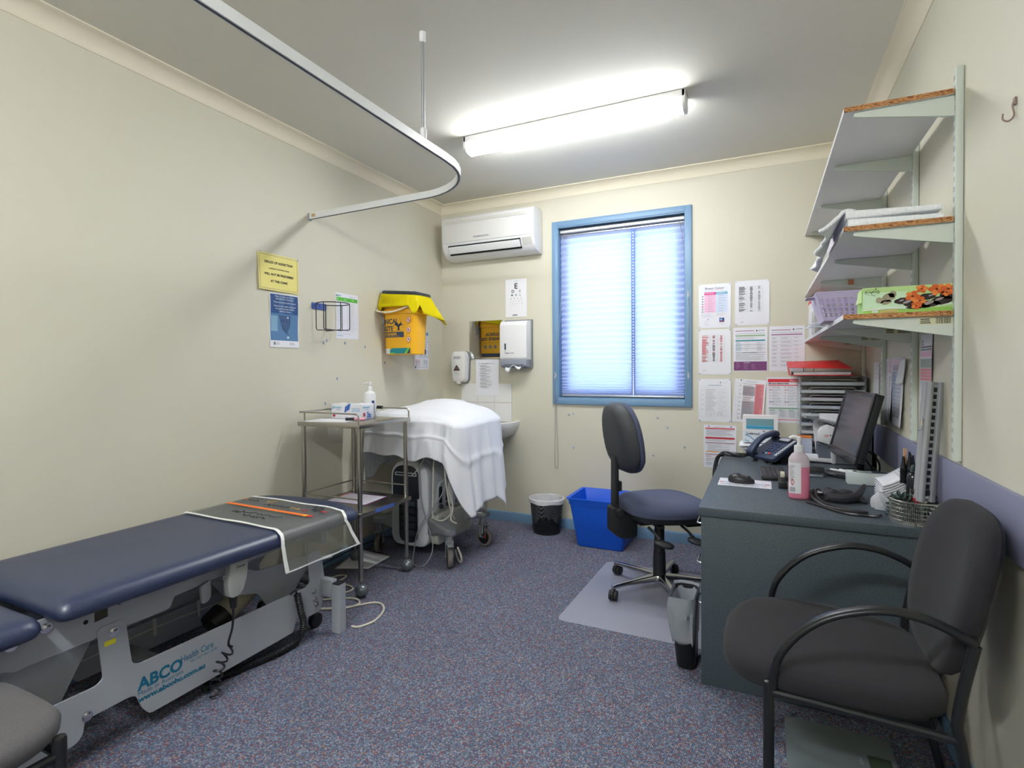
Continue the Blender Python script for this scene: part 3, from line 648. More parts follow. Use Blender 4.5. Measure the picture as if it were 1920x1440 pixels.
# wire bottle holder
T = thing('wire_holder', 'empty black wire bottle holder fixed to the left wall', 'wire holder', (XL, 2.6, 1.55))
B().prism(rrect(2.523, 1.664, 2.645, 1.706, .006, 3), 'x', XL+.001, XL+.006).obj('mounting_plate', mat('blue_plate', (70, 92, 160), .4), T, bevel=.001)
cx, cy, R_ = -2.478, 2.603, .101; M_wire = mat('black_wire', (36, 42, 48), .4, .3)
cr = lambda a, z, k=1: (cx + R_*k*cos(a), cy + R_*k*sin(a), z)
b = B(); b.tube([cr(2*PI*i/40, 1.698) for i in range(40)], .0032, 6, closed=True); b.tube([(XL+.006, 2.585, 1.685), (cx-R_, 2.595, 1.698)], .004, 6); b.obj('top_ring', M_wire, T)
for k, a in enumerate((-.35, .72, 1.75)):
    b = B(); e0, e1 = a, a + PI
    b.tube([cr(e0, 1.698), cr(e0, 1.545), cr(e0, 1.533, .97), cr(e0, 1.5285+.002*k, .9), cr(e1, 1.5285+.002*k, .9), cr(e1, 1.533, .97), cr(e1, 1.545), cr(e1, 1.698)], .0028, 6); b.obj('wire_hoop', M_wire, T)

# ---------------------------------------------------------------- clinical waste bucket
T = thing('waste_bucket', 'yellow clinical waste bucket with black lid hung on the left wall', 'waste bucket', (-2.43, 3.32, 1.385))
M_yel = mat('yellow_plastic', (236, 176, 34), .35); M_bag = mat('yellow_bag', (238, 218, 26), .3, trans=.25, bump=(40, .2), ior=1.1)
bx = lambda z: (-2.566, 3.19 - (z-1.385)*.045, -2.285 + (z-1.385)*.06, 3.385 + (z-1.385)*.03)
def bring(z, o=0, r=.075, n=5): a = bx(z); return [(x, y, z) for x, y in rrect(a[0]-min(o, .005), a[1]-o, a[2]+o, a[3]+o, r, n)]
b = B(); b.loft([bring(1.387, -.01), bring(1.392), bring(1.68), bring(1.682, .009), bring(1.712, .009), bring(1.714, .003), bring(1.815, .001)]); b.obj('tub', M_yel, T, ang=50)
b = B(); b.loft([[(x, y, z + (x+2.45)*-.09) for x, y, z in bring(1.826+d, o)] for d, o in ((0, .012), (.006, .014), (.02, .014), (.026, .004))]); b.box((-2.29, 3.2, 1.823), (-2.275, 3.24, 1.84), 1); b.obj('lid', [mat('lid_black', (52, 58, 66), .4), mat('lid_blue', (60, 84, 160), .4)], T, ang=50)
q = random.Random(4); N = 44
base_ = rrect(-2.572, 3.168, -2.255, 3.402, .07, 10); base_ = base_[:N] if len(base_) >= N else base_
N = len(base_); C0 = V((-2.42, 3.28, 0))
wob = [q.random() for _ in range(N)]; ln = []
for i, (x, y) in enumerate(base_):
    L = .095 + .03*sin(i*.9) + .025*wob[i]
    if x > -2.32 and y > 3.26: L = .16 + .05*wob[i]
    if y < 3.2 and -2.46 < x < -2.36: L = .045 + .02*wob[i]
    ln.append(L)
def bagpt(i, v):
    x, y = base_[i]; d = (V((x, y, 0)) - C0).normalized(); k = (.010 + .03*wob[i]*v + (.10*v if (x > -2.32 and y > 3.26) else .012*v))
    zz = 1.828 - (x+2.45)*.09 + .012*sin(min(1, v*5)*PI) - ln[i]*v
    p = V((x, y, zz)) + d*k; p.x = max(p.x, XL+.004); return p
b = B(); b.grid(lambda u, v: bagpt(int(round(u*N)) % N, v), N, 6, wrap=True); b.obj('bin_liner', M_bag, T, solid=.0015, ang=80)
b = B(); b.tube(smoothpath([(-2.572, 3.155, 1.72), (-2.555, 3.128, 1.705), (-2.48, 3.125, 1.692), (-2.40, 3.132, 1.697), (-2.33, 3.15, 1.72), (-2.30, 3.168, 1.735)]), .0065, 8); b.obj('carry_handle', mat('handle_white', (232, 222, 200), .4), T)
yf_ = lambda z: 3.19 - (z-1.385)*.045 - .0012
def fpos(z0, x0):
    r = .075
    def f(u, v):
        z = z0 + v; a = bx(z); xc = a[0] + r; s_ = x0 + u - xc
        if s_ >= 0: return V((x0+u, yf_(z), z))
        t = -s_ / r; return V((xc - (r+.0012)*sin(t), a[1] + r - (r+.0012)*cos(t), z))
    return f
M_slate = mat('slate_print', (52, 66, 92), .5)
def patch(b, x0, x1, z0, z1, m, top=None):
    f = fpos(0, 0); b.grid(lambda u, v: f(x0+(x1-x0)*u, z0+(z1-z0)*v), 12, 4, m)
b = B()
b.text('CLINICAL', .05, fpos(1.612, -2.594), 0, 'LEFT', .0016, .86); b.text('WASTE', .05, fpos(1.56, -2.594), 0, 'LEFT', .0016, .86)
def arc(cx, cz, r0, r1, a0, a1, n=16):
    g = fpos(0, 0); b.grid(lambda u, v: g(cx + (r0+(r1-r0)*v)*cos(a0+(a1-a0)*u), cz + (r0+(r1-r0)*v)*sin(a0+(a1-a0)*u)), n, 1, 0)
for k in range(3):
    a = PI/2 + k*2*PI/3; bx_, bz_ = -2.405+.021*cos(a), 1.595+.021*sin(a); q_ = fpos(0, 0)
    b.grid(lambda u, v: (lambda t: q_(bx_ + .027*cos(t)*(1-v) + (.0215*cos(t) + .009*cos(a))*v, bz_ + .027*sin(t)*(1-v) + (.0215*sin(t) + .009*sin(a))*v))(a + .42 + (2*PI-.84)*u), 24, 1, 0)
    arc(-2.405, 1.595, .0205, .0255, a + PI/3 - .42, a + PI/3 + .42, 8)
patch(b, -2.565, -2.36, 1.512, 1.552, 0)
g = fpos(0, 0)
b.text('NO SHARPS', .024, lambda u, v: g(-2.55+u, 1.528+v) + V((0, -.0006, 0)), 1, 'LEFT', .0008)
b.text('USE SHARPS CONTAINERS FOR SHARPS', .0085, lambda u, v: g(-2.55+u, 1.517+v) + V((0, -.0006, 0)), 1, 'LEFT')
patch(b, -2.57, -2.49, 1.394, 1.432, 2)
f4 = lambda pts, m: b.face(b.add([g(x, z) for x, z in pts]), m)
f4([(-2.505, 1.394), (-2.36, 1.394), (-2.33, 1.434), (-2.475, 1.434)], 3); f4([(-2.36, 1.394), (-2.34, 1.394), (-2.31, 1.434), (-2.33, 1.434)], 4); f4([(-2.34, 1.394), (-2.312, 1.394), (-2.306, 1.434), (-2.31, 1.434)], 0)
f4([(-2.50, 1.3945), (-2.44, 1.3945), (-2.47, 1.404)], 4)
b.face(b.add([g(x, z)+V((0, -.0006, 0)) for x, z in ((-2.545, 1.416), (-2.52, 1.414), (-2.53, 1.428))]), 3); b.text('SHARPS', .008, lambda u, v: g(-2.553+u, 1.404+v) + V((0, -.0006, 0)), 0, 'LEFT')
for k, z in enumerate((1.635, 1.565, 1.495)):
    x = -2.322 + (z-1.385)*.03
    for r, m, o_ in ((.0175, 5, .0004), (.0145, 2, .0008)): b.face(b.add([g(x + r*cos(2*PI*i/18), z + r*1.15*sin(2*PI*i/18)) + V((0, -o_, 0)) for i in range(18)]), m)
    b.face(b.add([g(x-.013, z+.012)+V((0, -.0014, 0)), g(x-.010, z+.0135)+V((0, -.0014, 0)), g(x+.013, z-.012)+V((0, -.0014, 0)), g(x+.010, z-.0135)+V((0, -.0014, 0))]), 5)
    b.face(b.add([g(x-.006, z-.006)+V((0, -.0011, 0)), g(x+.006, z-.006)+V((0, -.0011, 0)), g(x+.003, z+.008)+V((0, -.0011, 0)), g(x-.003, z+.008)+V((0, -.0011, 0))]), 0)
    patch(b, x-.018, x+.014, z-.030, z-.028, 6)
LBL = [M_slate, M_yel, M_paper, mat('teal_print', (20, 140, 150), .5), mat('lime_print', (120, 196, 70), .5), mat('sign_red', (214, 60, 60), .5), mat('brown_print', (150, 110, 40), .5), mat('grey_print', (140, 140, 130), .5)]
b.obj('printed_label', LBL, T, recalc=False, smooth=False); b = B()
# print on the far side, seen in the mirror
yb_ = lambda z: 3.385 + (z-1.385)*.03 + .0012
h = lambda x0, z0: (lambda u, v: V((x0-u, yb_(z0+v), z0+v)))
b.text('CLINICAL', .042, h(-2.33, 1.60), 0, 'LEFT', .0014, .85); b.text('WASTE ONLY', .042, h(-2.33, 1.555), 0, 'LEFT', .0014, .85)
k_ = lambda x0, x1, z0, z1, m: b.face(b.add([V((x, yb_(z), z)) for x, z in ((x0, z0), (x1, z0), (x1, z1), (x0, z1))]), m)
for i in range(3): k_(-2.36-i*.055, -2.39-i*.055, 1.475, 1.51, 7)
k_(-2.335, -2.50, 1.53, 1.533, 6); k_(-2.31, -2.53, 1.392, 1.428, 0); k_(-2.345, -2.40, 1.402, 1.407, 4); k_(-2.41, -2.49, 1.402, 1.407, 2)
b.obj('rear_label', LBL, T, recalc=False, smooth=False)
B().box((XL+.0005, 3.22, 1.62), (XL+.012, 3.4, 1.7)).obj('wall_hanger', M_gsteel, T)

# ---------------------------------------------------------------- examination bed
T = thing('examination_bed', 'navy padded adjustable examination couch along the left wall', 'examination bed', (-2.2, 1.4, 0))
M_vin = mat('navy_vinyl', (36, 47, 78), .38, spec=1.0, bump=(260, .06))
def pad(outline, z0, z1, name, inset=.032):
    cxm = sum(p[0] for p in outline)/len(outline); cym = sum(p[1] for p in outline)/len(outline)
    hx = (max(p[0] for p in outline)-min(p[0] for p in outline))/2; hy = (max(p[1] for p in outline)-min(p[1] for p in outline))/2
    cxm = (max(p[0] for p in outline)+min(p[0] for p in outline))/2; cym = (max(p[1] for p in outline)+min(p[1] for p in outline))/2
    R_ = lambda i, z: [(cxm + (x-cxm)*(1-i/hx), cym + (y-cym)*(1-i/hy), z) for x, y in outline]
    h_ = z1 - z0
    rings = [R_(inset*.6, z0), R_(inset*.22, z0+h_*.08), R_(0, z0+h_*.28), R_(inset*.06, z0+h_*.5), R_(inset*.3, z0+h_*.72), R_(inset*.75, z0+h_*.9), R_(inset*1.4, z0+h_*.98), R_(inset*2.4, z1)]
    b = B(); b.loft(rings, cap=False)
    vs = b.bm.verts[:]; k = len(outline)
    for ring_, zc in ((vs[:k], z0), (vs[-k:], z1)):
        c_ = b.bm.verts.new((cxm, cym, zc))
        for i in range(k): b.face([ring_[i], ring_[(i+1) % k], c_])
    return b.obj(name, M_vin, T, ang=70)
foot = [(-1.862, .842), (-1.808, 2.02)] + [(-2.17 + .36*cos(a) , 2.045 + .105*sin(a)) for a in [PI*i/14 for i in range(1, 14)]] + [(-2.535, 2.02), (-2.54, .842)]
foot = [p for p in foot]
fo = []
for i in range(len(foot)):   # subdivide long edges
    a, c = V(foot[i]), V(foot[(i+1) % len(foot)]); k = max(1, int((c-a).length/.12))
    for j in range(k): fo.append(tuple(a.lerp(c, j/k)))
pad(roundpoly(fo, [.03 if i in (0,) else .02 for i in range(len(fo))], 3), .533, .600, 'mattress')
pad(roundpoly([(-1.875, .46), (-1.872, .818), (-2.53, .818), (-2.53, .46)], .05, 6), .512, .580, 'head_cushion')
def plate(poly, x0, x1, name, holes=(), r=.012):
    b = B(); b.prism(roundpoly(poly, r, 3), 'x', x0, x1, holes=holes); return b.obj(name, M_gsteel, T, bevel=.0012, seg=1)
def bolt(x, y, z, par, r=.011):
    b = B(); b.lathe([(r*1.35, 0), (r*1.35, .002), (r, .0022), (r, .007), (r*.6, .0085)], (x, y, z), 'x', n=12); return b.obj('bolt', M_chrome, par)
railp = [(.47, .53), (.47, .425), (.76, .418), (.775, .405), (.79, .408), (1.222, .408), (1.236, .418), (1.24, .446), (1.44, .455), (1.47, .43), (1.53, .43), (1.56, .47), (2.04, .49), (2.05, .538)]
sq = [(.985, .462), (1.025, .466), (1.025, .505), (.985, .501)]
bp = [(.50, .10), (.925, .10), (.945, .118), (.952, .162), (1.085, .162), (1.105, .155), (1.125, .10), (1.15, .066), (1.70, .066), (1.79, .068), (1.80, .10), (1.82, .125), (1.85, .10), (1.96, .10), (1.993, .20), (1.968, .385), (1.955, .40), (1.885, .40), (1.876, .39), (1.893, .262), (1.87, .247), (1.115, .262), (1.095, .275), (1.078, .425), (1.065, .44), (1.0, .44), (.99, .43), (1.005, .268), (.985, .255), (.50, .262)]
for x0, x1, side in ((-1.976, -1.97, 0), (-2.43, -2.424, 1)):
    rp = plate(railp, x0, x1, 'rail_plate', holes=[sq], r=.01)
    p = plate(bp, x0+.004*(1-side), x1+.004*(1-side), 'base_plate')
    if side == 0:
        for y, z in ((.856, .502), (.772, .486)): bolt(-1.97, y, z, rp, .012)
        bolt(-1.97, 1.453, .446, rp)
        bolt(-1.966, 1.04, .408, p, .012); bolt(-1.966, .957, .172, p, .012)
        for y, z in ((1.917, .21), (1.921, .17), (1.931, .142)): bolt(-1.966, y, z, p, .009)
        for y, z in ((.96, .474), (1.06, .498), (1.30, .505)):
            b = B(); b.lathe([(.007, 0), (.007, .0012)], (-1.97, y, z), 'x', n=12); b.obj('bolt_hole', M_dark, rp)
        B().prism(rrect(1.01, .37, 1.045, .386, .003, 2), 'x', -1.9662, -1.9655).obj('caution_label', mat('label_yellow', (214, 206, 40), .5), p)
        b = B(); tp = lambda y, z: (lambda u, v: V((-1.9654, y+u, z+v)))
        b.text('ABCO', .058, tp(1.112, .168), 0, 'LEFT', .0022, .98); b.text('Health Care', .034, tp(1.262, .19), 0, 'LEFT', .0002, .78); b.text('+61 (0)3 9561 4199', .0135, tp(1.300, .173), 0, 'LEFT'); b.text('Made in Australia', .021, tp(1.110, .149), 0, 'LEFT', 0, 1.1); b.text('www.abcohc.com.au', .025, tp(1.112, .126), 0, 'LEFT', .0012, 1.18)
        b.obj('lettering', mat('couch_teal', (24, 104, 134), .5), p, smooth=False)
for x0 in (-2.05, -2.36):
    plate([(.50, .43), (1.02, .43), (1.02, .386), (.955, .275), (.915, .20), (.80, .175), (.5, .2)], x0, x0+.006, 'lift_arm', r=.02)
    plate([(1.60, .42), (1.66, .385), (1.955, .36), (1.975, .32), (1.90, .25), (1.83, .17), (1.74, .17), (1.66, .285), (1.50, .33), (1.50, .42)], x0, x0+.006, 'lift_arm', r=.02)
b = B(); b.box((-2.424, 1.98, .42), (-1.976, 2.01, .54)); b.box((-2.424, .60, .44), (-1.976, .63, .53)); b.box((-2.36, 1.5, .40), (-2.05, 1.53, .425)); b.obj('cross_member', M_gsteel, T)
b = B(); b.box((-2.424, 1.3, .07), (-1.976, 1.35, .12)); b.obj('base_tie', M_gsteel, T); b = B(); b.tube([(-2.424, 1.90, .20), (-1.976, 1.90, .20)], .014, 10); b.obj('base_tie', M_gsteel, T); b = B(); b.tube([(-2.424, 1.93, .22), (-1.976, 1.93, .22)], .009, 8); b.obj('base_tie', M_gsteel, T)
b = B(); b.box((-2.423, 1.0, .13), (-2.40, 1.85, .2)); b.tube([(-2.395, 1.0, .15), (-2.395, 1.4, .165), (-2.395, 1.85, .15)], .004, 6, 1)
for y in (1.12, 1.42, 1.62): b.box((-2.40, y, .13), (-2.39, y+.012, .205), 1)
b.obj('cable_duct', [M_gsteel, M_offw], T, bevel=0)
Mr = Matrix.Translation((-2.17, 1.66, .235)) @ Matrix.Rotation(.45, 4, 'X')
b = B(); b.lathe([(.052, -.15), (.055, -.14), (.055, -.08)], (0, 0, 0), 'y', n=20, M=Mr, m=0); b.lathe([(.05, -.08), (.05, .12), (.04, .13)], (0, 0, 0), 'y', n=20, M=Mr, m=1)
b.obj('lift_motor', [M_black, mat('motor_beige', (178, 174, 158), .5)], T, ang=40)
for y in (.72, 1.955):
    for x in (-2.02, -2.38):
        b = B(); b.lathe([(.022, -.016), (.034, -.014), (.036, 0), (.034, .014), (.022, .016)], (x, y+.02, .036), 'x', n=20); b.obj('castor', M_black, T)
b = B(); b.prism(rrect(1.96, .17, 2.0, .255, .004, 2), 'x', -1.976, -1.90); b.obj('stabiliser_arm', M_gsteel, T, bevel=.002)
b = B(); b.prism(rrect(-1.905, 1.965, -1.855, 2.015, .006, 3), 'z', .002, .236); b.obj('stabiliser_post', M_gsteel, T)
B().prism(rrect(-1.903, 1.967, -1.857, 2.013, .006, 3), 'z', .236, .241).obj('post_cap', M_black, T)
b = B(); b.tube([(-2.06, 1.985, .315), (-2.03, 2.10, .315)], .010, 10); b.lathe([(.016, -.004), (.016, .008)], (-2.058, 1.992, .315), 'y', n=12); b.obj('foot_bar', M_offw, T)
b = B(); b.prism(roundpoly([(1.999, .09), (2.025, .1), (2.01, .20), (1.99, .3), (1.98, .3), (1.985, .09)], .006, 2), 'x', -2.07, -2.064); b.obj('bracket_plate', M_gsteel, T)
# hand control
H = B(); H.prism(roundpoly([(1.412, .545), (1.488, .53), (1.482, .455), (1.462, .40), (1.43, .385), (1.402, .395), (1.396, .45)], [.004, .004, .02, .03, .03, .03, .02], 4), 'x', -1.905, -1.878)
HC = H.obj('hand_control', mat('handset_grey', (166, 170, 168), .5), T, bevel=.004)
b = B(); b.text('Dewert', .012, lambda u, v: V((-1.8772, 1.452+u, .50+v)), bold=.0003); b.obj('lettering', M_ink, HC, smooth=False)
b = B(); b.prism(roundpoly([(1.336, .45), (1.375, .465), (1.378, .40), (1.366, .385), (1.34, .38)], .01, 3), 'x', -1.964, -1.95); b.obj('control_hook', M_gsteel, T, bevel=.002)
M_coil = mat('coil_black', (26, 28, 31), .4)
b = B(); b.lathe([(.012, .345), (.016, .385)], (-1.892, 1.428, 0), n=10); b.tube(smoothpath([(-1.892, 1.428, .35), (-1.895, 1.425, .27), (-1.90, 1.41, .21), (-1.905, 1.43, .185)]), .0045, 6); b.tube(coil([(-1.905, 1.43, .185), (-1.925, 1.40, .14), (-1.935, 1.385, .08), (-1.94, 1.375, .012)], .017, 6, 14), .0042, 6); b.obj('coiled_lead', M_coil, T)
b = B(); b.tube(smoothpath([(-1.962, 1.77, .25), (-1.955, 1.79, .262), (-1.95, 1.80, .245)]), .0045, 6)
b.tube(coil([(-1.95, 1.80, .245), (-1.945, 1.815, .16), (-1.945, 1.83, .085), (-1.95, 1.80, .03), (-1.965, 1.68, .018), (-2.0, 1.55, .018), (-2.03, 1.42, .018), (-1.985, 1.385, .018)], .0125, 78, 9), .0042, 5); b.obj('coiled_lead', M_coil, T)

# clear plastic cover over the foot of the couch
T = thing('plastic_cover', 'clear plastic foot cover with white taped edges over the couch end', 'plastic cover', (-2.15, 1.8, .42))
prof = [(-.67, .6035), (-.47, .6045), (-.27, .6045), (-.10, .6040), (-.035, .5995), (-.010, .590), (.007, .572), (.012, .545), (.014, .50), (.016, .46), (.018, .425)]
P_ = smoothpath([V((x, 0, z)) for x, z in prof], 3)
def cov(u, v, o=0):
    i = v * (len(P_)-1); j = min(int(i), len(P_)-2); p = P_[j].lerp(P_[j+1], i-j)
    y0 = 1.625 - .045*v + (.03*max(0, v-.7)/.3); y1 = 2.005 - .06*v + (.10*max(0, v-.65)/.35)
    w = .0016*sin(v*37 + 2.2*sin(u*5)) if v < .62 else .004*sin(u*14 + v*6)*(v-.6)
    yy = y0 + (y1-y0)*u; ex = -1.862 + .054*(yy-.842)/1.178
    return V((ex + p.x + (w if v > .62 else 0) + o*(1 if v > .66 else .2), y0 + (y1-y0)*u, p.z + (w if v < .62 else 0) + o*(1 if v <= .66 else 0) + .0012))
def clear_mat():
    m = mat('clear_plastic', (172, 172, 158), .12); n, l, p = nodes_of(m)
    p.inputs['Specular IOR Level'].default_value = .8
    t = n.new('ShaderNodeBsdfTransparent'); t.inputs['Color'].default_value = (.93, .94, .93, 1)
    x = n.new('ShaderNodeMixShader'); x.inputs[0].default_value = .26
    g = n.new('ShaderNodeTexCoord'); w = n.new('ShaderNodeTexNoise'); w.inputs['Scale'].default_value = 5; w.inputs['Detail'].default_value = 5
    mp = n.new('ShaderNodeMapping'); mp.inputs['Scale'].default_value = (5, .35, 5); l.new(g.outputs['Object'], mp.inputs['Vector']); l.new(mp.outputs['Vector'], w.inputs['Vector'])
    u = n.new('ShaderNodeBump'); u.inputs['Strength'].default_value = .8; u.inputs['Distance'].default_value = .012
    l.new(w.outputs['Fac'], u.inputs['Height']); l.new(u.outputs['Normal'], p.inputs['Normal'])
    l.new(t.outputs[0], x.inputs[1]); l.new(p.outputs[0], x.inputs[2]); l.new(x.outputs[0], n['Material Output'].inputs['Surface'])
    return m
b = B(); b.grid(lambda u, v: cov(u, v), 26, 60); b.obj('clear_sheet', clear_mat(), T, ang=80)
M_tape = mat('white_tape', (232, 232, 230), .55)
wd = .045
b = B(); b.grid(lambda u, v: cov(u*wd, v, .0016), 2, 60); b.obj('edge_tape', M_tape, T)
b = B(); b.grid(lambda u, v: cov(1-wd+u*wd, v, .0016), 2, 60); b.obj('edge_tape', M_tape, T)
b = B(); b.grid(lambda u, v: cov(u, .975+.025*v, .0018), 26, 2); b.obj('edge_tape', mat('white_cord_tape', (222, 224, 226), .6, bump=(200, .4)), T)
cs = lambda x0, x1, y0, y1, o=.0014: (lambda u, v: V((x0+(x1-x0)*u, y0+(y1-y0)*v - .02*(x0+(x1-x0)*u+2.47)/.6, .6065+o)))
b = B(); b.grid(cs(-2.47, -1.93, 1.828, 1.852), 12, 1, 0); b.grid(cs(-1.93, -1.905, 1.828, 1.852), 1, 1, 1); b.grid(cs(-1.905, -1.875, 1.828, 1.854), 1, 1, 2); b.grid(cs(-2.48, -2.42, 1.93, 1.937), 2, 1, 0)
b.obj('colour_tape', [mat('orange_tape', (238, 120, 42), .5), mat('yellow_tape', (242, 178, 44), .5), mat('red_tape', (196, 46, 52), .5)], T)
b = B(); q = random.Random(9)
def scrib(x0, x1, y, hgt, m, n=26):
    p = [V((x0 + (x1-x0)*i/n + (q.random()-.5)*.008, y + (q.random()-.5)*hgt - .02*(x0 + (x1-x0)*i/n+2.47)/.6, .6088)) for i in range(n+1)]
    for k in range(0, n, 4): b.tube(smoothpath(p[k:k+5], 3), .0013, 4, m)
scrib(-2.42, -2.34, 1.925, .022, 0, 12); scrib(-2.30, -2.24, 1.945, .03, 1, 4); HM = [M_ink, mat('yellow_pen', (226, 176, 60), .6), mat('red_pen', (190, 54, 58), .6)]; b.obj('handwriting', HM, T); b = B(); scrib(-2.27, -2.09, 1.90, .02, 0); scrib(-2.09, -2.02, 1.90, .02, 1, 10); scrib(-2.30, -2.24, 1.745, .025, 0, 14); scrib(-2.25, -1.98, 1.76, .022, 0, 34); scrib(-2.2, -2.04, 1.72, .02, 0, 24)
b.obj('handwriting', HM, T); b = B(); scrib(-2.0, -1.965, 1.90, .03, 2, 8); scrib(-1.965, -1.90, 1.93, .05, 0, 20); scrib(-1.90, -1.86, 1.92, .03, 2, 14); scrib(-1.99, -1.92, 1.965, .03, 0, 18)
b.obj('handwriting', HM, T)

# ---------------------------------------------------------------- things on the floor by the couch
b = B(); b.tube(smoothpath([(-2.40, 2.30, .006), (-2.39, 2.50, .006), (-2.33, 2.535, .006), (-2.32, 2.44, .006), (-2.37, 2.36, .006), (-2.33, 2.33, .008), (-2.26, 2.42, .008), (-2.17, 2.41, .006), (-2.16, 2.35, .006), (-2.28, 2.26, .008), (-2.24, 2.20, .006), (-2.12, 2.28, .006), (-2.04, 2.30, .006), (-1.99, 2.25, .006), (-2.04, 2.17, .006), (-2.15, 2.12, .006), (-2.02, 2.20, .006), (-1.92, 2.31, .006), (-1.83, 2.27, .006), (-1.785, 2.15, .006), (-1.81, 2.06, .006), (-1.85, 2.045, .006)], 8), .0055, 8)
tag(b.obj('power_cord', mat('cream_cord', (206, 200, 184), .5)), 'cream flex coiled on the carpet beside the couch post', 'cord')
b = B(); b.tube(smoothpath([(-2.54, 2.25, .02), (-2.545, 2.42, .03), (-2.55, 2.75, .045), (-2.55, 3.0, .045), (-2.55, 3.3, .01)]), .005, 6)
tag(b.obj('black_flex', M_black), 'thin black flex along the skirting behind the steel trolley', 'cord')
pc = [V((-2.555, 2.905, .012)), V((-2.30, 2.925, .006)), V((-2.29, 2.69, .004)), V((-2.49, 2.60, .004))]
b = B(); b.grid(lambda u, v: (pc[0]*(1-u)+pc[1]*u)*(1-v) + (pc[3]*(1-u)+pc[2]*u)*v + V((0, 0, .018*(1-v)**2*(1-u) + .008*sin(u*PI)*sin(v*PI*2)**2)), 10, 10)
tag(b.obj('paper_sheet', M_paper, solid=.001), 'loose curled sheet of white paper on the carpet under the trolley', 'paper')
# ---------------------------------------------------------------- stainless trolley
T = thing('instrument_trolley', 'stainless steel two-shelf trolley between the couch end and the draped machine', 'trolley', (-2.265, 2.575, 0))
X0, X1, Y0, Y1 = -2.50, -2.03, 2.325, 2.80
def tray(z, name):
    b = B(); b.box((X0, Y0, z-.024), (X1, Y1, z)); return b.obj(name, M_steel, T, bevel=.003)
tray(.972, 'top_shelf'); tray(.472, 'lower_shelf')
lx = (X0+.024, X1-.024); ly = (Y0+.024, Y1-.024)
for x in lx:
    for y in ly:
        b = B(); b.lathe([(.0135, .095), (.0135, .948)], (x, y, 0), n=14); L_ = b.obj('leg', M_steel, T)
        b = B(); b.lathe([(.016, .088), (.016, .098)], (x, y, 0), n=14); b.lathe([(.007, .065), (.007, .09)], (x, y, 0), n=8); b.obj('ferrule', M_steel, L_)
        b = B(); b.ball((x+.008, y-.004, .0375), .0365, 20); b.lathe([(.0372, -.004), (.0372, .004)], (x+.008, y-.004, .0375), 'y', n=24, M=Matrix.Rotation(.6, 4, 'Z')); b.obj('ball_castor', mat('castor_grey', (120, 126, 132), .3, .5), T)
rz_ = 1.03
def rail(z, r=.0048):
    b = B()
    b.tube(roundrail([(X1-.012, Y0+.004, .95), (X1-.012, Y0+.004, z), (X0+.006, Y0+.004, z), (X0+.006, Y1-.004, z), (X1-.012, Y1-.004, z), (X1-.012, Y1-.004, .95)]), r, 8)
    b.tube([(X0+.006, Y0+.05, .95), (X0+.006, Y0+.05, z)], r, 8); b.obj('guard_rail', M_steel, T)
def roundrail(pts, r=.022, n=5):
    out = [V(pts[0])]
    for i in range(1, len(pts)-1):
        p = V(pts[i]); a = (V(pts[i-1])-p).normalized()*r; c = (V(pts[i+1])-p).normalized()*r
        for j in range(n+1): t = j/n; out.append((p+a)*(1-t)**2 + p*2*t*(1-t) + (p+c)*t*t)
    return out + [V(pts[-1])]
rail(rz_)
zr = .545
for a, c in (((lx[0], ly[0]), (lx[1], ly[0])), ((lx[0], ly[0]), (lx[0], ly[1])), ((lx[0], ly[1]), (lx[1], ly[1]))):
    b = B(); b.tube([(*a, zr), (*c, zr)], .0045, 8); b.obj('shelf_rail', M_steel, T)
B().box((X1-.0005, 2.45, .449), (X1+.001, 2.625, .471)).obj('blue_label', mat('label_blue', (72, 100, 176), .5), T)
# paper on top and below
s = Sheet((-2.485, 2.345, .9725), V((.96, .2, 0)), V((-.2, .96, 0)), .29, .2, M_paper, off=.0008); tag(s.obj('paper_sheet'), 'plain white sheet lying on the top shelf of the steel trolley', 'paper')
s = Sheet((-2.46, 2.71, .4725), V((.99, .05, 0)), V((.06, -.99, 0)), .305, .235, mat('purple_card', (136, 72, 144), .5), off=.0008)
s.rect(10, 10, 285, 215, M_paper, 1); s.lines(16, 18, 270, 16, 12.5, 4, mat('lilac_print', (196, 180, 212), .6), .15, k=2); s.rect(10, 10, 14, 120, mat('orange_print', (226, 132, 92), .6), 3)
tag(s.obj('bordered_chart'), 'purple-bordered printed chart on the lower trolley shelf', 'chart')
# glove box
T = thing('glove_box', 'white and blue glove box on the steel trolley', 'glove box', (-2.345, 2.6, .973))
Mg = Matrix.Translation((-2.345, 2.625, .9735)) @ Matrix.Rotation(.06, 4, 'Z')
gx, gy, gz = .118, .058, .092
M_gb = mat('glove_card', (226, 226, 234), .5)
B().box((-gx, -gy, 0), (gx, gy, gz), M=Mg).obj('carton', M_gb, T, bevel=.0015)
b = B(); b.lathe([(.03, 0), (.03, .0012)], (0, 0, 0), n=20, sx=1.8, M=Mg @ Matrix.Translation((0, 0, gz))); b.obj('opening', M_lgrey, T)
b = B(); F = lambda x0, z0: (lambda u, v: Mg @ V((x0+u, -gy-.0008, z0+v))); E_ = lambda y0, z0: (lambda u, v: Mg @ V((gx+.0008, y0+u, z0+v)))
b.text('gloveon', .024, F(-.112, .064), 0, 'LEFT', .0004); b.text('CURMA', .011, F(-.082, .052), 1, 'LEFT'); b.text('gloveon', .022, E_(-.055, .066), 0, 'LEFT', .0004); b.text('CURMA', .010, E_(-.03, .054), 1, 'LEFT')
q = random.Random(2)
def drop(f, x, z, r, m): b.face(b.add([f(x + r*cos(2*PI*i/10), z + r*1.15*sin(2*PI*i/10)) for i in range(10)]), m)
f0, e0_ = F(0, 0), E_(0, 0)
for i in range(12): drop(f0, -.012 + (i % 4)*.010 + (i//4)*.003, .046 + (i//4)*.013 + (i % 4)*.006, .0062, 2 + i % 2)
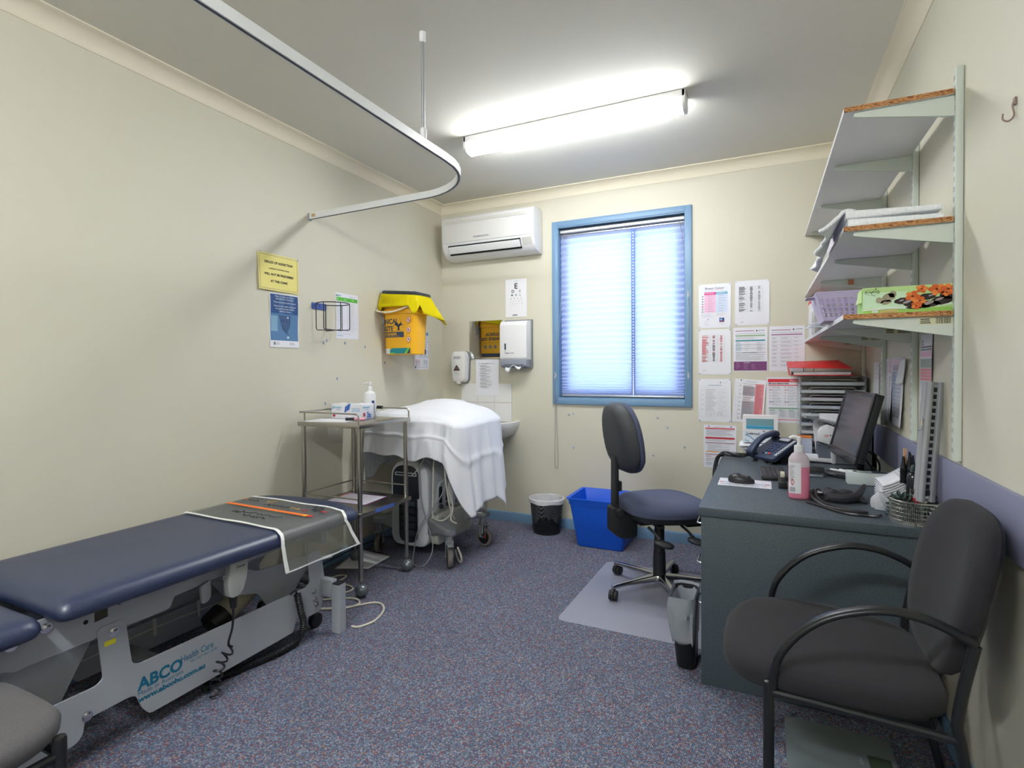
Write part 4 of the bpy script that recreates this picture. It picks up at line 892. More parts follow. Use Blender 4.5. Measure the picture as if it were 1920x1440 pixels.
for i in range(7): drop(e0_, -.006 + (i % 3)*.013, .012 + (i//3)*.013, .0062, 2 + i % 2)
for f, x, z in ((f0, -.108, .012), (e0_, -.052, .016)):
    b.face(b.add([f(x, z), f(x+.02, z), f(x+.02, z+.022), f(x, z+.022)]), 4)
for k in range(3): b.face(b.add([f0(.038, .062-k*.009), f0(.1, .062-k*.009), f0(.1, .066-k*.009), f0(.038, .066-k*.009)]), 5)
for k in range(3): b.face(b.add([f0(-.07+k*.05, .012), f0(-.04+k*.05, .012), f0(-.04+k*.05, .014), f0(-.07+k*.05, .014)]), 6)
b.obj('printed_design', [mat('cyan_print', (86, 178, 206), .5), mat('plum_print', (150, 110, 160), .5), mat('royal_print', (48, 62, 160), .5), mat('sky_print', (70, 140, 210), .5), mat('maroon_print', (170, 48, 66), .5), M_sky, M_lgrey], T, recalc=False, smooth=False)
# pump bottle
T = thing('pump_bottle', 'white pump bottle behind the glove box on the steel trolley', 'bottle', (-2.30, 2.735, .973))
b = B(); b.lathe([(.036, .973), (.0385, .977), (.0385, 1.11), (.034, 1.128), (.018, 1.138), (.015, 1.142)], (-2.30, 2.735, 0), n=24); b.obj('bottle_body', M_white, T)
b = B(); b.lathe([(.016, 1.14), (.016, 1.165), (.006, 1.168), (.006, 1.185), (.011, 1.186), (.011, 1.195), (.004, 1.198)], (-2.30, 2.735, 0), n=16); b.tube([(-2.30, 2.735, 1.191), (-2.325, 2.725, 1.191), (-2.338, 2.72, 1.186)], [.006, .0045, .004], 8); b.obj('pump_head', M_white, T)
b = B(); b.grid(lambda u, v: V((-2.30+.0388*cos(-.6+u*.5), 2.735+.0388*sin(-.6+u*.5), 1.0+.08*v)), 6, 1); b.obj('side_label', M_navy, T)
# marker
T = thing('marker_pen', 'pink marker pen with a black cap in front of the glove box', 'pen', (-2.22, 2.52, .973))
Mp = Matrix.Translation((-2.225, 2.505, .9815)) @ Matrix.Rotation(.35, 4, 'Z')
b = B(); b.lathe([(.0078, -.005), (.008, 0), (.008, .062), (.006, .066)], (0, 0, 0), 'x', n=12, M=Mp); b.obj('barrel', mat('pink_plastic', (238, 160, 184), .4), T)
b = B(); b.lathe([(.006, -.056), (.0088, -.054), (.0088, -.002), (.0086, 0)], (0, 0, 0), 'x', n=12, M=Mp); b.obj('cap', M_black, T)
T = thing('binder_clip', 'small black binder clip on the back rail of the steel trolley', 'clip', (-2.265, Y1-.004, 1.03))
B().prism([(Y1-.004-.010, 1.022), (Y1-.004+.010, 1.022), (Y1-.004+.006, 1.042), (Y1-.004-.006, 1.042)], 'x', -2.29, -2.25).obj('clip_body', M_black, T)
b = B(); b.tube([(-2.285, Y1-.016, 1.022), (-2.282, Y1-.02, 1.0), (-2.27, Y1-.02, .998), (-2.262, Y1-.018, 1.01), (-2.262, Y1-.016, 1.022)], .0012, 5); b.obj('wire_arm', M_chrome, T)

# ---------------------------------------------------------------- ultrasound machine under a drape
T = thing('ultrasound_machine', 'grey wheeled medical machine under a white drape beside the basin', 'medical machine', (-2.12, 3.2, 0))
M_us = mat('machine_white', (196, 200, 204), .4); M_us2 = mat('machine_beige', (184, 184, 174), .45); M_us3 = mat('machine_silver', (158, 162, 166), .3, .5)
def arch(x0, x1, z0, z1, rt, rb): return roundpoly([(x0, z0), (x1, z0), (x1, z1), (x0, z1)], [rb, rb, rt, rt], 7)
b = B(); b.prism(arch(-2.335, -2.03, .075, .66, .13, .08), 'y', 2.985, 3.06); b.obj('end_panel', M_us, T, bevel=.012, seg=3)
b = B(); b.prism(arch(-2.315, -2.10, .40, .625, .10, .012), 'y', 2.978, 2.99); b.obj('dock_panel', mat('machine_black', (30, 36, 42), .35), T, bevel=.003)
b = B(); b.prism(rrect(-2.29, .555, -2.115, .578, .006, 3), 'y', 2.972, 2.98, holes=[rrect(-2.283, .560, -2.122, .573, .003, 2)]); b.obj('handle_slot', M_lgrey, T)
b = B(); b.prism(arch(-2.265, -2.115, .10, .40, .012, .06), 'y', 2.979, 2.99); vp = b.obj('vent_panel', mat('machine_black', (30, 36, 42), .35), T, bevel=.003)
for k in range(5):
    b = B(); b.prism(rrect(-2.25, .15+k*.05, -2.13, .185+k*.05, .01, 3), 'y', 2.975, 2.981); b.obj('vent_slot', mat('vent_mesh', (52, 64, 72), .5, bump=(300, .6)), vp, bevel=.002)
b = B(); b.prism([(-2.03, .30), (-2.03, .60), (-2.10, .66), (-2.30, .66), (-2.335, .60), (-2.335, .10), (-2.03, .10)], 'y', 3.06, 3.44); b.obj('cabinet', M_us, T, bevel=.01)
b = B(); b.prism(roundpoly([(3.0, .10), (3.44, .10), (3.44, .30), (3.0, .30)], .03, 4), 'x', -2.02, -1.965); b.obj('plinth', M_us2, T, bevel=.008)
b = B(); b.prism(roundpoly([(3.05, .30), (3.44, .28), (3.44, .52), (3.10, .50)], .05, 4), 'x', -2.035, -2.012); cp = b.obj('connector_panel', mat('panel_grey', (176, 180, 182), .4), T, bevel=.004)
for k in range(4):
    y = 3.09 + k*.085
    b = B(); b.box((-2.012, y, .36), (-2.004, y+.03, .47)); b.obj('probe_socket', M_dark, cp, bevel=.002)
    b = B(); b.lathe([(.014, 0), (.016, .01), (.010, .022)], (-2.012, y+.015, .335), 'x', n=12); b.obj('lock_knob', M_black, cp)
b = B(); b.prism(roundpoly([(3.19, .335), (3.225, .335), (3.23, .46), (3.215, .49), (3.19, .47)], .012, 3), 'x', -2.006, -1.962); b.obj('probe_connector', M_us, T, bevel=.006)
b = B(); b.box((-2.25, 3.15, .655), (-2.09, 3.42, .94)); b.obj('column', M_us2, T, bevel=.02)
b = B(); b.prism(roundpoly([(-2.42, .80), (-1.83, .80), (-1.81, .88), (-1.85, .945), (-2.38, .945), (-2.44, .88)], .03, 4), 'y', 2.95, 3.42); b.obj('console', M_us2, T, bevel=.02)
b = B(); b.box((-2.24, 3.28, .945), (-2.02, 3.42, 1.0)); b.obj('monitor_base', M_us2, T, bevel=.03, seg=3)
def arm(x0, y0, x1, y1):
    d = V((x1-x0, y1-y0, 0)).normalized(); s_ = V((-d.y, d.x, 0)); a, c = V((x0, y0, 0)), V((x1, y1, 0)); z = V((0, 0, 1))
    sec = lambda p, w, z0, z1: [p + s_*u + z*v for u, v in roundpoly([(-w, z0), (w, z0), (w, z1), (-w, z1)], .016, 3)]
    b = B(); b.loft([sec(a, .06, .15, .285), sec(a.lerp(c, .45), .055, .185, .275), sec(a.lerp(c, .85), .045, .205, .258), sec(c+d*.02, .042, .205, .255), sec(c+d*.045, .026, .212, .248)]); b.obj('base_arm', M_us3, T)
def castor(x, y, rz, label=None):
    Mc = Matrix.Translation((x, y, 0)) @ Matrix.Rotation(rz, 4, 'Z')
    b = B(); b.lathe([(.024, .175), (.024, .204), (.027, .206)], (0, 0, 0), n=16, M=Mc); b.lathe([(.019, .165), (.026, .168), (.026, .177)], (0, 0, 0), n=16, M=Mc)
    for s_ in (-1, 1): b.box((-.018, s_*.024-.002, .065), (.024, s_*.024+.002, .17), M=Mc)
    b.box((-.02, -.026, .15), (.026, .026, .172), M=Mc)
    c = b.obj('castor_fork', M_us3, T)
    b = B(); Mw = Mc @ Matrix.Translation((.018, 0, .066)); b.lathe([(.046, -.016), (.060, -.0165), (.0655, -.010), (.0655, .010), (.060, .0165), (.046, .016)], (0, 0, 0), 'y', n=28, M=Mw); b.obj('tyre', M_rub, c)
    b = B(); b.lathe([(.012, -.0185), (.047, -.017), (.047, .017), (.012, .0185)], (0, 0, 0), 'y', n=24, M=Mw); b.obj('wheel_hub', M_black, c)
    b = B(); b.box((.03, -.014, .15), (.075, .014, .16), M=Mc @ Matrix.Rotation(.0, 4, 'Y')); b.box((.05, -.02, .153), (.09, .02, .158), M=Mc); b.obj('brake_pedal', M_us3, c, bevel=.003)
for x, y, a, ax, ay in ((-1.842, 2.945, -.9, -2.05, 3.06), (-1.84, 3.40, -.2, -2.02, 3.40), (-2.44, 2.99, -1.2, -2.32, 3.06), (-2.44, 3.42, .4, -2.32, 3.38)):
    arm(ax, ay, x, y); castor(x, y, a)
M_cab = mat('cream_cable', (202, 198, 186), .5); M_cab2 = mat('grey_cable', (150, 154, 160), .5)
for pts, r, m in (([(-2.0, 3.02, .80), (-1.99, 2.99, .55), (-1.985, 2.975, .38), (-1.985, 2.98, .30), (-1.93, 2.99, .275), (-1.90, 3.05, .30), (-1.93, 3.12, .34)], .0055, M_cab),
                  ([(-1.93, 3.05, .80), (-1.925, 3.03, .62), (-1.90, 3.02, .46), (-1.88, 3.03, .34), (-1.87, 3.06, .28), (-1.91, 3.1, .29)], .006, M_cab),
                  ([(-1.965, 3.2, .44), (-1.93, 3.1, .50), (-1.90, 3.05, .46), (-1.87, 3.04, .36), (-1.86, 3.0, .29), (-1.83, 3.02, .262)], .006, M_cab),
                  ([(-2.08, 2.96, .80), (-2.08, 2.955, .55), (-2.06, 2.95, .38), (-1.99, 2.94, .22), (-1.96, 2.93, .10), (-1.99, 2.88, .008), (-2.07, 2.87, .008), (-2.11, 2.94, .09), (-2.08, 2.95, .22), (-1.98, 2.97, .36), (-1.93, 3.02, .47), (-1.95, 3.1, .62), (-1.98, 3.1, .80)], .0035, M_cab2),
                  ([(-2.15, 2.97, .56), (-2.10, 2.955, .60), (-2.03, 2.95, .70), (-2.01, 2.98, .82)], .004, M_cab),
                  ([(-1.80, 2.98, .12), (-1.765, 2.965, .07), (-1.78, 2.99, .02), (-1.85, 3.06, .012), (-1.95, 3.2, .012)], .006, M_cab),
                  ([(-1.80, 3.30, .62), (-1.79, 3.30, .35), (-1.79, 3.30, .12)], .002, M_cab2), ([(-1.78, 3.34, .62), (-1.775, 3.34, .4), (-1.80, 3.38, .27)], .003, M_cab2), ([(-1.79, 3.33, .62), (-1.785, 3.33, .30), (-1.785, 3.33, .10)], .002, M_cab2)):
    b = B(); b.tube(smoothpath(pts, 8), r, 7); b.obj('cable', m, T)
b = B(); b.lathe([(.005, 0), (.005, .022)], (-1.785, 3.33, .08), n=8); b.obj('lead_tip', mat('red_tip', (196, 40, 44), .5), T)
b = B(); b.lathe([(.005, 0), (.005, .02)], (-1.79, 3.30, .10), n=8); b.obj('lead_tip', M_black, T)

# drape
def drape():
    N, K = 200, 56; rx0, rx1, ry0, ry1 = -2.50, -1.735, 2.885, 3.50
    base = []; per = rrect(rx0, ry0, rx1, ry1, .07, 6); P = [V((x, y, 0)) for x, y in per]; L = [0]
    for a, c in zip(P, P[1:]+P[:1]): L.append(L[-1] + (c-a).length)
    for i in range(N):
        d = L[-1]*i/N; j = max(k for k in range(len(P)) if L[k] <= d + 1e-9); t = (d-L[j])/max(1e-9, L[j+1]-L[j]); base.append(P[j].lerp(P[(j+1) % len(P)], t))
    ctr = V((-2.12, 3.2, 0)); q = random.Random(5); ph = [q.random()*6 for _ in range(8)]
    def top(x, y):
        z = .985 + .075*math.exp(-((x+2.13)/.26)**2 - ((y-3.36)/.22)**2)
        return z - .03*max(0, (x+1.95)/.2)**2 - .018*max(0, (2.98-y)/.1)**2
    # hem heights by place: (x, y, z)
    def hem(p):
        x, y = p.x, p.y
        if y < ry0 + .05:                                  # front
            f = (x - rx0)/(rx1-rx0)
            if f < .06: return .50
            z = .70 + .018*sin(f*19) + .03*math.exp(-((f-.25)/.08)**2)
            if f > .9: z = .70 - (f-.9)/.1*.34
            return z
        if x > rx1 - .05:                                  # right side
            g = (y - ry0)/(ry1-ry0)
            pts = [(0, .36), (.12, .335), (.2, .38), (.4, .395), (.62, .40), (.72, .36), (.8, .30), (.9, .40), (1, .46)]
            for (a, za), (c, zc) in zip(pts, pts[1:]):
                if a <= g <= c: return za + (zc-za)*(g-a)/(c-a)
            return .45
        if x < rx0 + .05:
            g = (y-ry0)/(ry1-ry0); return .46 + .12*min(1, g*3) + .02*sin(g*20)
        return .55
    V_ = []; b = B()
    def pt(i, k):
        p = base[i % N]; 
        if k <= 20:
            t = (k/20); e = t**.8; xy = ctr.lerp(p, e); z = top(xy.x, xy.y)
            z -= .022*max(0, t-.8)/.2 * ((t-.8)/.2 if t > .8 else 0)
            z += .005*(math.exp(-((xy.x+2.02)/.012)**2) + math.exp(-((xy.x+2.27)/.012)**2) + math.exp(-((xy.y-3.1)/.012)**2)); z += .004*sin(xy.x*22+ph[0])*sin(xy.y*19+ph[1]) * (t*1.0)
            return V((xy.x, xy.y, z))
        t = (k-20)/(K-20); n_ = V((0, 0, 0)); a, c = base[(i-1) % N], base[(i+1) % N]; tt = (c-a).normalized(); n_ = V((tt.y, -tt.x, 0))
        z0 = top(p.x, p.y) - .022; z1 = hem(p); s_ = i/N*L[-1]
        fold = .014*sin(s_*21+ph[2]) + .012*sin(s_*37+ph[3]+t*1.2) + .016*sin(s_*9+ph[4])
        flare = .02*t**.6 + .05*t*t
        if p.x > rx1-.05: flare = .012 + .055*t
        if p.x < rx0+.05: flare = .012*t - .0
        corner = 0
        if p.x > rx1-.09 and p.y < ry0+.09: corner = .03*t
        if p.y < ry0+.05: flare = min(flare, .03*t+.012)
        cr_ = .007*(math.exp(-((t-.42)/.035)**2) + .8*math.exp(-(((s_*4.3) % 1 - .5)/.045)**2)); off = .004 + cr_ + flare + (fold*(.25+.75*t)*min(1, t*2.2)) * (0.5 if p.x < rx0+.05 else 1) + corner
        q_ = p + n_*off
        if p.y < ry0 + .05: q_.y = max(q_.y, 2.835)
        q_.x = max(q_.x, XL+.012)
        return V((q_.x, q_.y, z0 + (z1-z0)*t))
    b.grid(lambda u, v: pt(int(round(u*N)), int(round(v*K))), N, K, wrap=True)
    bmesh.ops.remove_doubles(b.bm, verts=b.bm.verts[:], dist=1e-5)
    return b.obj('drape_sheet', mat('white_cotton', (226, 228, 236), .85, bump=(14, .12), sheen=.1), ang=80, solid=.0016)
tag(drape(), 'white cotton drape thrown over the wheeled medical machine', 'drape')

# ---------------------------------------------------------------- mesh bin and blue tub by the window wall
def mesh_mat():
    m = mat('black_mesh', (30, 31, 34), .4, .4); n, l, p = nodes_of(m)
    g = n.new('ShaderNodeTexCoord'); sx_ = []
    v = n.new('ShaderNodeTexVoronoi'); v.inputs['Scale'].default_value = 330; v.inputs['Randomness'].default_value = 0
    l.new(g.outputs['Object'], v.inputs['Vector']); c = n.new('ShaderNodeMath'); c.operation = 'GREATER_THAN'; c.inputs[1].default_value = .42
    l.new(v.outputs['Distance'], c.inputs[0]); t = n.new('ShaderNodeBsdfTransparent'); x = n.new('ShaderNodeMixShader')
    l.new(c.outputs[0], x.inputs[0]); l.new(t.outputs[0], x.inputs[1]); l.new(p.outputs[0], x.inputs[2]); l.new(x.outputs[0], n['Material Output'].inputs['Surface'])
    return m
cx, cy = -1.535, 3.885
T = thing('mesh_bin', 'black mesh waste bin with a white liner against the window wall', 'bin', (cx, cy, 0))
b = B(); b.lathe([(.100, .002), (.102, .012), (.126, .262)], (cx, cy, 0), n=40, cap=False, sx=1.06, sy=.98); b.obj('mesh_body', mesh_mat(), T)
b = B(); b.lathe([(.1, .002), (.1015, .005), (.1015, .01), (.004, .011)], (cx, cy, 0), n=40, sx=1.06, sy=.98); b.obj('base_plate', M_black, T)
b = B(); b.tube([(cx+.127*1.06*cos(2*PI*i/40), cy+.127*.98*sin(2*PI*i/40), .265) for i in range(40)], .004, 8, closed=True); b.obj('rim', M_black, T)
q = random.Random(3); M_lin = mat('white_liner', (222, 222, 224), .4, trans=.15, bump=(35, .5))
def lin_(u, v):
    a = 2*PI*u; w = 1 + .02*sin(a*9)*v
    if v < .3: z = .238 + .032*(v/.3) + .004*sin(a*5); r = .1325
    elif v < .42: z = .272; r = .1325 - .012*(v-.3)/.12
    else: t = (v-.42)/.58; z = .270 - .17*t - .03*t*sin(a*2+1) - .012*sin(a*11)*t; r = (.120 - .03*t**2 + .008*sin(a*7+t*4)*t)
    return V((cx + r*1.06*w*cos(a), cy + r*.98*w*sin(a), z))
b = B(); b.grid(lin_, 60, 22, wrap=True); b.obj('bin_liner', M_lin, T, ang=80)
# blue tub
T = thing('storage_tub', 'bright blue plastic tub on the carpet behind the office chair', 'tub', (-1.06, 3.85, 0))
M_tub = mat('blue_plastic', (22, 92, 216), .35)
def tub_ring(z, o): k = z/.345; return [(x, y, z) for x, y in rrect(-1.215 - .055*k - o, 3.665 - .03*k - o, -.885 + .035*k + o, 4.0 + .0*k + o*.3, .022+o*.5, 4)]
b = B(); b.loft([tub_ring(.003, -.004), tub_ring(.008, 0), tub_ring(.300, 0), tub_ring(.302, .006), tub_ring(.338, .006), tub_ring(.340, .016), tub_ring(.350, .016), tub_ring(.352, .012), tub_ring(.345, -.003), tub_ring(.02, -.006)])
b.obj('shell', M_tub, T, ang=40)
hx = -1.2855
b = B(); b.prism(rrect(3.76, .285, 3.86, .318, .012, 3), 'x', hx+.008, hx+.012); b.obj('grip_slot', mat('slot_cream', (190, 186, 150), .6), T)
b = B(); b.prism([(3.70, .12), (3.735, .16), (3.715, .19), (3.70, .18)], 'x', -.8825, -.8815); b.obj('yellow_mark', mat('mark_yellow', (214, 190, 80), .5), T)
# ---------------------------------------------------------------- desk
def desk_mat():
    m = mat('charcoal_laminate', (62, 72, 80), .5); n, l, p = nodes_of(m)
    g = n.new('ShaderNodeTexCoord'); v = n.new('ShaderNodeTexNoise'); v.inputs['Scale'].default_value = 420; v.inputs['Detail'].default_value = 2
    r = n.new('ShaderNodeValToRGB'); e = r.color_ramp.elements; e[0].position = .42; e[0].color = lin((50, 60, 68)); e[1].position = .66; e[1].color = lin((92, 102, 110))
    l.new(g.outputs['Object'], v.inputs['Vector']); l.new(v.outputs['Fac'], r.inputs['Fac']); l.new(r.outputs['Color'], p.inputs['Base Color'])
    return m
M_desk = desk_mat()
ZD = .72
T = thing('desk', 'charcoal speckled laminate desk against the right wall', 'desk', (.15, 3.0, 0))
b = B(); b.prism([(-.237, 2.25), (.552, 2.25), (.552, 4.022), (-.10, 4.022), (-.10, 3.645), (-.237, 3.645)], 'z', ZD-.034, ZD); b.obj('desk_top', M_desk, T, bevel=.002)
B().box((-.228, 2.262, .002), (.535, 2.280, ZD-.034)).obj('end_panel', M_desk, T, bevel=.001)
B().box((-.228, 3.61, .002), (.535, 3.628, ZD-.034)).obj('end_panel', M_desk, T, bevel=.001)
B().box((.50, 2.281, .15), (.516, 3.609, ZD-.035)).obj('modesty_panel', M_desk, T)
B().box((-.205, 2.281, .06), (.30, 2.70, ZD-.036)).obj('pedestal', M_desk, T)
for z0, z1 in ((.07, .34), (.35, .51), (.52, .676)):
    B().box((-.224, 2.284, z0), (-.206, 2.70, z1)).obj('drawer_front', M_desk, T, bevel=.0015)
    b = B(); zc = z1 - .05; b.tube(roundrail([(-.224, 2.36, zc), (-.252, 2.36, zc), (-.252, 2.46, zc), (-.224, 2.46, zc)], .012), .004, 8); b.obj('drawer_handle', M_chrome, T)
B().box((-.09, 3.66, .002), (-.074, 4.0, ZD-.034)).obj('return_panel', M_desk, T)

# ---------------------------------------------------------------- desk-top items, front half
c4 = [(-.185, 2.892), (.035, 2.852), (.031, 2.712), (-.199, 2.712)]
s = Sheet((-.199, 2.892, ZD), V((1, -.02, 0)), V((0, -1, 0)), .232, .18, M_pap2, off=.0008)
s.rect(4, 92, 224, 16, mat('card_blue', (170, 186, 226), .5)); s.rect(6, 92, 16, 14, M_red, 2); s.rect(204, 96, 20, 10, M_red, 2)
i = s.col(M_ink); s.b.text('NORTHERN BAY HEALTH', .0145, lambda u, v: s.pos(95 - u*1000, 140 + v*1000, 2), i, 'CENTER', .0006)
i = s.col(M_navy); s.disc(198, 146, 6, M_navy, 2, 14, 3.6); s.disc(206, 146, 5, M_red, 2, 14, 3)
s.b.text('Connect to', .009, lambda u, v: s.pos(190 - u*1000, 122 + v*1000, 2), s.col(M_red), 'CENTER')
tag(s.obj('mouse_card'), 'white printed card with blue stripe lying under the mouse', 'card')
T = thing('computer_mouse', 'black computer mouse on the white printed card', 'mouse', (-.10, 2.80, ZD+.002))
Mm = Matrix.Translation((-.098, 2.80, ZD+.0022)) @ Matrix.Rotation(-.12, 4, 'Z')
def mring(z, k, ks=1): return [Mm @ V((.060*k*cos(a)*(1 if cos(a) > 0 else 1), .032*k*sin(a)*(1-.12*cos(a))*ks, z*(1-.22*cos(a)) if z > .012 else z)) for a in [2*PI*i/28 for i in range(28)]]
b = B(); b.loft([mring(0, .9), mring(.004, 1), mring(.012, 1.0), mring(.022, .95), mring(.030, .8), mring(.0355, .5), mring(.037, .2)]); b.obj('shell', mat('mouse_black', (38, 38, 42), .35), T, ang=60)
b = B(); b.lathe([(.008, -.003), (.009, 0), (.008, .003)], (0, 0, 0), 'y', n=14, M=Mm @ Matrix.Translation((.034, 0, .026))); b.obj('scroll_wheel', M_black, T)
# keyboard
T = thing('keyboard', 'black keyboard lying end-on on the desk in front of the telephone', 'keyboard', (.045, 3.05, ZD))
ko, ku, kv = V((-.008, 2.912, ZD+.002)), V((.997, .065, 0)), V((-.066, .997, .012))
kp = lambda u, v, z: ko + ku*u + kv*v + V((0, 0, z))
b = B(); b.loft([[kp(u, v, z) for u, v in rrect(0, 0, .122, .272, .008, 3)] for z in (0, .016)]); b.loft([[kp(u, v, z) for u, v in rrect(.012, .20, .11, .26, .004, 2)] for z in (-.004, 0)]); b.obj('case', M_black, T, bevel=.002)
b = B(); q = random.Random(1)
for r_ in range(5):
    for c in range(11):
        if r_ == 0 and 4 < c < 9: continue
        u0, v0 = .008+r_*.0215, .012+c*.0228; b.loft([[kp(u0+du*.0185+k*s0, v0+dv*.0195+k*s1, z) for du, dv, s0, s1 in ((0, 0, 1, 1), (1, 0, -1, 1), (1, 1, -1, -1), (0, 1, 1, -1))] for k, z in ((0, .016), (.002, .021))])
b.loft([[kp(.008+du*.0185, .127+dv*.085, z) for du, dv in ((0, 0), (1, 0), (1, 1), (0, 1))] for z in (.016, .020)]); b.obj('keys', mat('key_black', (52, 52, 56), .45), T)
b = B(); b.tube([kp(.122, .01, .014), kp(.122, .26, .014)], .0012, 5); b.tube([kp(.0, .01, .014), kp(.0, .26, .014)], .0012, 5); b.obj('edge_strip', mat('key_blue_edge', (110, 124, 170), .3), T)
# tape dispenser
T = thing('tape_dispenser', 'small black tape dispenser beside the pink sanitiser bottle', 'tape dispenser', (.085, 2.77, ZD))
b = B(); b.prism(roundpoly([(2.735, ZD+.001), (2.83, ZD+.001), (2.83, ZD+.02), (2.80, ZD+.05), (2.775, ZD+.05), (2.757, ZD+.026), (2.745, ZD+.034), (2.735, ZD+.03)], .005, 3), 'x', .062, .096); b.obj('body', M_black, T, bevel=.002)
b = B(); b.lathe([(.012, -.009), (.019, -.009), (.019, .009), (.012, .009)], (.079, 2.79, ZD+.052), 'x', n=20); b.obj('tape_roll', mat('tape_clear', (180, 176, 160), .2), T)
# sanitiser bottle
T = thing('sanitiser_bottle', 'clear pump bottle half full of pink hand sanitiser on the desk', 'bottle', (.135, 2.565, ZD))
bc = V((.135, 2.565)); rzb = .15
def oval(z, kx, ky, n=32):
    out = []
    for i in range(n):
        a = 2*PI*i/n; x, y = kx*math.copysign(abs(cos(a))**.8, cos(a)), ky*math.copysign(abs(sin(a))**.8, sin(a))
        out.append(V((bc.x + x*cos(rzb) - y*sin(rzb), bc.y + x*sin(rzb) + y*cos(rzb), z)))
    return out
def two(name, rgb, k, rough=.35):
    m = mat(name, rgb, rough); n, l, p = nodes_of(m); t = n.new('ShaderNodeBsdfTranslucent'); t.inputs['Color'].default_value = lin(rgb)
    x = n.new('ShaderNodeMixShader'); x.inputs[0].default_value = k; l.new(p.outputs[0], x.inputs[1]); l.new(t.outputs[0], x.inputs[2]); l.new(x.outputs[0], n['Material Output'].inputs['Surface']); return m
b = B(); b.loft([oval(ZD+.001, .034, .022), oval(ZD+.004, .0385, .026), oval(ZD+.012, .040, .0275), oval(ZD+.137, .040, .0275)]); b.obj('liquid', two('pink_liquid', (242, 158, 186), .4, .2), T, ang=50)
b = B(); b.loft([oval(ZD+.1372, .040, .0275), oval(ZD+.162, .040, .0275), oval(ZD+.172, .038, .026), oval(ZD+.188, .028, .021), oval(ZD+.196, .018, .016), oval(ZD+.2, .015, .015)]); b.obj('clear_shoulder', two('frosted_plastic', (226, 216, 222), .45), T, ang=50)
b = B(); b.lathe([(.0185, ZD+.198), (.0185, ZD+.224), (.0165, ZD+.226), (.008, ZD+.228), (.007, ZD+.245), (.010, ZD+.246), (.010, ZD+.262), (.004, ZD+.264)], (bc.x, bc.y, 0), n=20); b.tube(smoothpath([(bc.x, bc.y, ZD+.258), (bc.x-.022, bc.y-.004, ZD+.262), (bc.x-.036, bc.y-.006, ZD+.256)]), [.0065]*8+[.0055]*5, 8); b.obj('pump_head', M_white, T)
def lab(a0, a1, z0, z1, m, o=.0006, n=8):
    f = lambda u, v: (lambda a: V((bc.x + (.040+o)*math.copysign(abs(cos(a))**.8, cos(a))*cos(rzb) - (.0275+o)*math.copysign(abs(sin(a))**.8, sin(a))*sin(rzb), bc.y + (.040+o)*math.copysign(abs(cos(a))**.8, cos(a))*sin(rzb) + (.0275+o)*math.copysign(abs(sin(a))**.8, sin(a))*cos(rzb), z0+(z1-z0)*v)))(math.radians(a0+(a1-a0)*u))
    b.grid(f, n, 2, m); return f
b = B(); lab(192, 272, ZD+.026, ZD+.155, 0); q = random.Random(6)
for k in range(16): lab(200, 200+50*(.5+.5*q.random()), ZD+.142-k*.0042, ZD+.1436-k*.0042, 1, .0010, 5)
f = lab(225, 226, ZD+.07, ZD+.071, 1, .0009, 1)
def lp(a, z, o=.0012): a = math.radians(a); x, y = (.040+o)*math.copysign(abs(cos(a))**.8, cos(a)), (.0275+o)*math.copysign(abs(sin(a))**.8, sin(a)); return V((bc.x+x*cos(rzb)-y*sin(rzb), bc.y+x*sin(rzb)+y*cos(rzb), z))
b.face(b.add([lp(212, ZD+.072), lp(228, ZD+.058), lp(246, ZD+.072), lp(228, ZD+.088)]), 2); b.face(b.add([lp(224, ZD+.068, .0016), lp(232, ZD+.068, .0016), lp(228, ZD+.08, .0016)]), 1)
for k in range(12): lab(204+k*3.6, 204+k*3.6+(2.4 if k % 3 else 1.2), ZD+.032, ZD+.052, 1, .0011, 1)
b.obj('front_label', [M_paper, M_grey, mat('hazard_red', (206, 30, 52), .5)], T, smooth=False)

# ---------------------------------------------------------------- telephone
T = thing('desk_telephone', 'navy desk telephone with curly cord at the back left of the desk', 'telephone', (.05, 3.49, ZD))
pb, pu, pv = V((-.083, 3.503, .752)), V((.127, -.142, 0)).normalized(), V((.136, .121, .099)).normalized(); pn = pu.cross(pv)
pp = lambda u, v, n_: pb + pu*u + pv*v + pn*n_
M_ph = mat('phone_navy', (52, 60, 84), .38); M_ph2 = mat('phone_dark', (36, 40, 52), .35)
def slab(b, u0, v0, u1, v1, n0, n1, r=.006, m=None, k=3): b.loft([[pp(u, v, z) for u, v in rrect(u0, v0, u1, v1, r, k)] for z in (n0, n1)], m)
b = B(); slab(b, 0, 0, .195, .212, -.022, .004, .02, k=5); b.obj('base', M_ph, T, bevel=.005, seg=3)
b = B(); b.loft([[pp(u, v, -.02) for u, v in rrect(.02, .08, .175, .205, .01)], [V((pp(u, v, 0).x, pp(u, v, 0).y, ZD+.001)) for u, v in rrect(.03, .10, .165, .19, .01)]]); 
b.loft([[pp(u, v, -.022) for u, v in rrect(.02, .01, .05, .03, .004)], [V((pp(u, v, 0).x, pp(u, v, 0).y, ZD+.001)) for u, v in rrect(.022, .012, .048, .028, .004)]]); b.loft([[pp(u, v, -.022) for u, v in rrect(.14, .01, .17, .03, .004)], [V((pp(u, v, 0).x, pp(u, v, 0).y, ZD+.001)) for u, v in rrect(.142, .012, .168, .028, .004)]]); b.obj('stand', M_black, T)
b = B(); slab(b, .072, .165, .165, .205, .004, .012, .004); b.obj('display_hood', M_ph2, T, bevel=.002)
b = B(); slab(b, .082, .172, .155, .196, .012, .0128, .002); b.obj('display', mat('lcd_grey', (168, 172, 184), .2), T)
b = B()
for r_ in range(4):
    for c in range(3): slab(b, .075+c*.021, .066+r_*.0215, .075+c*.021+.0145, .066+r_*.0215+.0145, .004, .009, .003)
    slab(b, .145, .066+r_*.0215, .162, .066+r_*.0215+.010, .004, .008, .002)
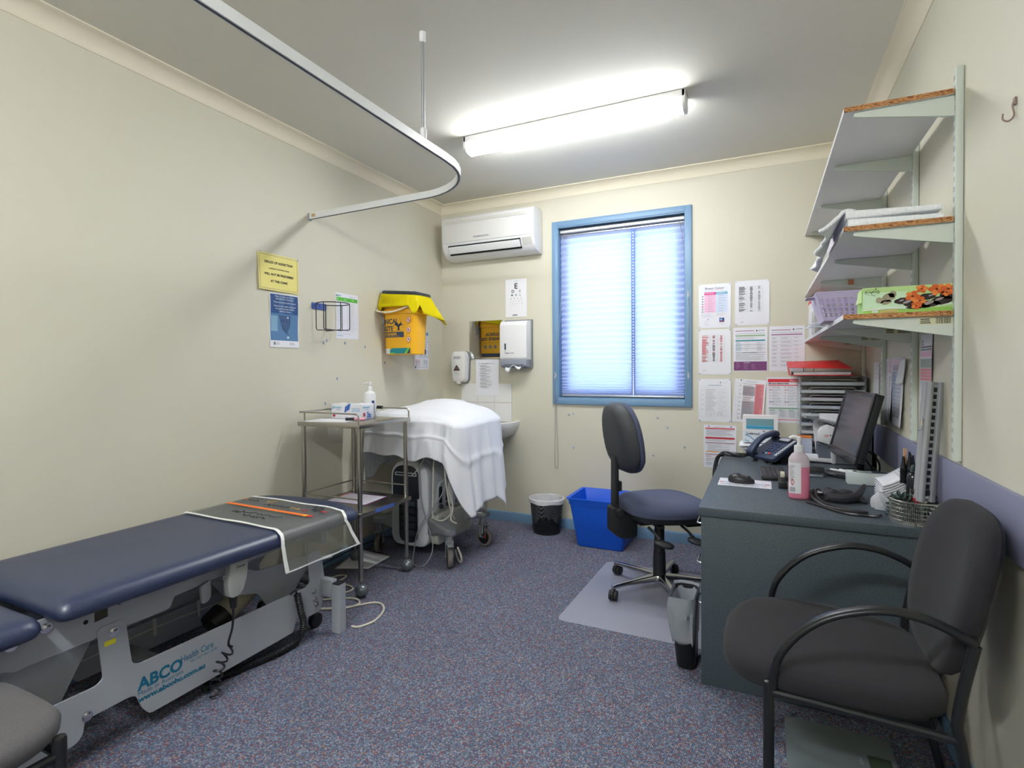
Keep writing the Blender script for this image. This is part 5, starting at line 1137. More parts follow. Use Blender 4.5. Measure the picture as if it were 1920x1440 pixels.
b.obj('keypad', mat('key_blue', (74, 84, 116), .35), T, bevel=.001, seg=1)
b = B()
for k in range(10): slab(b, .172, .035+k*.0165, .188, .035+k*.0165+.011, .004, .0075, .002, 0); slab(b, .177, .037+k*.0165, .181, .037+k*.0165+.007, .0075, .0085, .001, 1)
b.obj('line_keys', [M_white, M_ph2], T)
b = B(); slab(b, .072, .036, .092, .05, .004, .008, .002, 2); slab(b, .098, .036, .114, .046, .004, .008, .002, 0); slab(b, .120, .036, .138, .048, .004, .0085, .002, 1); b.obj('function_key', [mat('key_cyan', (120, 180, 196), .4), mat('key_red', (214, 66, 62), .4), M_ph2], T)
sec = lambda v, n_, w, h: [pp(.032 + w*math.copysign(abs(cos(a))**.6, cos(a)), v, n_ + h*math.copysign(abs(sin(a))**.6, sin(a))) for a in [2*PI*i/16 for i in range(16)]]
b = B(); b.loft([sec(-.016, .026, .018, .008), sec(-.012, .026, .025, .016), sec(.01, .03, .027, .022), sec(.04, .044, .024, .0155), sec(.08, .056, .022, .0125), sec(.12, .058, .022, .0125), sec(.16, .05, .024, .0145), sec(.195, .034, .027, .022), sec(.214, .03, .026, .018), sec(.222, .028, .018, .008)]); b.obj('handset', M_ph, T, ang=60)
b = B(); slab(b, .008, .0, .056, .03, .004, .012, .008); slab(b, .008, .18, .056, .21, .004, .012, .008); b.obj('cradle', M_ph2, T)
cpath = [pp(.03, -.018, .02), V((-.12, 3.50, .742)), V((-.18, 3.535, .738)), V((-.225, 3.53, .738)), V((-.252, 3.46, .735)), V((-.258, 3.36, .71)), V((-.256, 3.24, .67)), V((-.254, 3.2, .60)), V((-.256, 3.26, .55)), V((-.258, 3.4, .62)), V((-.26, 3.5, .70)), V((-.235, 3.575, .742)), V((-.18, 3.59, .742)), V((-.12, 3.57, .742)), pp(.005, .02, -.012)]
b = B(); b.tube(coil(cpath, .0075, 150, 8), .0024, 5); b.obj('curly_cord', M_coil, T)

# ---------------------------------------------------------------- monitor
T = thing('computer_monitor', 'black flat computer monitor tilted on the desk facing the office chair', 'monitor', (.40, 2.95, ZD))
S_ = 1.11; mb, mu = V((.360, 3.180, .827)), V((cos(-1.442), sin(-1.442), 0)); mnb = V((-mu.y, mu.x, 0)); mv = V((0, 0, cos(.249))) + mnb*sin(.249); mn = mu.cross(mv)   # mn points to the viewer
mp = lambda u, v, n_: mb + (mu*u + mv*v)*S_ + mn*n_
def mslab(b, u0, v0, u1, v1, n0, n1, r=.006, m=None, holes=()):
    b.loft([[mp(u, v, z) for u, v in rrect(u0, v0, u1, v1, r, 3)] for z in (n0, n1)], m)
sgn = 1 if mn.x < 0 else -1
b = B(); mslab(b, -.215, 0, .215, .30, -.035*sgn, -.001*sgn, .006); b.obj('back_shell', M_black, T, bevel=.004)
b = B()
for u0, v0, u1, v1 in ((-.217, -.012, .217, .022), (-.217, .283, .217, .302), (-.217, .022, -.198, .283), (.198, .022, .217, .283)): mslab(b, u0, v0, u1, v1, -.004*sgn, .006*sgn, .002)
b.obj('bezel', mat('bezel_black', (30, 30, 33), .22), T, bevel=.001)
b = B(); mslab(b, -.199, .021, .199, .284, -.0005*sgn, .0015*sgn, .001); b.obj('screen', mat('screen_grey', (66, 64, 74), .22, spec=.6), T)
b = B(); mslab(b, -.11, .05, .11, .23, -.062*sgn, -.034*sgn, .02); b.obj('rear_housing', M_black, T, bevel=.008)
b = B(); b.box((.432, 3.20, ZD+.012), (.462, 3.29, .99)); b.obj('neck', M_black, T, bevel=.006)
b = B(); b.lathe([(.004, ZD+.001), (.135, ZD+.001), (.138, ZD+.006), (.136, ZD+.012), (.10, ZD+.019), (.01, ZD+.021)], (.405, 3.22, 0), n=40, sx=.9, sy=1.0); b.obj('oval_foot', mat('foot_black', (32, 33, 38), .2), T, ang=60)
for k, pts in enumerate(([(.45, 3.18, .86), (.48, 3.16, .85), (.52, 3.2, .80), (.54, 3.3, .735), (.54, 3.4, .727)], [(.45, 3.16, .83), (.48, 3.13, .78), (.52, 3.14, .735), (.545, 3.1, .727), (.55, 3.0, .727)])):
    b = B(); b.tube(smoothpath(pts, 8), .0042, 7); b.obj('cable', M_black, T)
for k, (x, y, r_, cap, lb) in enumerate(((.352, 3.165, -.75, (36, 74, 190), 'white pen with a blue cap lying on the monitor foot'), (.384, 3.165, -1.0, (206, 208, 214), 'all-white pen beside the blue-capped one on the monitor foot'))):
    P0 = thing('ballpoint_pen', lb, 'pen', (x, y, ZD+.02)); Mp = Matrix.Translation((x, y, ZD+.0275)) @ Matrix.Rotation(r_, 4, 'Z')
    b = B(); b.lathe([(.0045, -.055), (.0052, -.05), (.0055, .04), (.003, .055)], (0, 0, 0), 'x', n=10, M=Mp); b.obj('barrel', M_white, P0)
    b = B(); b.lathe([(.0058, .04), (.0062, .044), (.0056, .06), (.002, .064)], (0, 0, 0), 'x', n=10, M=Mp); b.obj('cap', mat('pen_cap%d' % k, cap, .35), P0)
# hole punch
T = thing('hole_punch', 'black and grey hole punch behind the sanitiser bottle', 'hole punch', (.235, 3.12, ZD))
B().box((.195, 3.08, ZD+.001), (.27, 3.17, ZD+.014)).obj('base', mat('punch_grey', (140, 146, 156), .4, .5), T, bevel=.003)
b = B(); b.prism(roundpoly([(3.085, ZD+.022), (3.165, ZD+.03), (3.165, ZD+.045), (3.09, ZD+.05)], .004, 3), 'x', .19, .275); b.obj('lever', M_black, T, bevel=.003)
# tissue-style white box
T = thing('card_box', 'low white box with an oval window lying between the monitor and the booklets', 'box', (.455, 2.97, ZD))
b = B(); b.box((.36, 2.965, ZD+.001), (.53, 3.04, ZD+.058))
b.obj('carton', mat('box_white', (204, 212, 212), .5), T, bevel=.001)
b = B(); b.loft([[(.455+.072*cos(a), 3.002+.03*sin(a), z) for a in [2*PI*i/28 for i in range(28)]] for z in (ZD+.0581, ZD+.0592)]); b.obj('oval_window', mat('window_slate', (92, 100, 108), .25), T)
b = B(); b.box((.40, 2.985, ZD+.0593), (.46, 3.012, ZD+.0605)); b.box((.41, 2.99, ZD+.0606), (.445, 2.996, ZD+.061), 1); b.obj('paper_slip', [M_paper, M_green], T)
# booklets
for k in range(7):
    y0 = 2.70 + .0*k; b = B(); o = k*.0105
    f = lambda u, v, o=o: V((.436 + .115*u + .0*v, 2.60 + .17*v, ZD + .008 + o + (.07*u**1.4)*(1-.0*v) + .004*sin(v*3)))
    b.grid(f, 8, 4, 0); 
    ob = b.obj('booklet', [mat('booklet_white', (214, 214, 220), .6)], solid=.0075, ang=60)
    tag(ob, ('uppermost' if k == 6 else ('lowest' if k == 0 else ('second', 'third', 'fourth', 'fifth', 'sixth')[k-1]+' from the bottom')) + ' white booklet in the curved stack beside the gauge', 'booklet', 'white booklets stacked by the gauge')
    if k == 6:
        s_ = B(); 
        for j in range(4): s_.grid(lambda u, v: f(.55+.1*j+.05*u, .15+.6*v) + V((-.002, 0, .0046)), 1, 4)
        s_.obj('cover_print', M_lgrey, ob)
# ---------------------------------------------------------------- blood-pressure set
T = thing('blood_pressure_gauge', 'tall grey mercury blood pressure gauge with black scale in a metal basket', 'gauge', (.505, 2.40, ZD))
g0, g1 = V((.500, 2.385, .80)), V((.528, 2.395, 1.222)); gd = (g1-g0).normalized(); gu = V((.82, .57, 0)); gu = (gu - gd*gu.dot(gd)).normalized(); gn = gd.cross(gu)   # gn faces the room
if gn.y > 0: gn = -gn
gp = lambda u, v, n_: g0 + gu*u + gd*v + gn*n_
H_ = (g1-g0).length
def gs(b, u0, u1, v0, v1, n0, n1, m=None, r=.004): b.loft([[gp(u, v, n_) for u, n_ in rrect(u0, n0, u1, n1, r, 3)] for v in (v0, v1)], m)
M_gg = mat('gauge_grey', (150, 152, 156), .4)
b = B(); gs(b, -.030, .032, 0, H_, -.02, .0); b.obj('back_channel', M_gg, T)
b = B(); gs(b, -.030, -.014, 0, H_, 0, .016); gs(b, .012, .032, 0, H_, 0, .014); b.obj('side_channel', M_gg, T)
b = B(); b.loft([[gp(u, v, n_) for u, n_ in ((-.014, .001), (.012, .001), (.012, .003), (-.014, .003))] for v in (.01, H_-.01)], 0)
for k in range(16):
    v = .02 + k*.0245
    b.face(b.add([gp(-.006, v, .0036), gp(.012, v, .0036), gp(.012, v+.016, .0036), gp(-.006, v+.016, .0036)]), 1)
    b.text(str(k*20), .0085, lambda u, w, v=v: gp(.003+u, v+.0175+w*.7, .0036), 1)
    for j in range(4): b.face(b.add([gp(-.013, v+j*.006, .0036), gp(-.009, v+j*.006, .0036), gp(-.009, v+j*.006+.0015, .0036), gp(-.013, v+j*.006+.0015, .0036)]), 1)
b.obj('scale_strip', [mat('scale_white', (226, 228, 232), .5), M_ink], T, smooth=False)
b = B(); b.tube([gp(-.0085, .01, .006), gp(-.0085, H_-.02, .006)], .002, 8); b.obj('glass_tube', mat('tube_glass', (190, 196, 204), .1), T)
b = B(); b.tube(smoothpath([gp(-.03, .29, .0), gp(-.042, .295, .004), gp(-.046, .27, .008), gp(-.052, .255, .014), gp(-.07, .252, .02)]), .0022, 6); b.obj('hook', M_chrome, T)
b = B(); b.lathe([(.012, 0), (.019, .003), (.021, .03), (.018, .048), (.009, .056)], (.472, 2.405, .842), n=18); b.obj('bulb_valve', mat('valve_black', (34, 36, 42), .15), T, ang=60)
b = B(); b.box((.462, 2.38, .822), (.515, 2.40, .842)); b.obj('clamp', M_black, T, bevel=.003)
# basket: a D-shaped strip of perforated metal
bk = [(.562, 2.335)] + [(.475 + .075*cos(a)*1.0, 2.395 + .072*sin(a)) for a in [-PI*.42 - PI*1.16*i/16 for i in range(17)]] + [(.562, 2.462)]
bk = smoothpath([V((x, y, 0)) for x, y in bk], 3)
b = B()
for z in (.735, .749, .763, .777, .791, .801): b.tube([p + V((0, 0, z)) for p in bk], .0016 if z < .8 else .0028, 5)
for p in bk[::1]: b.tube([p + V((0, 0, .727)), p + V((0, 0, .80))], .0014, 4)
b.loft([[p + V((0, 0, ZD+.001)) for p in bk], [p + V((0, 0, ZD+.014)) for p in bk]], closed=False)
b.obj('wire_basket', mat('basket_metal', (196, 196, 192), .2, .9), T)
B().box((.42, 2.345, ZD+.001), (.56, 2.455, ZD+.002)).obj('basket_floor', M_steel, T)
M_gcoil = mat('green_coil', (48, 66, 62), .5)
b = B(); b.tube(coil([(.40, 2.405, .735), (.408, 2.405, .76), (.408, 2.405, .79), (.425, 2.40, .812), (.45, 2.395, .808), (.475, 2.39, .79), (.50, 2.39, .76), (.47, 2.40, .74), (.44, 2.40, .745), (.47, 2.385, .77), (.51, 2.40, .76), (.53, 2.41, .80), (.50, 2.41, .83)], .0135, 30, 10), .0042, 6); b.tube(smoothpath([(.50, 2.41, .83), (.49, 2.408, .87), (.478, 2.405, .91), (.47, 2.40, .92), (.466, 2.398, .90)]), .006, 8)
b.obj('green_coiled_tube', M_gcoil, T)
b = B(); b.lathe([(.01, 0), (.014, .004), (.014, .02), (.008, .026)], (.478, 2.385, .79), n=10); b.obj('red_valve', mat('valve_red', (140, 40, 50), .4), T)
T.location += V((.014, -.060, 0))
# cuff and tubes
T = thing('pressure_cuff', 'crumpled black blood pressure cuff with loops of black tube on the desk', 'cuff', (.30, 2.55, ZD))
q = random.Random(8)
def cuf(u, v):
    x = .175 + .205*u; y = 2.53 + .125*v + .03*u
    z = ZD + .006 + .032*max(0, sin(PI*min(1, u*1.05)))**.7*(.35+.65*sin(PI*v)**.8) + .006*sin(u*17+v*3) + .005*sin(v*15-u*8)
    return V((x, y, max(ZD+.004, z)))
b = B(); b.grid(cuf, 26, 16); b.obj('cuff_cloth', mat('black_cloth', (34, 33, 38), .6, sheen=.05, bump=(500, .15)), T, solid=.004, ang=70)
b = B(); b.tube(smoothpath([(.24, 2.545, ZD+.018), (.30, 2.54, ZD+.02), (.345, 2.575, ZD+.03), (.385, 2.67, ZD+.055)]), [.014, .016, .017, .018, .018, .018, .018, .018, .018, .017, .017, .016, .016, .015, .014, .013, .012, .010, .008], 10); b.obj('rolled_edge', mat('black_cloth', (34, 33, 38), .6), T)
M_tubeb = mat('black_tube', (44, 42, 46), .35)
for pts in ([(.20, 2.62, ZD+.03), (.178, 2.56, ZD+.035), (.185, 2.50, ZD+.02), (.22, 2.445, ZD+.006), (.28, 2.40, ZD+.006), (.34, 2.395, ZD+.006), (.35, 2.40, ZD+.006), (.29, 2.425, ZD+.006), (.22, 2.47, ZD+.012), (.195, 2.53, ZD+.03), (.205, 2.565, ZD+.045), (.22, 2.54, ZD+.03)],
            [(.16, 2.49, ZD+.006), (.21, 2.43, ZD+.006), (.26, 2.365, ZD+.006), (.31, 2.345, ZD+.006), (.35, 2.345, ZD+.006), (.375, 2.34, ZD+.008), (.392, 2.345, ZD+.012)]):
    b = B(); b.tube(smoothpath(pts, 8), .0055, 8); b.obj('tube', M_tubeb, T)
b = B(); b.lathe([(.006, 0), (.008, .004), (.005, .018)], (.20, 2.53, ZD+.04), 'x', n=10); b.obj('connector', M_chrome, T)
# plastic bag
def bag(u, v):
    a = 2*PI*u; r = (.044*(1-.85*v**2)+.004) * (1 + .13*sin(a*3+1) + .08*sin(a*7+v*5)); return V((.43 + r*.95*cos(a) - .015*v, 2.505 + r*.75*sin(a), ZD + .002 + .062*v**.8 + .006*sin(a*5)*v*(1-v)))
b = B(); b.grid(bag, 36, 12, wrap=True); tag(b.obj('plastic_bag', two('thin_white_plastic', (200, 203, 210), .3, .25), ang=25), 'small crumpled white plastic bag beside the black cuff', 'bag')
# ear-tip dispenser
T = thing('tip_dispenser', 'cluster of black ear-scope tips on a stand behind the gauge', 'tip dispenser', (.50, 2.56, ZD))
b = B(); b.lathe([(.034, ZD+.001), (.034, ZD+.008), (.006, ZD+.012), (.006, ZD+.11)], (.512, 2.555, 0), n=18); b.obj('stand', M_black, T)
for k, (dx, dy, h) in enumerate(((-.017, -.008, 0), (.002, -.014, .02), (.016, .0, .005), (-.006, .012, .0), (.01, .014, .01))):
    b = B(); z = .86; pr = []
    for j in range(7): pr += [(.0115, z+j*.009), (.0095, z+j*.009+.006)]
    pr += [(.009, z+.066), (.0055, z+.085+h*.5), (.0035, z+.105+h)]
    b.lathe(pr, (.512+dx, 2.555+dy, -.04), n=12); b.obj('stacked_tips', mat('tip_black', (28, 29, 32), .3), T, ang=60)
for dx in (-.012, -.006):
    b = B(); b.lathe([(.0022, .87), (.0022, .955)], (.512+dx, 2.56, 0), n=6); b.obj('wooden_stick', mat('stick_wood', (222, 170, 120), .6), T)

# ---------------------------------------------------------------- printer
T = thing('printer', 'white and grey laser printer behind the monitor', 'printer', (.45, 3.6, ZD))
M_pr = mat('printer_white', (214, 214, 218), .4); M_pg = mat('printer_grey', (122, 128, 132), .45)
Y0p, Y1p = 3.535, 3.70
b = B(); b.prism(roundpoly([(.365, ZD+.002), (.545, ZD+.002), (.545, .94), (.50, .948), (.40, .945), (.365, .92)], .012, 4), 'y', Y0p, Y1p); b.obj('body', M_pg, T, bevel=.004)
b = B(); b.prism(roundpoly([(.35, ZD+.002), (.372, ZD+.002), (.372, .93), (.33, .945), (.30, .93), (.282, .90), (.28, .85), (.345, .83)], .012, 4), 'y', Y0p-.004, Y1p+.01); b.obj('front_cover', M_pr, T, bevel=.003)
b = B(); b.prism(roundpoly([(.285, .75), (.30, .75), (.30, .95), (.272, .955), (.268, .93)], .006, 3), 'y', Y1p-.01, Y1p+.008); b.obj('side_cheek', M_pr, T, bevel=.003)
B().box((.285, Y0p+.01, .745), (.36, Y1p-.012, .83)).obj('paper_bay', mat('bay_dark', (92, 98, 112), .6), T)
b = B(); b.prism(roundpoly([(.21, ZD+.012), (.36, ZD+.006), (.36, ZD+.03), (.21, ZD+.03)], .004, 2), 'y', Y0p+.005, 3.64); b.obj('input_tray', M_pr, T, bevel=.002)
B().box((.20, Y0p+.02, ZD+.031), (.355, 3.63, ZD+.042)).obj('paper_ream', M_paper, T)
b = B(); b.prism([(.22, .978), (.225, .984), (.42, .945), (.41, .938)], 'y', Y0p+.02, Y1p-.02); b.obj('output_flap', mat('flap_grey', (110, 116, 120), .3), T)
b = B(); b.box((.30, Y1p-.03, .94), (.44, Y1p-.026, 1.0)); b.obj('output_paper', M_paper, T)
b = B(); b.text('HP', .018, lambda u, v: V((.325+u, Y0p-.0046, .875+v)), bold=.0006); b.obj('lettering', mat('badge_pink', (220, 130, 140), .5), T, smooth=False)
b = B(); b.lathe([(.004, 0), (.004, .002)], (.345, Y0p-.004, .885), 'y', n=10, M=Matrix.Diagonal((1, -1, 1, 1))); b.obj('badge', M_ink, T)
# letter rack
T = thing('letter_rack', 'orange-edged folder of envelopes beside the printer', 'folder', (.226, 3.68, ZD))
b = B(); b.box((.188, 3.65, ZD+.001), (.192, 3.714, .855)); b.box((.188, 3.71, ZD+.001), (.264, 3.714, .86)); b.box((.188, 3.65, ZD+.001), (.264, 3.714, ZD+.004)); b.obj('folder_card', mat('orange_card', (214, 128, 60), .5), T)
for k in range(4):
    B().box((.191, 3.658+k*.012, ZD+.005), (.262, 3.666+k*.012, .825+.006*k)).obj('envelope', mat('envelope_blue', (178, 184, 204), .6), T)
# ---------------------------------------------------------------- drawer towers
def clear2():
    m = mat('clear_acrylic', (206, 210, 212), .15); n, l, p = nodes_of(m); t = n.new('ShaderNodeBsdfTransparent'); t.inputs['Color'].default_value = (.96, .97, .97, 1)
    x = n.new('ShaderNodeMixShader'); x.inputs[0].default_value = .36; l.new(t.outputs[0], x.inputs[1]); l.new(p.outputs[0], x.inputs[2]); l.new(x.outputs[0], n['Material Output'].inputs['Surface']); return m
M_clr = clear2()
def tower(z0, n_, label):
    t = thing('drawer_tower', label, 'drawers', (.375, 3.86, z0), group='stacked clear desktop drawers')
    x0, x1, y0, y1 = .20, .545, 3.725, 4.02; z1 = z0 + n_*.0478 + .008
    b = B(); b.box((x0, y0, z0), (x0+.004, y1, z1)); b.box((x1-.004, y0, z0), (x1, y1, z1)); b.box((x0, y0, z0), (x1, y1, z0+.003)); b.box((x0, y0, z1-.003), (x1, y1, z1)); b.obj('frame', M_clr, t, bevel=.001)
    for k in range(n_):
        zz = z0 + .005 + k*.0478
        b = B(); b.box((x0+.008, y0-.006, zz), (x1-.008, y1-.01, zz+.003)); b.box((x0+.008, y0-.006, zz), (x1-.008, y0-.002, zz+.020)); b.box((x0+.008, y0, zz), (x0+.011, y1-.01, zz+.036)); b.box((x1-.011, y0, zz), (x1-.008, y1-.01, zz+.036))
        b.tube([(x0+.05, y0-.005, zz+.021), (x0+.065, y0-.005, zz+.034), (x1-.065, y0-.005, zz+.034), (x1-.05, y0-.005, zz+.021)], .0018, 5)
        d = b.obj('drawer', M_clr, t)
        hh = (.012, .010, .014, .009, .011)[k % 5]
        b = B(); b.box((x0+.02, y0+.006, zz+.0035), (x1-.02, y1-.02, zz+.0035+hh)); b.obj('papers', (M_paper, mat('blue_papers', (178, 190, 214), .7), mat('pink_papers', (208, 190, 204), .7))[k % 3], d, bevel=.001)
    return z1
zt_ = tower(ZD+.001, 5, 'lower clear plastic drawer unit on the desk behind the printer')
zt_ = tower(zt_+.001, 5, 'upper clear plastic drawer unit full of papers under the red binder')
s = Sheet((.19, 4.01, zt_), V((1, 0, 0)), V((0, -1, 0)), .36, .31, M_paper, off=.0012, curl=lambda u, v: .004*v); tag(s.obj('loose_papers'), 'white papers lying on top of the clear drawers', 'papers')
# red lever arch binder
T = thing('lever_arch_binder', 'open red lever arch binder on top of the clear drawers', 'binder', (.32, 3.83, zt_))
M_rb = mat('binder_red', (214, 40, 44), .4); z = zt_ + .008
def q4(p, t): return [V(a) for a in p]
b = B(); b.box((.150, 3.70, z), (.475, 3.985, z+.003)); b.obj('bottom_cover', M_rb, T)
b = B(); b.loft([[V((.147, 3.70, z)), V((.150, 3.70, z)), V((.150, 3.985, z)), V((.147, 3.985, z))], [V((.136, 3.69, z+.048)), V((.139, 3.69, z+.048)), V((.139, 3.985, z+.085)), V((.136, 3.985, z+.085))]]); b.obj('spine', M_rb, T)
b = B(); tc_ = [V((.136, 3.69, z+.048)), V((.470, 3.685, z+.040)), V((.430, 3.985, z+.092)), V((.136, 3.985, z+.085))]; b.loft([tc_, [p + V((0, 0, .003)) for p in tc_]]); b.obj('top_cover', M_rb, T)
b = B(); b.box((.165, 3.71, z+.004), (.465, 3.98, z+.022)); b.obj('filed_pages', mat('file_pages', (216, 218, 224), .7), T, bevel=.002)
for x in (.22, .275):
    b = B(); b.tube(smoothpath([(x, 3.73, z+.02), (x, 3.725, z+.04), (x, 3.73, z+.046)]), .0022, 6); b.obj('arch_ring', M_chrome, T)
for x in (.205, .265):
    b = B(); b.lathe([(.004, 0), (.007, .0005), (.007, .002), (.004, .0022)], (x+.02, 3.93, z+.0855), n=12); b.obj('cover_eyelet', M_chrome, T)
# mask box on papers
for k in range(3):
    b = B(); b.grid(lambda u, v, k=k: V((-.122-.012*k + .19*u, 3.80-.012*k+.19*v, ZD + .006 + .022*k + .003*sin(u*6+k*2)*(1-u) + .004*v)), 8, 6)
    tag(b.obj('paper_wad', M_paper, solid=.012, ang=60), ('lowest', 'middle', 'top')[k] + ' wad of loose paper under the white mask box', 'papers', 'paper wads under the mask box')
T = thing('mask_box', 'white mask box with a blue-edged window standing behind the telephone', 'box', (-.02, 3.86, .785))
z0, z1 = .786, .962
b = B(); b.prism(rrect(-.126, z0, .082, z1, .006, 3), 'y', 3.82, 3.92, holes=[]); b.obj('carton', mat('mask_white', (232, 228, 230), .5), T)
F = lambda x, zz: (lambda u, v: V((x+u, 3.8188, zz+v)))
b = B()
def r4(x0, za, x1, zb, m, o=0): b.face(b.add([V((x0, 3.8188-o, za)), V((x1, 3.8188-o, za)), V((x1, 3.8188-o, zb)), V((x0, 3.8188-o, zb))]), m)
r4(-.104, .874, .058, .942, 0); r4(-.104, .876, .058, .898, 1, .0004); r4(-.104, .884, .058, .889, 2, .0008)
r4(-.125, z0+.002, .081, .864, 3); b.text('Softmed', .024, F(-.104, .836), 1, 'LEFT', .0004); b.text('FACE MASKS', .008, F(-.06, .822), 4, 'LEFT')
for k in range(2):
    for i in range(6):
        a0, a1 = PI*.02+PI*.42*i/6, PI*.02+PI*.42*(i+1)/6; R0 = .09 - k*.022; ce = (-.125, .745-.01*k)
        P2 = lambda R, a: V((ce[0]+R*cos(a), 3.818, ce[1]+R*sin(a)*1.05))
        if P2(R0, a0).z > z0 and P2(R0, a1).z > z0: b.face(b.add([P2(R0-.005, a0), P2(R0, a0), P2(R0, a1), P2(R0-.005, a1)]), 2 if k == 0 else 1)
b.face(b.add([V((-.01, 3.818, .866)), V((.012, 3.818, .866)), V((.004, 3.818, .857)), V((-.002, 3.818, .857))]), 4)
b.obj('front_print', [mat('window_teal', (120, 158, 168), .3), mat('mask_blue', (88, 176, 206), .4), mat('mask_deep', (36, 128, 180), .4), mat('mask_panel', (214, 222, 230), .5), M_grey], T, recalc=False, smooth=False)
# ---------------------------------------------------------------- wall shelving
def chip_mat():
    m = mat('chipboard_edge', (168, 118, 74), .8); n, l, p = nodes_of(m); g = n.new('ShaderNodeTexCoord'); mp_ = n.new('ShaderNodeMapping'); mp_.inputs['Scale'].default_value = (110, 110, 420)
    t = n.new('ShaderNodeTexNoise'); t.inputs['Scale'].default_value = 1; t.inputs['Detail'].default_value = 4; r = n.new('ShaderNodeValToRGB'); e = r.color_ramp.elements
    e[0].position = .36; e[0].color = lin((92, 56, 34)); e[1].position = .62; e[1].color = lin((196, 146, 98)); q_ = e.new(.46); q_.color = lin((160, 108, 64))
    l.new(g.outputs['Object'], mp_.inputs['Vector']); l.new(mp_.outputs['Vector'], t.inputs['Vector']); l.new(t.outputs['Fac'], r.inputs['Fac']); l.new(r.outputs['Color'], p.inputs['Base Color']); return m
M_chip = chip_mat(); M_mel = mat('white_melamine', (214, 213, 214), .4); M_std = mat('shelf_bracket_paint', (200, 208, 200), .4)
STY = (2.153, 2.69, 3.31, 3.93)
for k, y in enumerate(STY):
    T = thing('shelf_standard', ('nearest', 'second nearest', 'third nearest', 'farthest')[k] + ' slotted white upright on the right wall under the shelves', 'shelf upright', (XR, y, .975), group='slotted shelf uprights')
    b = B(); b.prism(roundpoly([(XR-.001, y-.013), (XR-.022, y-.013), (XR-.022, y+.013), (XR-.001, y+.013)], .003, 2), 'z', .975, 2.222); b.obj('channel', M_std, T)
    b = B(); 
    for j in range(38):
        for d in (-.005, .005): b.box((XR-.0226, y+d-.0018, 1.0+j*.032), (XR-.0218, y+d+.0018, 1.016+j*.032))
    b.obj('slots', mat('slot_mid_grey', (158, 164, 160), .6), T)
SH = ((2.139, 'topmost empty white melamine shelf on the right wall'), (1.737, 'middle white melamine shelf holding the white blanket'), (1.439, 'lowest white melamine shelf holding the tissue box'))
for k, (z, lb) in enumerate(SH):
    T = thing('wall_shelf', lb, 'shelf', (.4, 3.09, z-.05), group='white wall shelves on uprights')
    b = B(); b.box((.2475, 2.1405, z), (XR-.026, YB-.004, z+.0165), 0); b.box((.2455, 2.1405, z), (.2475, YB-.004, z+.0165), 0); b.box((.2455, 2.1385, z), (XR-.026, 2.1405, z+.0165), 1); b.obj('board', [M_mel, M_chip], T, smooth=False)
    for j, y in enumerate(STY):
        y = max(y, 2.153); b = B(); b.prism(roundpoly([(XR-.022, z-.0005), (.278, z-.0005), (.274, z-.014), (.30, z-.020), (XR-.022, z-.066)], [0, .002, .006, .01, .003], 3), 'y', y-.0055+.004, y+.0055+.004); br = b.obj('bracket', M_std, T, bevel=.0012, seg=1)
        if k == 2:
            b = B(); yy = y-.0026
            rr = lambda x0, x1, za, zb, m, o=0: b.face(b.add([V((x0, yy-o, za)), V((x1, yy-o, za)), V((x1, yy-o, zb)), V((x0, yy-o, zb))]), m)
            rr(.458, .545, z-.026, z-.002, 0)
            q = random.Random(j)
            for i in range(3): rr(.462, .492-.006*q.random(), z-.010-i*.006, z-.007-i*.006, 1, .0004)
            x = .503
            while x < .541: w_ = .0008+.0016*q.random(); rr(x, x+w_, z-.024, z-.004, 1, .0004); x += w_ + .0008 + .0014*q.random()
            b.obj('barcode_sticker', [mat('sticker_cream', (206, 204, 170), .6), M_ink], br, smooth=False)
B_ = B(); B_.box((.40, 3.2965, 1.706), (.425, 3.2975, 1.732)); B_.obj('price_tab', mat('tan_tab', (190, 120, 92), .5), [o for o in COL.objects if o.name == 'wall_shelf.001'][0])
# tissue box
z = 1.4562
T = thing('tissue_box', 'green printed tissue box with orange flowers on the lowest shelf', 'tissue box', (.43, 2.22, z))
x0, x1, y0, y1, zt2 = .305, .552, 2.165, 2.285, z+.088
B().box((x0, y0, z), (x1, y1, zt2)).obj('carton', mat('tissue_green', (150, 196, 96), .35), T, bevel=.0015)
b = B(); P4 = lambda u, v, o=.0008: V((x0 + (x1-x0)*u, y0 - o, z + (zt2-z)*v))
def blob(cx, cy, rx, ry, m, o, n=14, wob=0, rot=0, seed=0):
    q = random.Random(seed); pts = []
    for i in range(n):
        a = 2*PI*i/n; k = 1 + wob*(q.random()-.5); dx, dy = rx*k*cos(a), ry*k*sin(a); pts.append(P4(min(.995, cx + dx*cos(rot) - dy*sin(rot)*.4), min(.99, max(.005, cy + dx*sin(rot)*2.4 + dy*cos(rot))), o))
    b.face(b.add(pts), m)
g_ = lambda pts, m, o: b.face(b.add([P4(u, v, o) for u, v in pts]), m)
b.grid(lambda u, v: P4(u, .16+.84*v, .0008), 1, 1, 1)
b.grid(lambda u, v: P4(.0+.5*u, .2+.6*v, .0009), 1, 1, 2)
g_([(0, .16), (.3, .22), (.6, .17), (1, .30), (1, .26), (.6, .13), (.3, .17), (0, .12)], 3, .0012)
for cx, cy, rx, ry, m, sd in ((.30, .60, .07, .16, 4, 1), (.20, .50, .05, .12, 4, 2), (.34, .72, .05, .12, 4, 3), (.27, .42, .06, .10, 4, 4)): blob(cx, cy, rx, ry, m, .0013, 16, .35, .3, sd)
for cx, cy, rx, ry, sd in ((.45, .44, .09, .12, 5), (.58, .33, .12, .11, 6), (.72, .28, .14, .13, 7), (.88, .40, .12, .16, 8), (.72, .56, .10, .12, 9), (.93, .58, .08, .14, 10), (.62, .2, .13, .07, 11)): blob(cx, cy, rx, ry, 5, .0016, 18, .15, .1, sd)
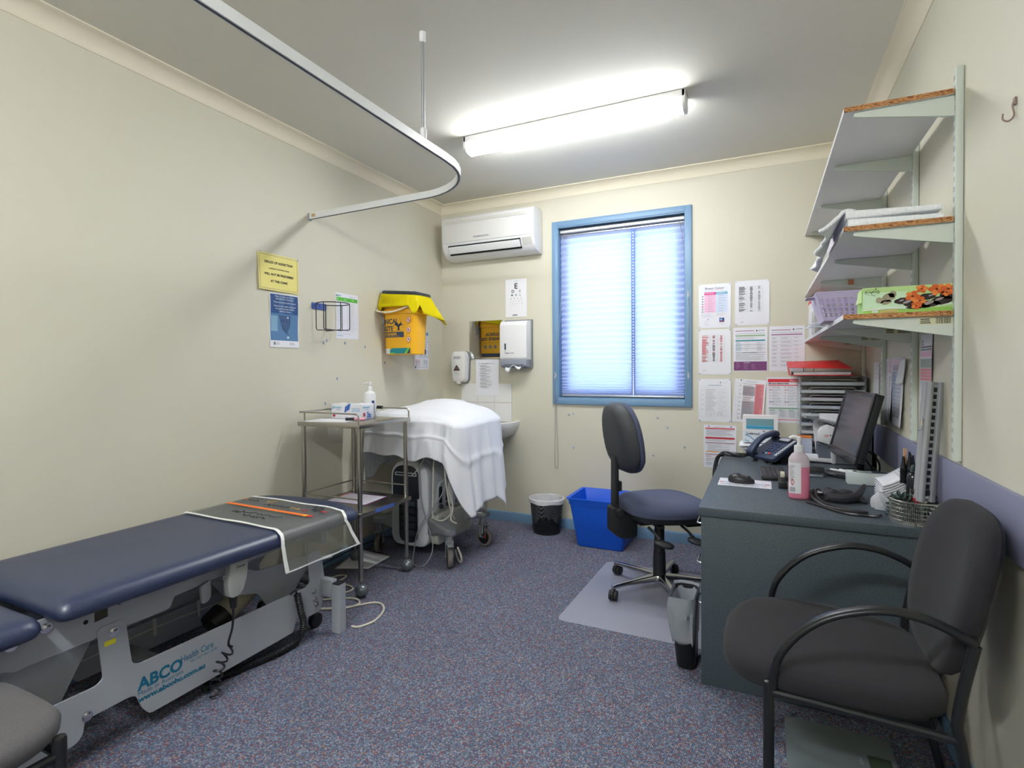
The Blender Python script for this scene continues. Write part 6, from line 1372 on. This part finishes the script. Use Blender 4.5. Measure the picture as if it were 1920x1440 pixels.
for cx, cy, rx, ry, sd in ((.50, .40, .05, .05, 12), (.74, .33, .06, .06, 13), (.44, .46, .03, .03, 14), (.85, .45, .05, .04, 15), (.76, .6, .03, .03, 16)): blob(cx, cy, rx, ry, 6, .0019, 12, .3, .4, sd)
for cx, cy, s_, sd in ((.56, .60, 1, 20), (.64, .42, .8, 21), (.82, .82, 1.1, 22), (.94, .80, 1, 23), (.66, .86, .8, 24), (.60, .24, .7, 25), (.92, .68, .7, 26)):
    for k in range(5): a = k*1.26 + sd; blob(cx+.045*s_*cos(a), cy+.11*s_*sin(a), .042*s_, .085*s_, 7+(k % 2), .0022+.0002*k, 12, .25, a, sd+k)
    blob(cx, cy, .016*s_, .04*s_, 9, .0034, 10, .2, 0, sd)
for i in range(28):
    a0, a1 = 2*PI*i/28, 2*PI*(i+1)/28; c_ = lambda a, k: P4(.11+.085*k*cos(a), .82+.115*k*sin(a), .0014); b.face(b.add([c_(a0, .94), c_(a0, 1), c_(a1, 1), c_(a1, .94)]), 10)
b.text('SUNRISE', .0095, lambda u, v: P4(.11, .79, .0016) + V((u, 0, v)), 10, 'CENTER', .0001, 1.1)
for k in range(10):
    f_ = lambda t: (.125 + .028*sin(t*6.3+2.4), .66+.34*t); (u0, v0), (u1, v1) = f_(k/10), f_((k+1)/10); b.face(b.add([P4(u0-.004, v0, .0014), P4(u0+.004, v0, .0014), P4(u1+.004, v1, .0014), P4(u1-.004, v1, .0014)]), 10)
b.text('180', .0115, lambda u, v: P4(.10, .035, .0016) + V((u, 0, v)), 3, 'LEFT', .0005, 1.1)
for k in range(2): b.grid(lambda u, v: P4(.2+.2*u, .035+k*.055+.03*v, .0014), 1, 1, 11)
b.obj('printed_front', [M_ink, mat('print_pale_green', (176, 208, 140), .35), mat('print_mint', (194, 222, 190), .35), M_paper, mat('print_taupe', (150, 144, 120), .4), mat('print_stone', (40, 28, 30), .25), mat('print_glint', (150, 140, 140), .3), mat('print_orange', (204, 92, 34), .35), mat('print_amber', (222, 128, 58), .35), mat('print_brown', (92, 34, 24), .35), mat('print_forest', (40, 70, 40), .4), mat('print_rose', (222, 170, 130), .4)], T, recalc=False, smooth=False)
b = B(); b.loft([[V((x0-.001, y0+.01, z+.04)), V((x0-.001, y0+.05, z+.04)), V((x0-.001, y0+.05, z+.08)), V((x0-.001, y0+.01, z+.08))], [V((x0-.014, y0+.014, z+.036)), V((x0-.014, y0+.05, z+.036)), V((x0-.004, y0+.05, z+.082)), V((x0-.004, y0+.012, z+.082))]]); b.obj('end_flap', mat('flap_green', (196, 220, 160), .4), T)
# lilac basket
T = thing('lilac_basket', 'lilac plastic lattice basket overhanging the lowest shelf edge', 'basket', (.30, 2.50, z))
M_li = mat('lilac_plastic', (192, 178, 214), .35, trans=.1); bxa = lambda t: (.215-.03*t, 2.42-.02*t, .44+.015*t, 2.63+.03*t); zb_ = z + .0005; hb = .108
cn = lambda t: [V((a, c, zb_ + hb*t)) for a, c in ((bxa(t)[0], bxa(t)[1]), (bxa(t)[2], bxa(t)[1]), (bxa(t)[2], bxa(t)[3]), (bxa(t)[0], bxa(t)[3]))]
b = B()
for side in range(4):
    A = lambda u, t: cn(t)[side].lerp(cn(t)[(side+1) % 4], u); nb = 13 if side % 2 == 0 else 7
    nrm = (A(1, 0)-A(0, 0)).cross(V((0, 0, 1))).normalized()*.002
    def strip(u0, u1, t0, t1): b.loft([[A(u, t)-nrm*.0 for u, t in ((u0, t0), (u1, t0), (u1, t1), (u0, t1))], [A(u, t)+nrm for u, t in ((u0, t0), (u1, t0), (u1, t1), (u0, t1))]])
    strip(0, 1, 0, .14); strip(0, 1, .80, 1)
    if side == 3: strip(0, 1, .14, .8)
    else:
        for t0 in (.28, .45, .62): strip(0, 1, t0, t0+.04)
        for i in range(nb+1): u = i/nb; strip(max(0, u-.014), min(1, u+.014), .14, .80)
b.obj('lattice_wall', M_li, T, smooth=False)
c0 = cn(0); b = B(); b.box((c0[0].x, c0[0].y, zb_), (c0[2].x, c0[2].y, zb_+.002)); b.obj('floor_panel', M_li, T)
c1 = cn(1); b = B(); b.tube(c1, .004, 6, closed=True); b.obj('rim', M_li, T)
b = B(); b.box((c1[0].x-.03, c1[0].y+.06, c1[0].z-.012), (c1[0].x-.001, c1[0].y+.15, c1[0].z-.008)); b.obj('handle_tab', M_li, T, bevel=.001)
b = B(); b.grid(lambda u, v: V((c0[0].x-.0025-.018*(.25+.4*v), c0[0].y+.05+.12*u, zb_+hb*(.25+.4*v))), 1, 1); b.obj('end_label', mat('label_pale', (222, 214, 236), .5), T)
# blanket
def knit():
    m = mat('white_knit', (234, 237, 241), .9); n, l, p = nodes_of(m); g = n.new('ShaderNodeTexCoord'); w = n.new('ShaderNodeTexWave'); w.inputs['Scale'].default_value = 26; w.bands_direction = 'X'
    v = n.new('ShaderNodeTexVoronoi'); v.inputs['Scale'].default_value = 130; v.inputs['Randomness'].default_value = .2; l.new(g.outputs['Object'], w.inputs['Vector']); l.new(g.outputs['Object'], v.inputs['Vector'])
    a = n.new('ShaderNodeMath'); a.operation = 'ADD'; l.new(w.outputs['Fac'], a.inputs[0]); l.new(v.outputs['Distance'], a.inputs[1]); u = n.new('ShaderNodeBump'); u.inputs['Strength'].default_value = .3; u.inputs['Distance'].default_value = .004
    l.new(a.outputs[0], u.inputs['Height']); l.new(u.outputs['Normal'], p.inputs['Normal']); return m
M_kn = knit()
zs_ = 1.7545
T = thing('cellular_blanket', 'white knitted blanket folded on the middle shelf and hanging over its edge', 'blanket', (.38, 2.4, zs_))
def fold(x0, x1, y0, y1, z0, z1, name, droop=0):
    b = B()
    def ringz(x):
        t = (x-x0)/(x1-x0); zz0, zz1 = z0, z1 - .012*t; yy = y0 + .0*t
        return [V((x, y, q_)) for y, q_ in roundpoly([(yy, zz0), (y1, zz0), (y1, zz1), (yy, zz1)], .013, 4)]
    b.loft([ringz(x0 + (x1-x0)*i/14) for i in range(15)]); return b.obj(name, M_kn, T, ang=60)
fold(.262, .525, 2.165, 2.56, zs_+.0005, zs_+.032, 'lower_fold'); fold(.256, .522, 2.17, 2.55, zs_+.032, zs_+.062, 'upper_fold')
def hang(u, v):
    y = 2.185 + .42*u; k = v
    s_ = [(.285, zs_+.060), (.262, zs_+.066), (.243, zs_+.060), (.232, zs_+.03), (.226, zs_+.0), (.218, zs_-.03), (.210, zs_-.055), (.203, zs_-.068)]
    i = min(int(k*7), 6); f = k*7-i; x = s_[i][0]*(1-f)+s_[i+1][0]*f; zz = s_[i][1]*(1-f)+s_[i+1][1]*f
    L = .35 + .75*u; zz = zs_+.045 + (zz-zs_-.045)*L if k > .3 else zz
    x -= (.012*sin(u*15+1) + .010*sin(u*29) + .012)*max(0, k-.25); zz += .008*sin(u*21)*max(0, k-.4)
    return V((x, y, zz))
b = B(); b.grid(hang, 34, 16); b.obj('hanging_edge', M_kn, T, solid=.012, ang=70)
# binder behind it
T = thing('ring_binder', 'black-covered ring binder lying on the middle shelf behind the blanket', 'binder', (.38, 2.75, zs_))
b = B(); b.box((.27, 2.66, zs_+.009), (.495, 2.93, zs_+.118)); b.obj('page_block', mat('page_block', (206, 200, 204), .6), T)
for z0, z1 in ((zs_+.001, zs_+.008), (zs_+.119, zs_+.126)): 
    b = B(); b.box((.258, 2.645, z0), (.505, 2.945, z1)); b.obj('cover_board', mat('cover_black', (40, 42, 50), .4), T, bevel=.001)
b = B()
for k, (x0_, x1_, m) in enumerate(((.28, .33, 0), (.335, .42, 1), (.425, .46, 2), (.465, .485, 0))): b.box((x0_, 2.6585, zs_+.045), (x1_, 2.6598, zs_+.105), m)
b.obj('index_tabs', [mat('tab_blue', (164, 180, 192), .5), mat('tab_pink', (206, 160, 160), .5), mat('tab_grey', (168, 172, 178), .5)], T)
# things standing at the far end of the lowest shelf
T = thing('box_file', 'white box with a red top edge at the far end of the lowest shelf', 'box', (.26, 3.72, z))
B().box((.25, 3.66, z+.0005), (.33, 3.78, 1.655)).obj('carton', M_pr, T, bevel=.002); B().box((.249, 3.659, 1.655), (.331, 3.781, 1.672)).obj('red_edge', M_rb, T)
T = thing('leaflet_stand', 'clear acrylic stand of leaflets near the far end of the lowest shelf', 'leaflet stand', (.29, 3.45, z))
b = B(); b.box((.255, 3.40, z+.0005), (.258, 3.60, z+.14)); b.box((.255, 3.40, z+.0005), (.35, 3.403, z+.10)); b.box((.255, 3.597, z+.0005), (.35, 3.60, z+.10)); b.box((.255, 3.40, z+.0005), (.35, 3.60, z+.003)); b.obj('clear_stand', M_clr, T)
B().box((.263, 3.41, z+.0035), (.30, 3.59, z+.115)).obj('leaflet_block', mat('leaflet_peach', (226, 196, 170), .6), T)
for k, (y0, lb) in enumerate(((2.92, 'nearest'), (3.08, 'second'), (3.24, 'farthest'))):
    b = B(); b.grid(lambda u, v: V((.205 + .13*u, y0 + .12*v + .03*u, z + .010 + .024*sin(PI*min(1, .2+u*.8)) + .006*v)), 10, 3)
    tag(b.obj('leaflet', mat('leaflet_white', (216, 220, 230), .5), solid=.006, ang=70), lb + ' of the curled white leaflets poking over the lowest shelf edge', 'leaflet', 'curled leaflets on the lowest shelf')

# ---------------------------------------------------------------- right wall papers and hook
UR = V((0, -1, 0))
def rw(y, zz, w, h, base, **k): return Sheet((XR, y, zz), UR, D, w, h, base, **k)
s = rw(2.625, 1.40, .165, .305, M_pap2, curl=bow(.006), ny=16)
s.lines(10, 20, 40, 4, 6, 3, M_grey); s.rect(8, 46, 150, 4, M_ink); s.rect(8, 54, 150, 8, mat('row_grey3', (150, 156, 156), .6)); s.rect(8, 66, 150, 20, mat('rose_ink', (236, 190, 218), .6)); s.rect(8, 94, 150, 34, mat('grey_green', (164, 178, 172), .6))
for j in range(4): s.rect(8, 132+j*12, 150, 10, mat('rose_red', (226, 150, 158), .6))
for j in range(18): s.rect(8, 184+j*6, 150, .6, M_lgrey); s.lines(12, 186+j*6, 40, 1, 6, 2, M_grey, k=2, seed=j); s.lines(70, 186+j*6, 70, 1, 6, 2, M_grey, k=2, seed=j+50)
tag(s.obj('dose_chart'), 'pink-banded narrow chart on the right wall next to the nearest upright', 'chart')
s = rw(3.293, 1.317, .145, .315, M_paper, curl=lambda u, v: .003+.012*v*v*u, ny=16); s.lines(8, 20, 50, 42, 6.6, 2.4, M_grey, .7); s.lines(72, 14, 50, 10, 6, 2, M_red, .6); s.lines(72, 90, 60, 30, 6.6, 2.2, M_grey, .6); s.rect(60, 0, 60, 40, mat('pale_rose', (222, 196, 210), .6), 1)
tag(s.obj('number_list'), 'curled typed list on the right wall, left of the blue-gridded one', 'sheet')
s = rw(3.142, 1.318, .235, .318, M_paper, curl=lambda u, v: .004+.014*v*v*u, ny=16); s.rect(10, 10, 190, 50, mat('pale_rose', (222, 196, 210), .6), 1)
for j in range(40): s.rect(16, 36+j*6.2, 180, 2.6, (mat('grid_blue', (140, 156, 200), .6), M_lgrey, M_grey)[j % 3], 2)
s.rect(10, 70, 60, 180, mat('soft_blue', (186, 196, 222), .6), 1)
tag(s.obj('number_list'), 'curled blue-gridded list on the right wall beside the second upright', 'sheet')
s = rw(3.635, 1.298, .15, .315, M_paper, curl=bow(.003)); s.lines(10, 16, 110, 12, 22, 1.6, M_lgrey, .6); s.rect(80, 12, 40, 3, M_grey)
tag(s.obj('typed_list'), 'narrow white list on the right wall by the third upright', 'sheet')
b = B(); b.grid(lambda u, v: V((XR-.012-.02*v*u, 2.84+.09*u+.06*(1-u)*v*v, 1.31-.115*v)), 8, 8); tag(b.obj('note_slip', M_paper, solid=.0008), 'small curled blank note overlapping the blue-gridded list', 'note')
b = B(); x = XR-.001; b.tube(smoothpath([(x, 1.757, 1.945), (x-.006, 1.757, 1.93), (x-.003, 1.757, 1.905), (x-.012, 1.76, 1.893), (x-.022, 1.765, 1.90), (x-.022, 1.766, 1.915)]), .0022, 6); b.box((x-.004, 1.751, 1.93), (x, 1.763, 1.948))
tag(b.obj('wall_hook', mat('old_brass', (150, 130, 120), .4, .6)), 'small metal cup hook high on the bare right wall', 'hook')
# ---------------------------------------------------------------- office chair on its mat
def plastic_sheet_mat():
    m = mat('mat_plastic', (176, 178, 196), .3, spec=.6); n, l, p = nodes_of(m); t = n.new('ShaderNodeBsdfTransparent'); x = n.new('ShaderNodeMixShader'); x.inputs[0].default_value = .58
    l.new(t.outputs[0], x.inputs[1]); l.new(p.outputs[0], x.inputs[2]); l.new(x.outputs[0], n['Material Output'].inputs['Surface']); return m
b = B(); ro = lambda o: roundpoly([(-.955+o, 2.54+o), (.2-o, 2.54+o), (.2-o, 3.45-o), (-.935+o, 3.45-o)], .045, 5)
b.loft([[(x, y, .0008) for x, y in ro(0)], [(x, y, .0016) for x, y in ro(0)], [(x, y, .0035) for x, y in ro(.014)]])
tag(b.obj('chair_mat', plastic_sheet_mat()), 'translucent plastic floor mat under the office chair', 'floor mat')
A_ = math.radians(37); T = thing('office_chair', 'blue-seated office chair with black back pulled up to the desk', 'chair', (-.54, 3.115, .004), A_)
M_fab = mat('chair_blue_fabric', (76, 82, 108), .9, sheen=.06, bump=(600, .25)); M_shell = mat('chair_shell', (58, 62, 66), .55, bump=(800, .2)); M_blk = mat('chair_black', (30, 31, 34), .5)
loc = dict(local=True)
def egg(x, k, kz=1, n=36):
    out = []
    for i in range(n):
        a = 2*PI*i/n; zz = .20*kz*math.copysign(abs(sin(a))**.78, sin(a)); h = .188 - .17*max(0, zz)**1.0*.62 - .9*max(0, -zz-.11)**1.15
        y = h*k*math.copysign(abs(cos(a))**.72, cos(a)); out.append(V((x - .16*zz - .1*zz*abs(zz), y, .883+zz)))
    return out
b = B(); b.loft([egg(-.292, .55, .60), egg(-.285, .72, .78), egg(-.272, .84, .90), egg(-.235, .97, .985), egg(-.215, 1, 1), egg(-.212, .98, .985)]); b.obj('back_shell', M_shell, T, ang=60, **loc)
b = B(); b.loft([egg(-.211, .97, .98), egg(-.200, 1.0, 1.0), egg(-.182, .97, .98), egg(-.168, .82, .86), egg(-.162, .5, .6)]); b.obj('back_cushion', M_fab, T, ang=70, **loc)
def seat_ring(z, k, n=40):
    out = []
    for i in range(n):
        a = 2*PI*i/n; x = .245*math.copysign(abs(cos(a))**.7, cos(a)); y = .245*math.copysign(abs(sin(a))**.72, sin(a))*(1 - .1*max(0, -x/.245)); out.append(V((.03 + x*k, y*k, z + (-.018*max(0, (x*k-.1)/.145)**2 + .010*max(0, -x*k/.245)**2 if z > .47 else 0) )))
    return out
b = B(); b.loft([seat_ring(.428, .80), seat_ring(.436, .93), seat_ring(.455, .985), seat_ring(.468, 1.0)]); b.obj('seat_pan', M_blk, T, ang=60, **loc)
b = B(); b.loft([seat_ring(.469, .995), seat_ring(.486, 1.02), seat_ring(.507, 1.01), seat_ring(.524, .94), seat_ring(.533, .80), seat_ring(.534, .55), seat_ring(.528, .25), seat_ring(.526, .1)]); b.obj('seat_cushion', M_fab, T, ang=70, **loc)
b = B(); b.box((-.16, -.09, .405), (.10, .09, .43)); b.box((-.10, -.20, .412), (-.07, .20, .428)); b.box((.06, -.2, .414), (.2, -.1, .428)); b.obj('mechanism', M_blk, T, bevel=.004, **loc)
b = B(); b.prism([(-.282, .78), (-.258, .78), (-.256, .46), (-.246, .40), (-.272, .40), (-.284, .46)], 'y', -.03, .03); b.obj('back_bar', M_blk, T, bevel=.004, **loc)
b = B(); b.prism(roundpoly([(-.30, .50), (-.262, .50), (-.225, .46), (-.155, .455), (-.155, .33), (-.25, .325), (-.30, .36)], .016, 4), 'y', -.048, .048); b.obj('tilt_housing', M_blk, T, bevel=.006, **loc)
b = B(); b.lathe([(.022, -.014), (.024, 0), (.02, .006)], (-.262, -.048, .472), 'y', n=18, M=Matrix.Diagonal((1, 1, 1, 1))); b.box((-.262, -.02, .585), (-.235, .02, .64)); b.obj('adjust_knob', M_blk, T, bevel=.003, **loc)
for x in (-.15, .04):
    b = B(); b.tube([(x, -.17, .42), (x+.012, -.225, .40), (x+.02, -.26, .378)], [.008, .007, .009], 8)
    Ml = Matrix.Translation((x+.03, -.285, .362)) @ Matrix.Rotation(.35, 4, 'X') @ Matrix.Rotation(-.6, 4, 'Z')
    rg = lambda z, k: [Ml @ V((.052*k*math.copysign(abs(cos(a))**.9, cos(a)), .026*k*math.copysign(abs(sin(a))**.8, sin(a)), z)) for a in [2*PI*i/20 for i in range(20)]]
    b.loft([rg(-.012, .55), rg(-.006, .92), rg(.002, 1), rg(.008, .9), rg(.011, .5)]); b.obj('lever', M_blk, T, ang=60, **loc)
b = B(); b.lathe([(.039, .082), (.036, .10), (.034, .225), (.0315, .226), (.0305, .285), (.0285, .286), (.0275, .375), (.026, .378)], n=24); b.obj('gas_lift_cover', M_blk, T, ang=40, **loc)
b = B(); b.lathe([(.013, .37), (.013, .41)], n=14); b.obj('gas_rod', M_steel, T, **loc)
b = B(); b.lathe([(.02, .058), (.044, .064), (.048, .085), (.042, .094)], n=24); b.obj('star_hub', mat('polished_alloy', (188, 188, 190), .16, 1), T, ang=50, **loc)
for k in range(5):
    a = math.radians(228 + 72*k) - A_; R_ = Matrix.Rotation(a, 4, 'Z')
    b = B(); sc_ = lambda r, w, z0, z1: [R_ @ V((r, y, z)) for y, z in roundpoly([(-w, z0), (w, z0), (w*.8, z1), (-w*.8, z1)], .005, 3)]
    b.loft([sc_(.03, .024, .06, .098), sc_(.12, .020, .064, .094), sc_(.22, .016, .068, .088), sc_(.295, .014, .064, .083), sc_(.318, .012, .058, .078)]); leg = b.obj('star_leg', mat('polished_alloy', (188, 188, 190), .16, 1), T, ang=50, **loc)
    Mw = R_ @ Matrix.Translation((.308, 0, .0285)) @ Matrix.Rotation(.7+k, 4, 'Z') @ Matrix.Translation((.012, 0, 0))
    b = B(); b.lathe([(.008, .03), (.008, .066)], (0, 0, 0), n=10, M=R_ @ Matrix.Translation((.308, 0, 0)))
    for s_ in (-1, 1): b.lathe([(.006, s_*.006), (.026, s_*.007), (.0285, s_*.012), (.0265, s_*.021), (.01, s_*.0225)], (0, 0, 0), 'y', n=22, M=Mw)
    b.lathe([(.03, -.006), (.031, -.005), (.031, .005), (.03, .006)], (0, 0, .004), 'y', n=22, M=Mw); b.obj('castor', M_blk, leg, ang=40, **loc)

# ---------------------------------------------------------------- lined bin by the desk
T = thing('pedal_bin', 'black bin with a translucent grey liner beside the desk corner', 'bin', (-.33, 2.43, 0))
br_ = lambda z, o=0: [(x, y, z) for x, y in rrect(-.338-.028*z/.33-o, 2.335-.02*z/.33-o, -.262-.0*z+min(o, .003), 2.50+.02*z/.33+o, .03, 4)]
b = B(); b.loft([br_(.003, -.006), br_(.01), br_(.30), br_(.30, -.004), br_(.02, -.006)]); b.obj('bin_body', M_black, T, ang=50)
N = len(br_(0)); q = random.Random(12); wv = [q.random() for _ in range(N)]
def lnr(i, v):
    if v < .18: t = v/.18; p = V(br_(.16 + .14*t, -.012)[i]); p.z += .006*wv[i]; return p
    t = (v-.18)/.82; o = .004 + .014*wv[i]*min(1, t*3)*(1-.4*t) + .004*sin(i*1.7+t*5); z = .312 - .195*t + .01*sin(i*2.1)*t; return V(br_(z, o)[i])
b = B(); b.grid(lambda u, v: lnr(int(round(u*N)) % N, v), N, 16, wrap=True); b.obj('bin_liner', mat('grey_liner', (176, 182, 192), .25, trans=.35, bump=(22, .8), ior=1.15), T, solid=.001, ang=70)

# ---------------------------------------------------------------- bathroom scale
T = thing('bathroom_scale', 'silver glass bathroom scale on the carpet under the visitor chair', 'scale', (.225, 1.985, 0))
b = B(); b.prism(rrect(.067, 1.83, .382, 2.143, .006, 3), 'z', .018, .0215); b.prism(rrect(.068, 1.831, .381, 2.142, .006, 3), 'z', .0222, .0255); b.obj('glass_platform', mat('silver_glass', (128, 138, 140), .18, .3, coat=.5), T)
b = B(); b.prism(rrect(.18, 1.86, .35, 2.11, .01, 3), 'z', .008, .018)
b.obj('sensor_body', M_grey, T)
for x, y in ((.10, 1.86), (.35, 1.86), (.10, 2.11), (.35, 2.11)):
    b = B(); b.lathe([(.012, .001), (.014, .004), (.014, .018)], (x, y, 0), n=14); b.obj('foot', M_black, T)
b = B(); b.prism(rrect(.302, 1.95, .366, 2.028, .002, 2), 'z', .0256, .0262); b.obj('display', mat('lcd_green', (62, 74, 60), .2), T)
b = B(); b.text('salter', .016, lambda u, v: V((.285-v, 1.99+u, .0258)), bold=.0002); b.obj('lettering', M_grey, T, smooth=False)

# ---------------------------------------------------------------- visitor chair on the right
T = thing('visitor_chair', 'black fabric visitor chair with looped tube arms by the right wall', 'chair', (.22, 1.78, 0))
M_bf = mat('black_fabric', (29, 28, 33), .9, sheen=.05, bump=(520, .3)); M_fr = mat('black_frame', (28, 29, 32), .32, .1)
YN, YFr = 1.533, 2.045
armp = [(.022, .447), (.026, .495), (.045, .55), (.09, .61), (.155, .66), (.25, .692), (.33, .69), (.395, .668), (.434, .645)]
for y in (YN, YFr):
    b = B(); b.lathe([(.0135, .001), (.0135, .455), (.012, .462), (.006, .465)], (.012, y, 0), n=14); b.obj('front_leg', M_fr, T)
    b = B(); rad = [.0115, .0115] + [.0115]*46; P = smoothpath([V((x, y, z)) for x, z in armp], 6)
    rings = []
    for i, p in enumerate(P):
        t = (P[min(i+1, len(P)-1)] - P[max(i-1, 0)]).normalized(); s_ = V((0, 1, 0)); n_ = s_.cross(t); k = sin(PI*i/(len(P)-1)); rings.append([p + s_*(.012+.008*k)*cos(a) + n_*(.011-.001*k)*sin(a) for a in [2*PI*j/12 for j in range(12)]])
    b.loft(rings); b.obj('arm_loop', M_fr, T, ang=60)
    rl = [(.434, .645), (.425, .60), (.412, .53), (.403, .46), (.408, .42), (.43, .30), (.49, .06), (.503, .001)]
    b = B(); b.tube(smoothpath([V((x, y, z)) for x, z in rl], 6), .0125, 12); b.obj('rear_leg', M_fr, T)
    b = B(); b.tube([(.012, y, .435), (.10, y, .432), (.405, y, .418)], .0105, 10); b.obj('side_rail', M_fr, T)
    b = B(); b.tube(smoothpath([V((.432, y, .64)), V((.452, y*.7+1.79*.3, .655)), V((.468, y*.45+1.79*.55, .66))], 6), .011, 10); b.obj('back_stay', M_fr, T)
for x in (.06, .37):
    b = B(); b.tube([(x, YN, .43), (x, YFr, .43)], .009, 8); b.obj('cross_rail', M_fr, T)
def vseat(z, k, n=44):
    out = []
    for i in range(n):
        a = 2*PI*i/n; x = .255*math.copysign(abs(cos(a))**.55, cos(a)); y = .262*math.copysign(abs(sin(a))**.5, sin(a)); f = max(0, (-x*k-.12)/.135)
        out.append(V((.165 + x*k - .02*f*(1-(y/.262)**2), 1.788 + y*k*(1-.05*max(0, x/.25)), z - .018*f**2 - .012*max(0, x*k/.255))))
    return out
b = B(); b.loft([vseat(.428, .84), vseat(.432, .95), vseat(.45, 1.0), vseat(.472, 1.01), vseat(.489, .965), vseat(.497, .87), vseat(.499, .6), vseat(.496, .25), vseat(.495, .08)]); b.obj('seat', M_bf, T, ang=70)
def vback(o, k, kz=1, n=44):
    out = []
    for i in range(n):
        a = 2*PI*i/n; zz = .212*kz*math.copysign(abs(sin(a))**.72, sin(a)); y = (.235 - .12*max(0, -zz)*1.0)*k*math.copysign(abs(cos(a))**.68, cos(a))
        bow_ = .035*(1-(y/.235)**2); out.append(V((.438 + .22*zz + bow_*.6 + o, 1.788 + y, .70 + zz)))
    return out
b = B(); b.loft([vback(-.028, .35, .4), vback(-.03, .7, .78), vback(-.024, .92, .945), vback(-.01, 1, 1), vback(.010, 1.0, 1.0), vback(.022, .95, .965)]); b.obj('backrest', M_bf, T, ang=70)
b = B(); b.loft([vback(.0225, .95, .965), vback(.032, .88, .92), vback(.036, .6, .7), vback(.036, .2, .3)]); b.obj('back_shell', mat('back_shell_black', (30, 30, 33), .5), T, ang=70)

# ---------------------------------------------------------------- chair at the lower left edge
T = thing('grey_chair', 'grey tweed chair seat with black tube leg cut off by the photo\'s lower left corner', 'chair', (-1.72, .45, 0))
M_tw = mat('grey_tweed', (84, 82, 84), .95, sheen=.05, bump=(420, .4), vary=(700, .3))
def lseat(z, k, n=44):
    out = []
    for i in range(n):
        a = 2*PI*i/n; out.append(V((-1.71 + .225*k*math.copysign(abs(cos(a))**.5, cos(a)), .47 + .245*k*math.copysign(abs(sin(a))**.5, sin(a)), z)))
    return out
b = B(); b.loft([lseat(.395, .85), lseat(.40, .95), lseat(.415, 1.0), lseat(.437, 1.01), lseat(.453, .965), lseat(.460, .87), lseat(.462, .6), lseat(.460, .2)]); b.obj('seat', M_tw, T, ang=70)
for x in (-1.505, -1.915):
    for y in (.675, .26):
        b = B(); b.lathe([(.0145, .001), (.0145, .412), (.0125, .418), (.004, .42)], (x, y, 0), n=16); b.obj('leg', M_fr, T)
for y in (.675, .26):
    b = B(); b.tube([(-1.505, y, .375), (-1.915, y, .375)], .011, 10); b.obj('side_rail', M_fr, T)
for x in (-1.505, -1.915):
    b = B(); b.tube([(x, .675, .375), (x, .26, .375)], .011, 10); b.obj('side_rail', M_fr, T)
    b = B(); b.tube(smoothpath([V((x, .26, .38)), V((x, .25, .55)), V((x, .19, .8))], 5), .012, 10); b.obj('back_post', M_fr, T)
b = B(); b.loft([[V((-1.71+.20*math.copysign(abs(cos(a))**.5, cos(a)), .225+o, .74+.13*math.copysign(abs(sin(a))**.6, sin(a)))) for a in [2*PI*i/36 for i in range(36)]] for o in (-.025, .0, .02)]); b.obj('backrest', M_tw, T, bevel=.006)
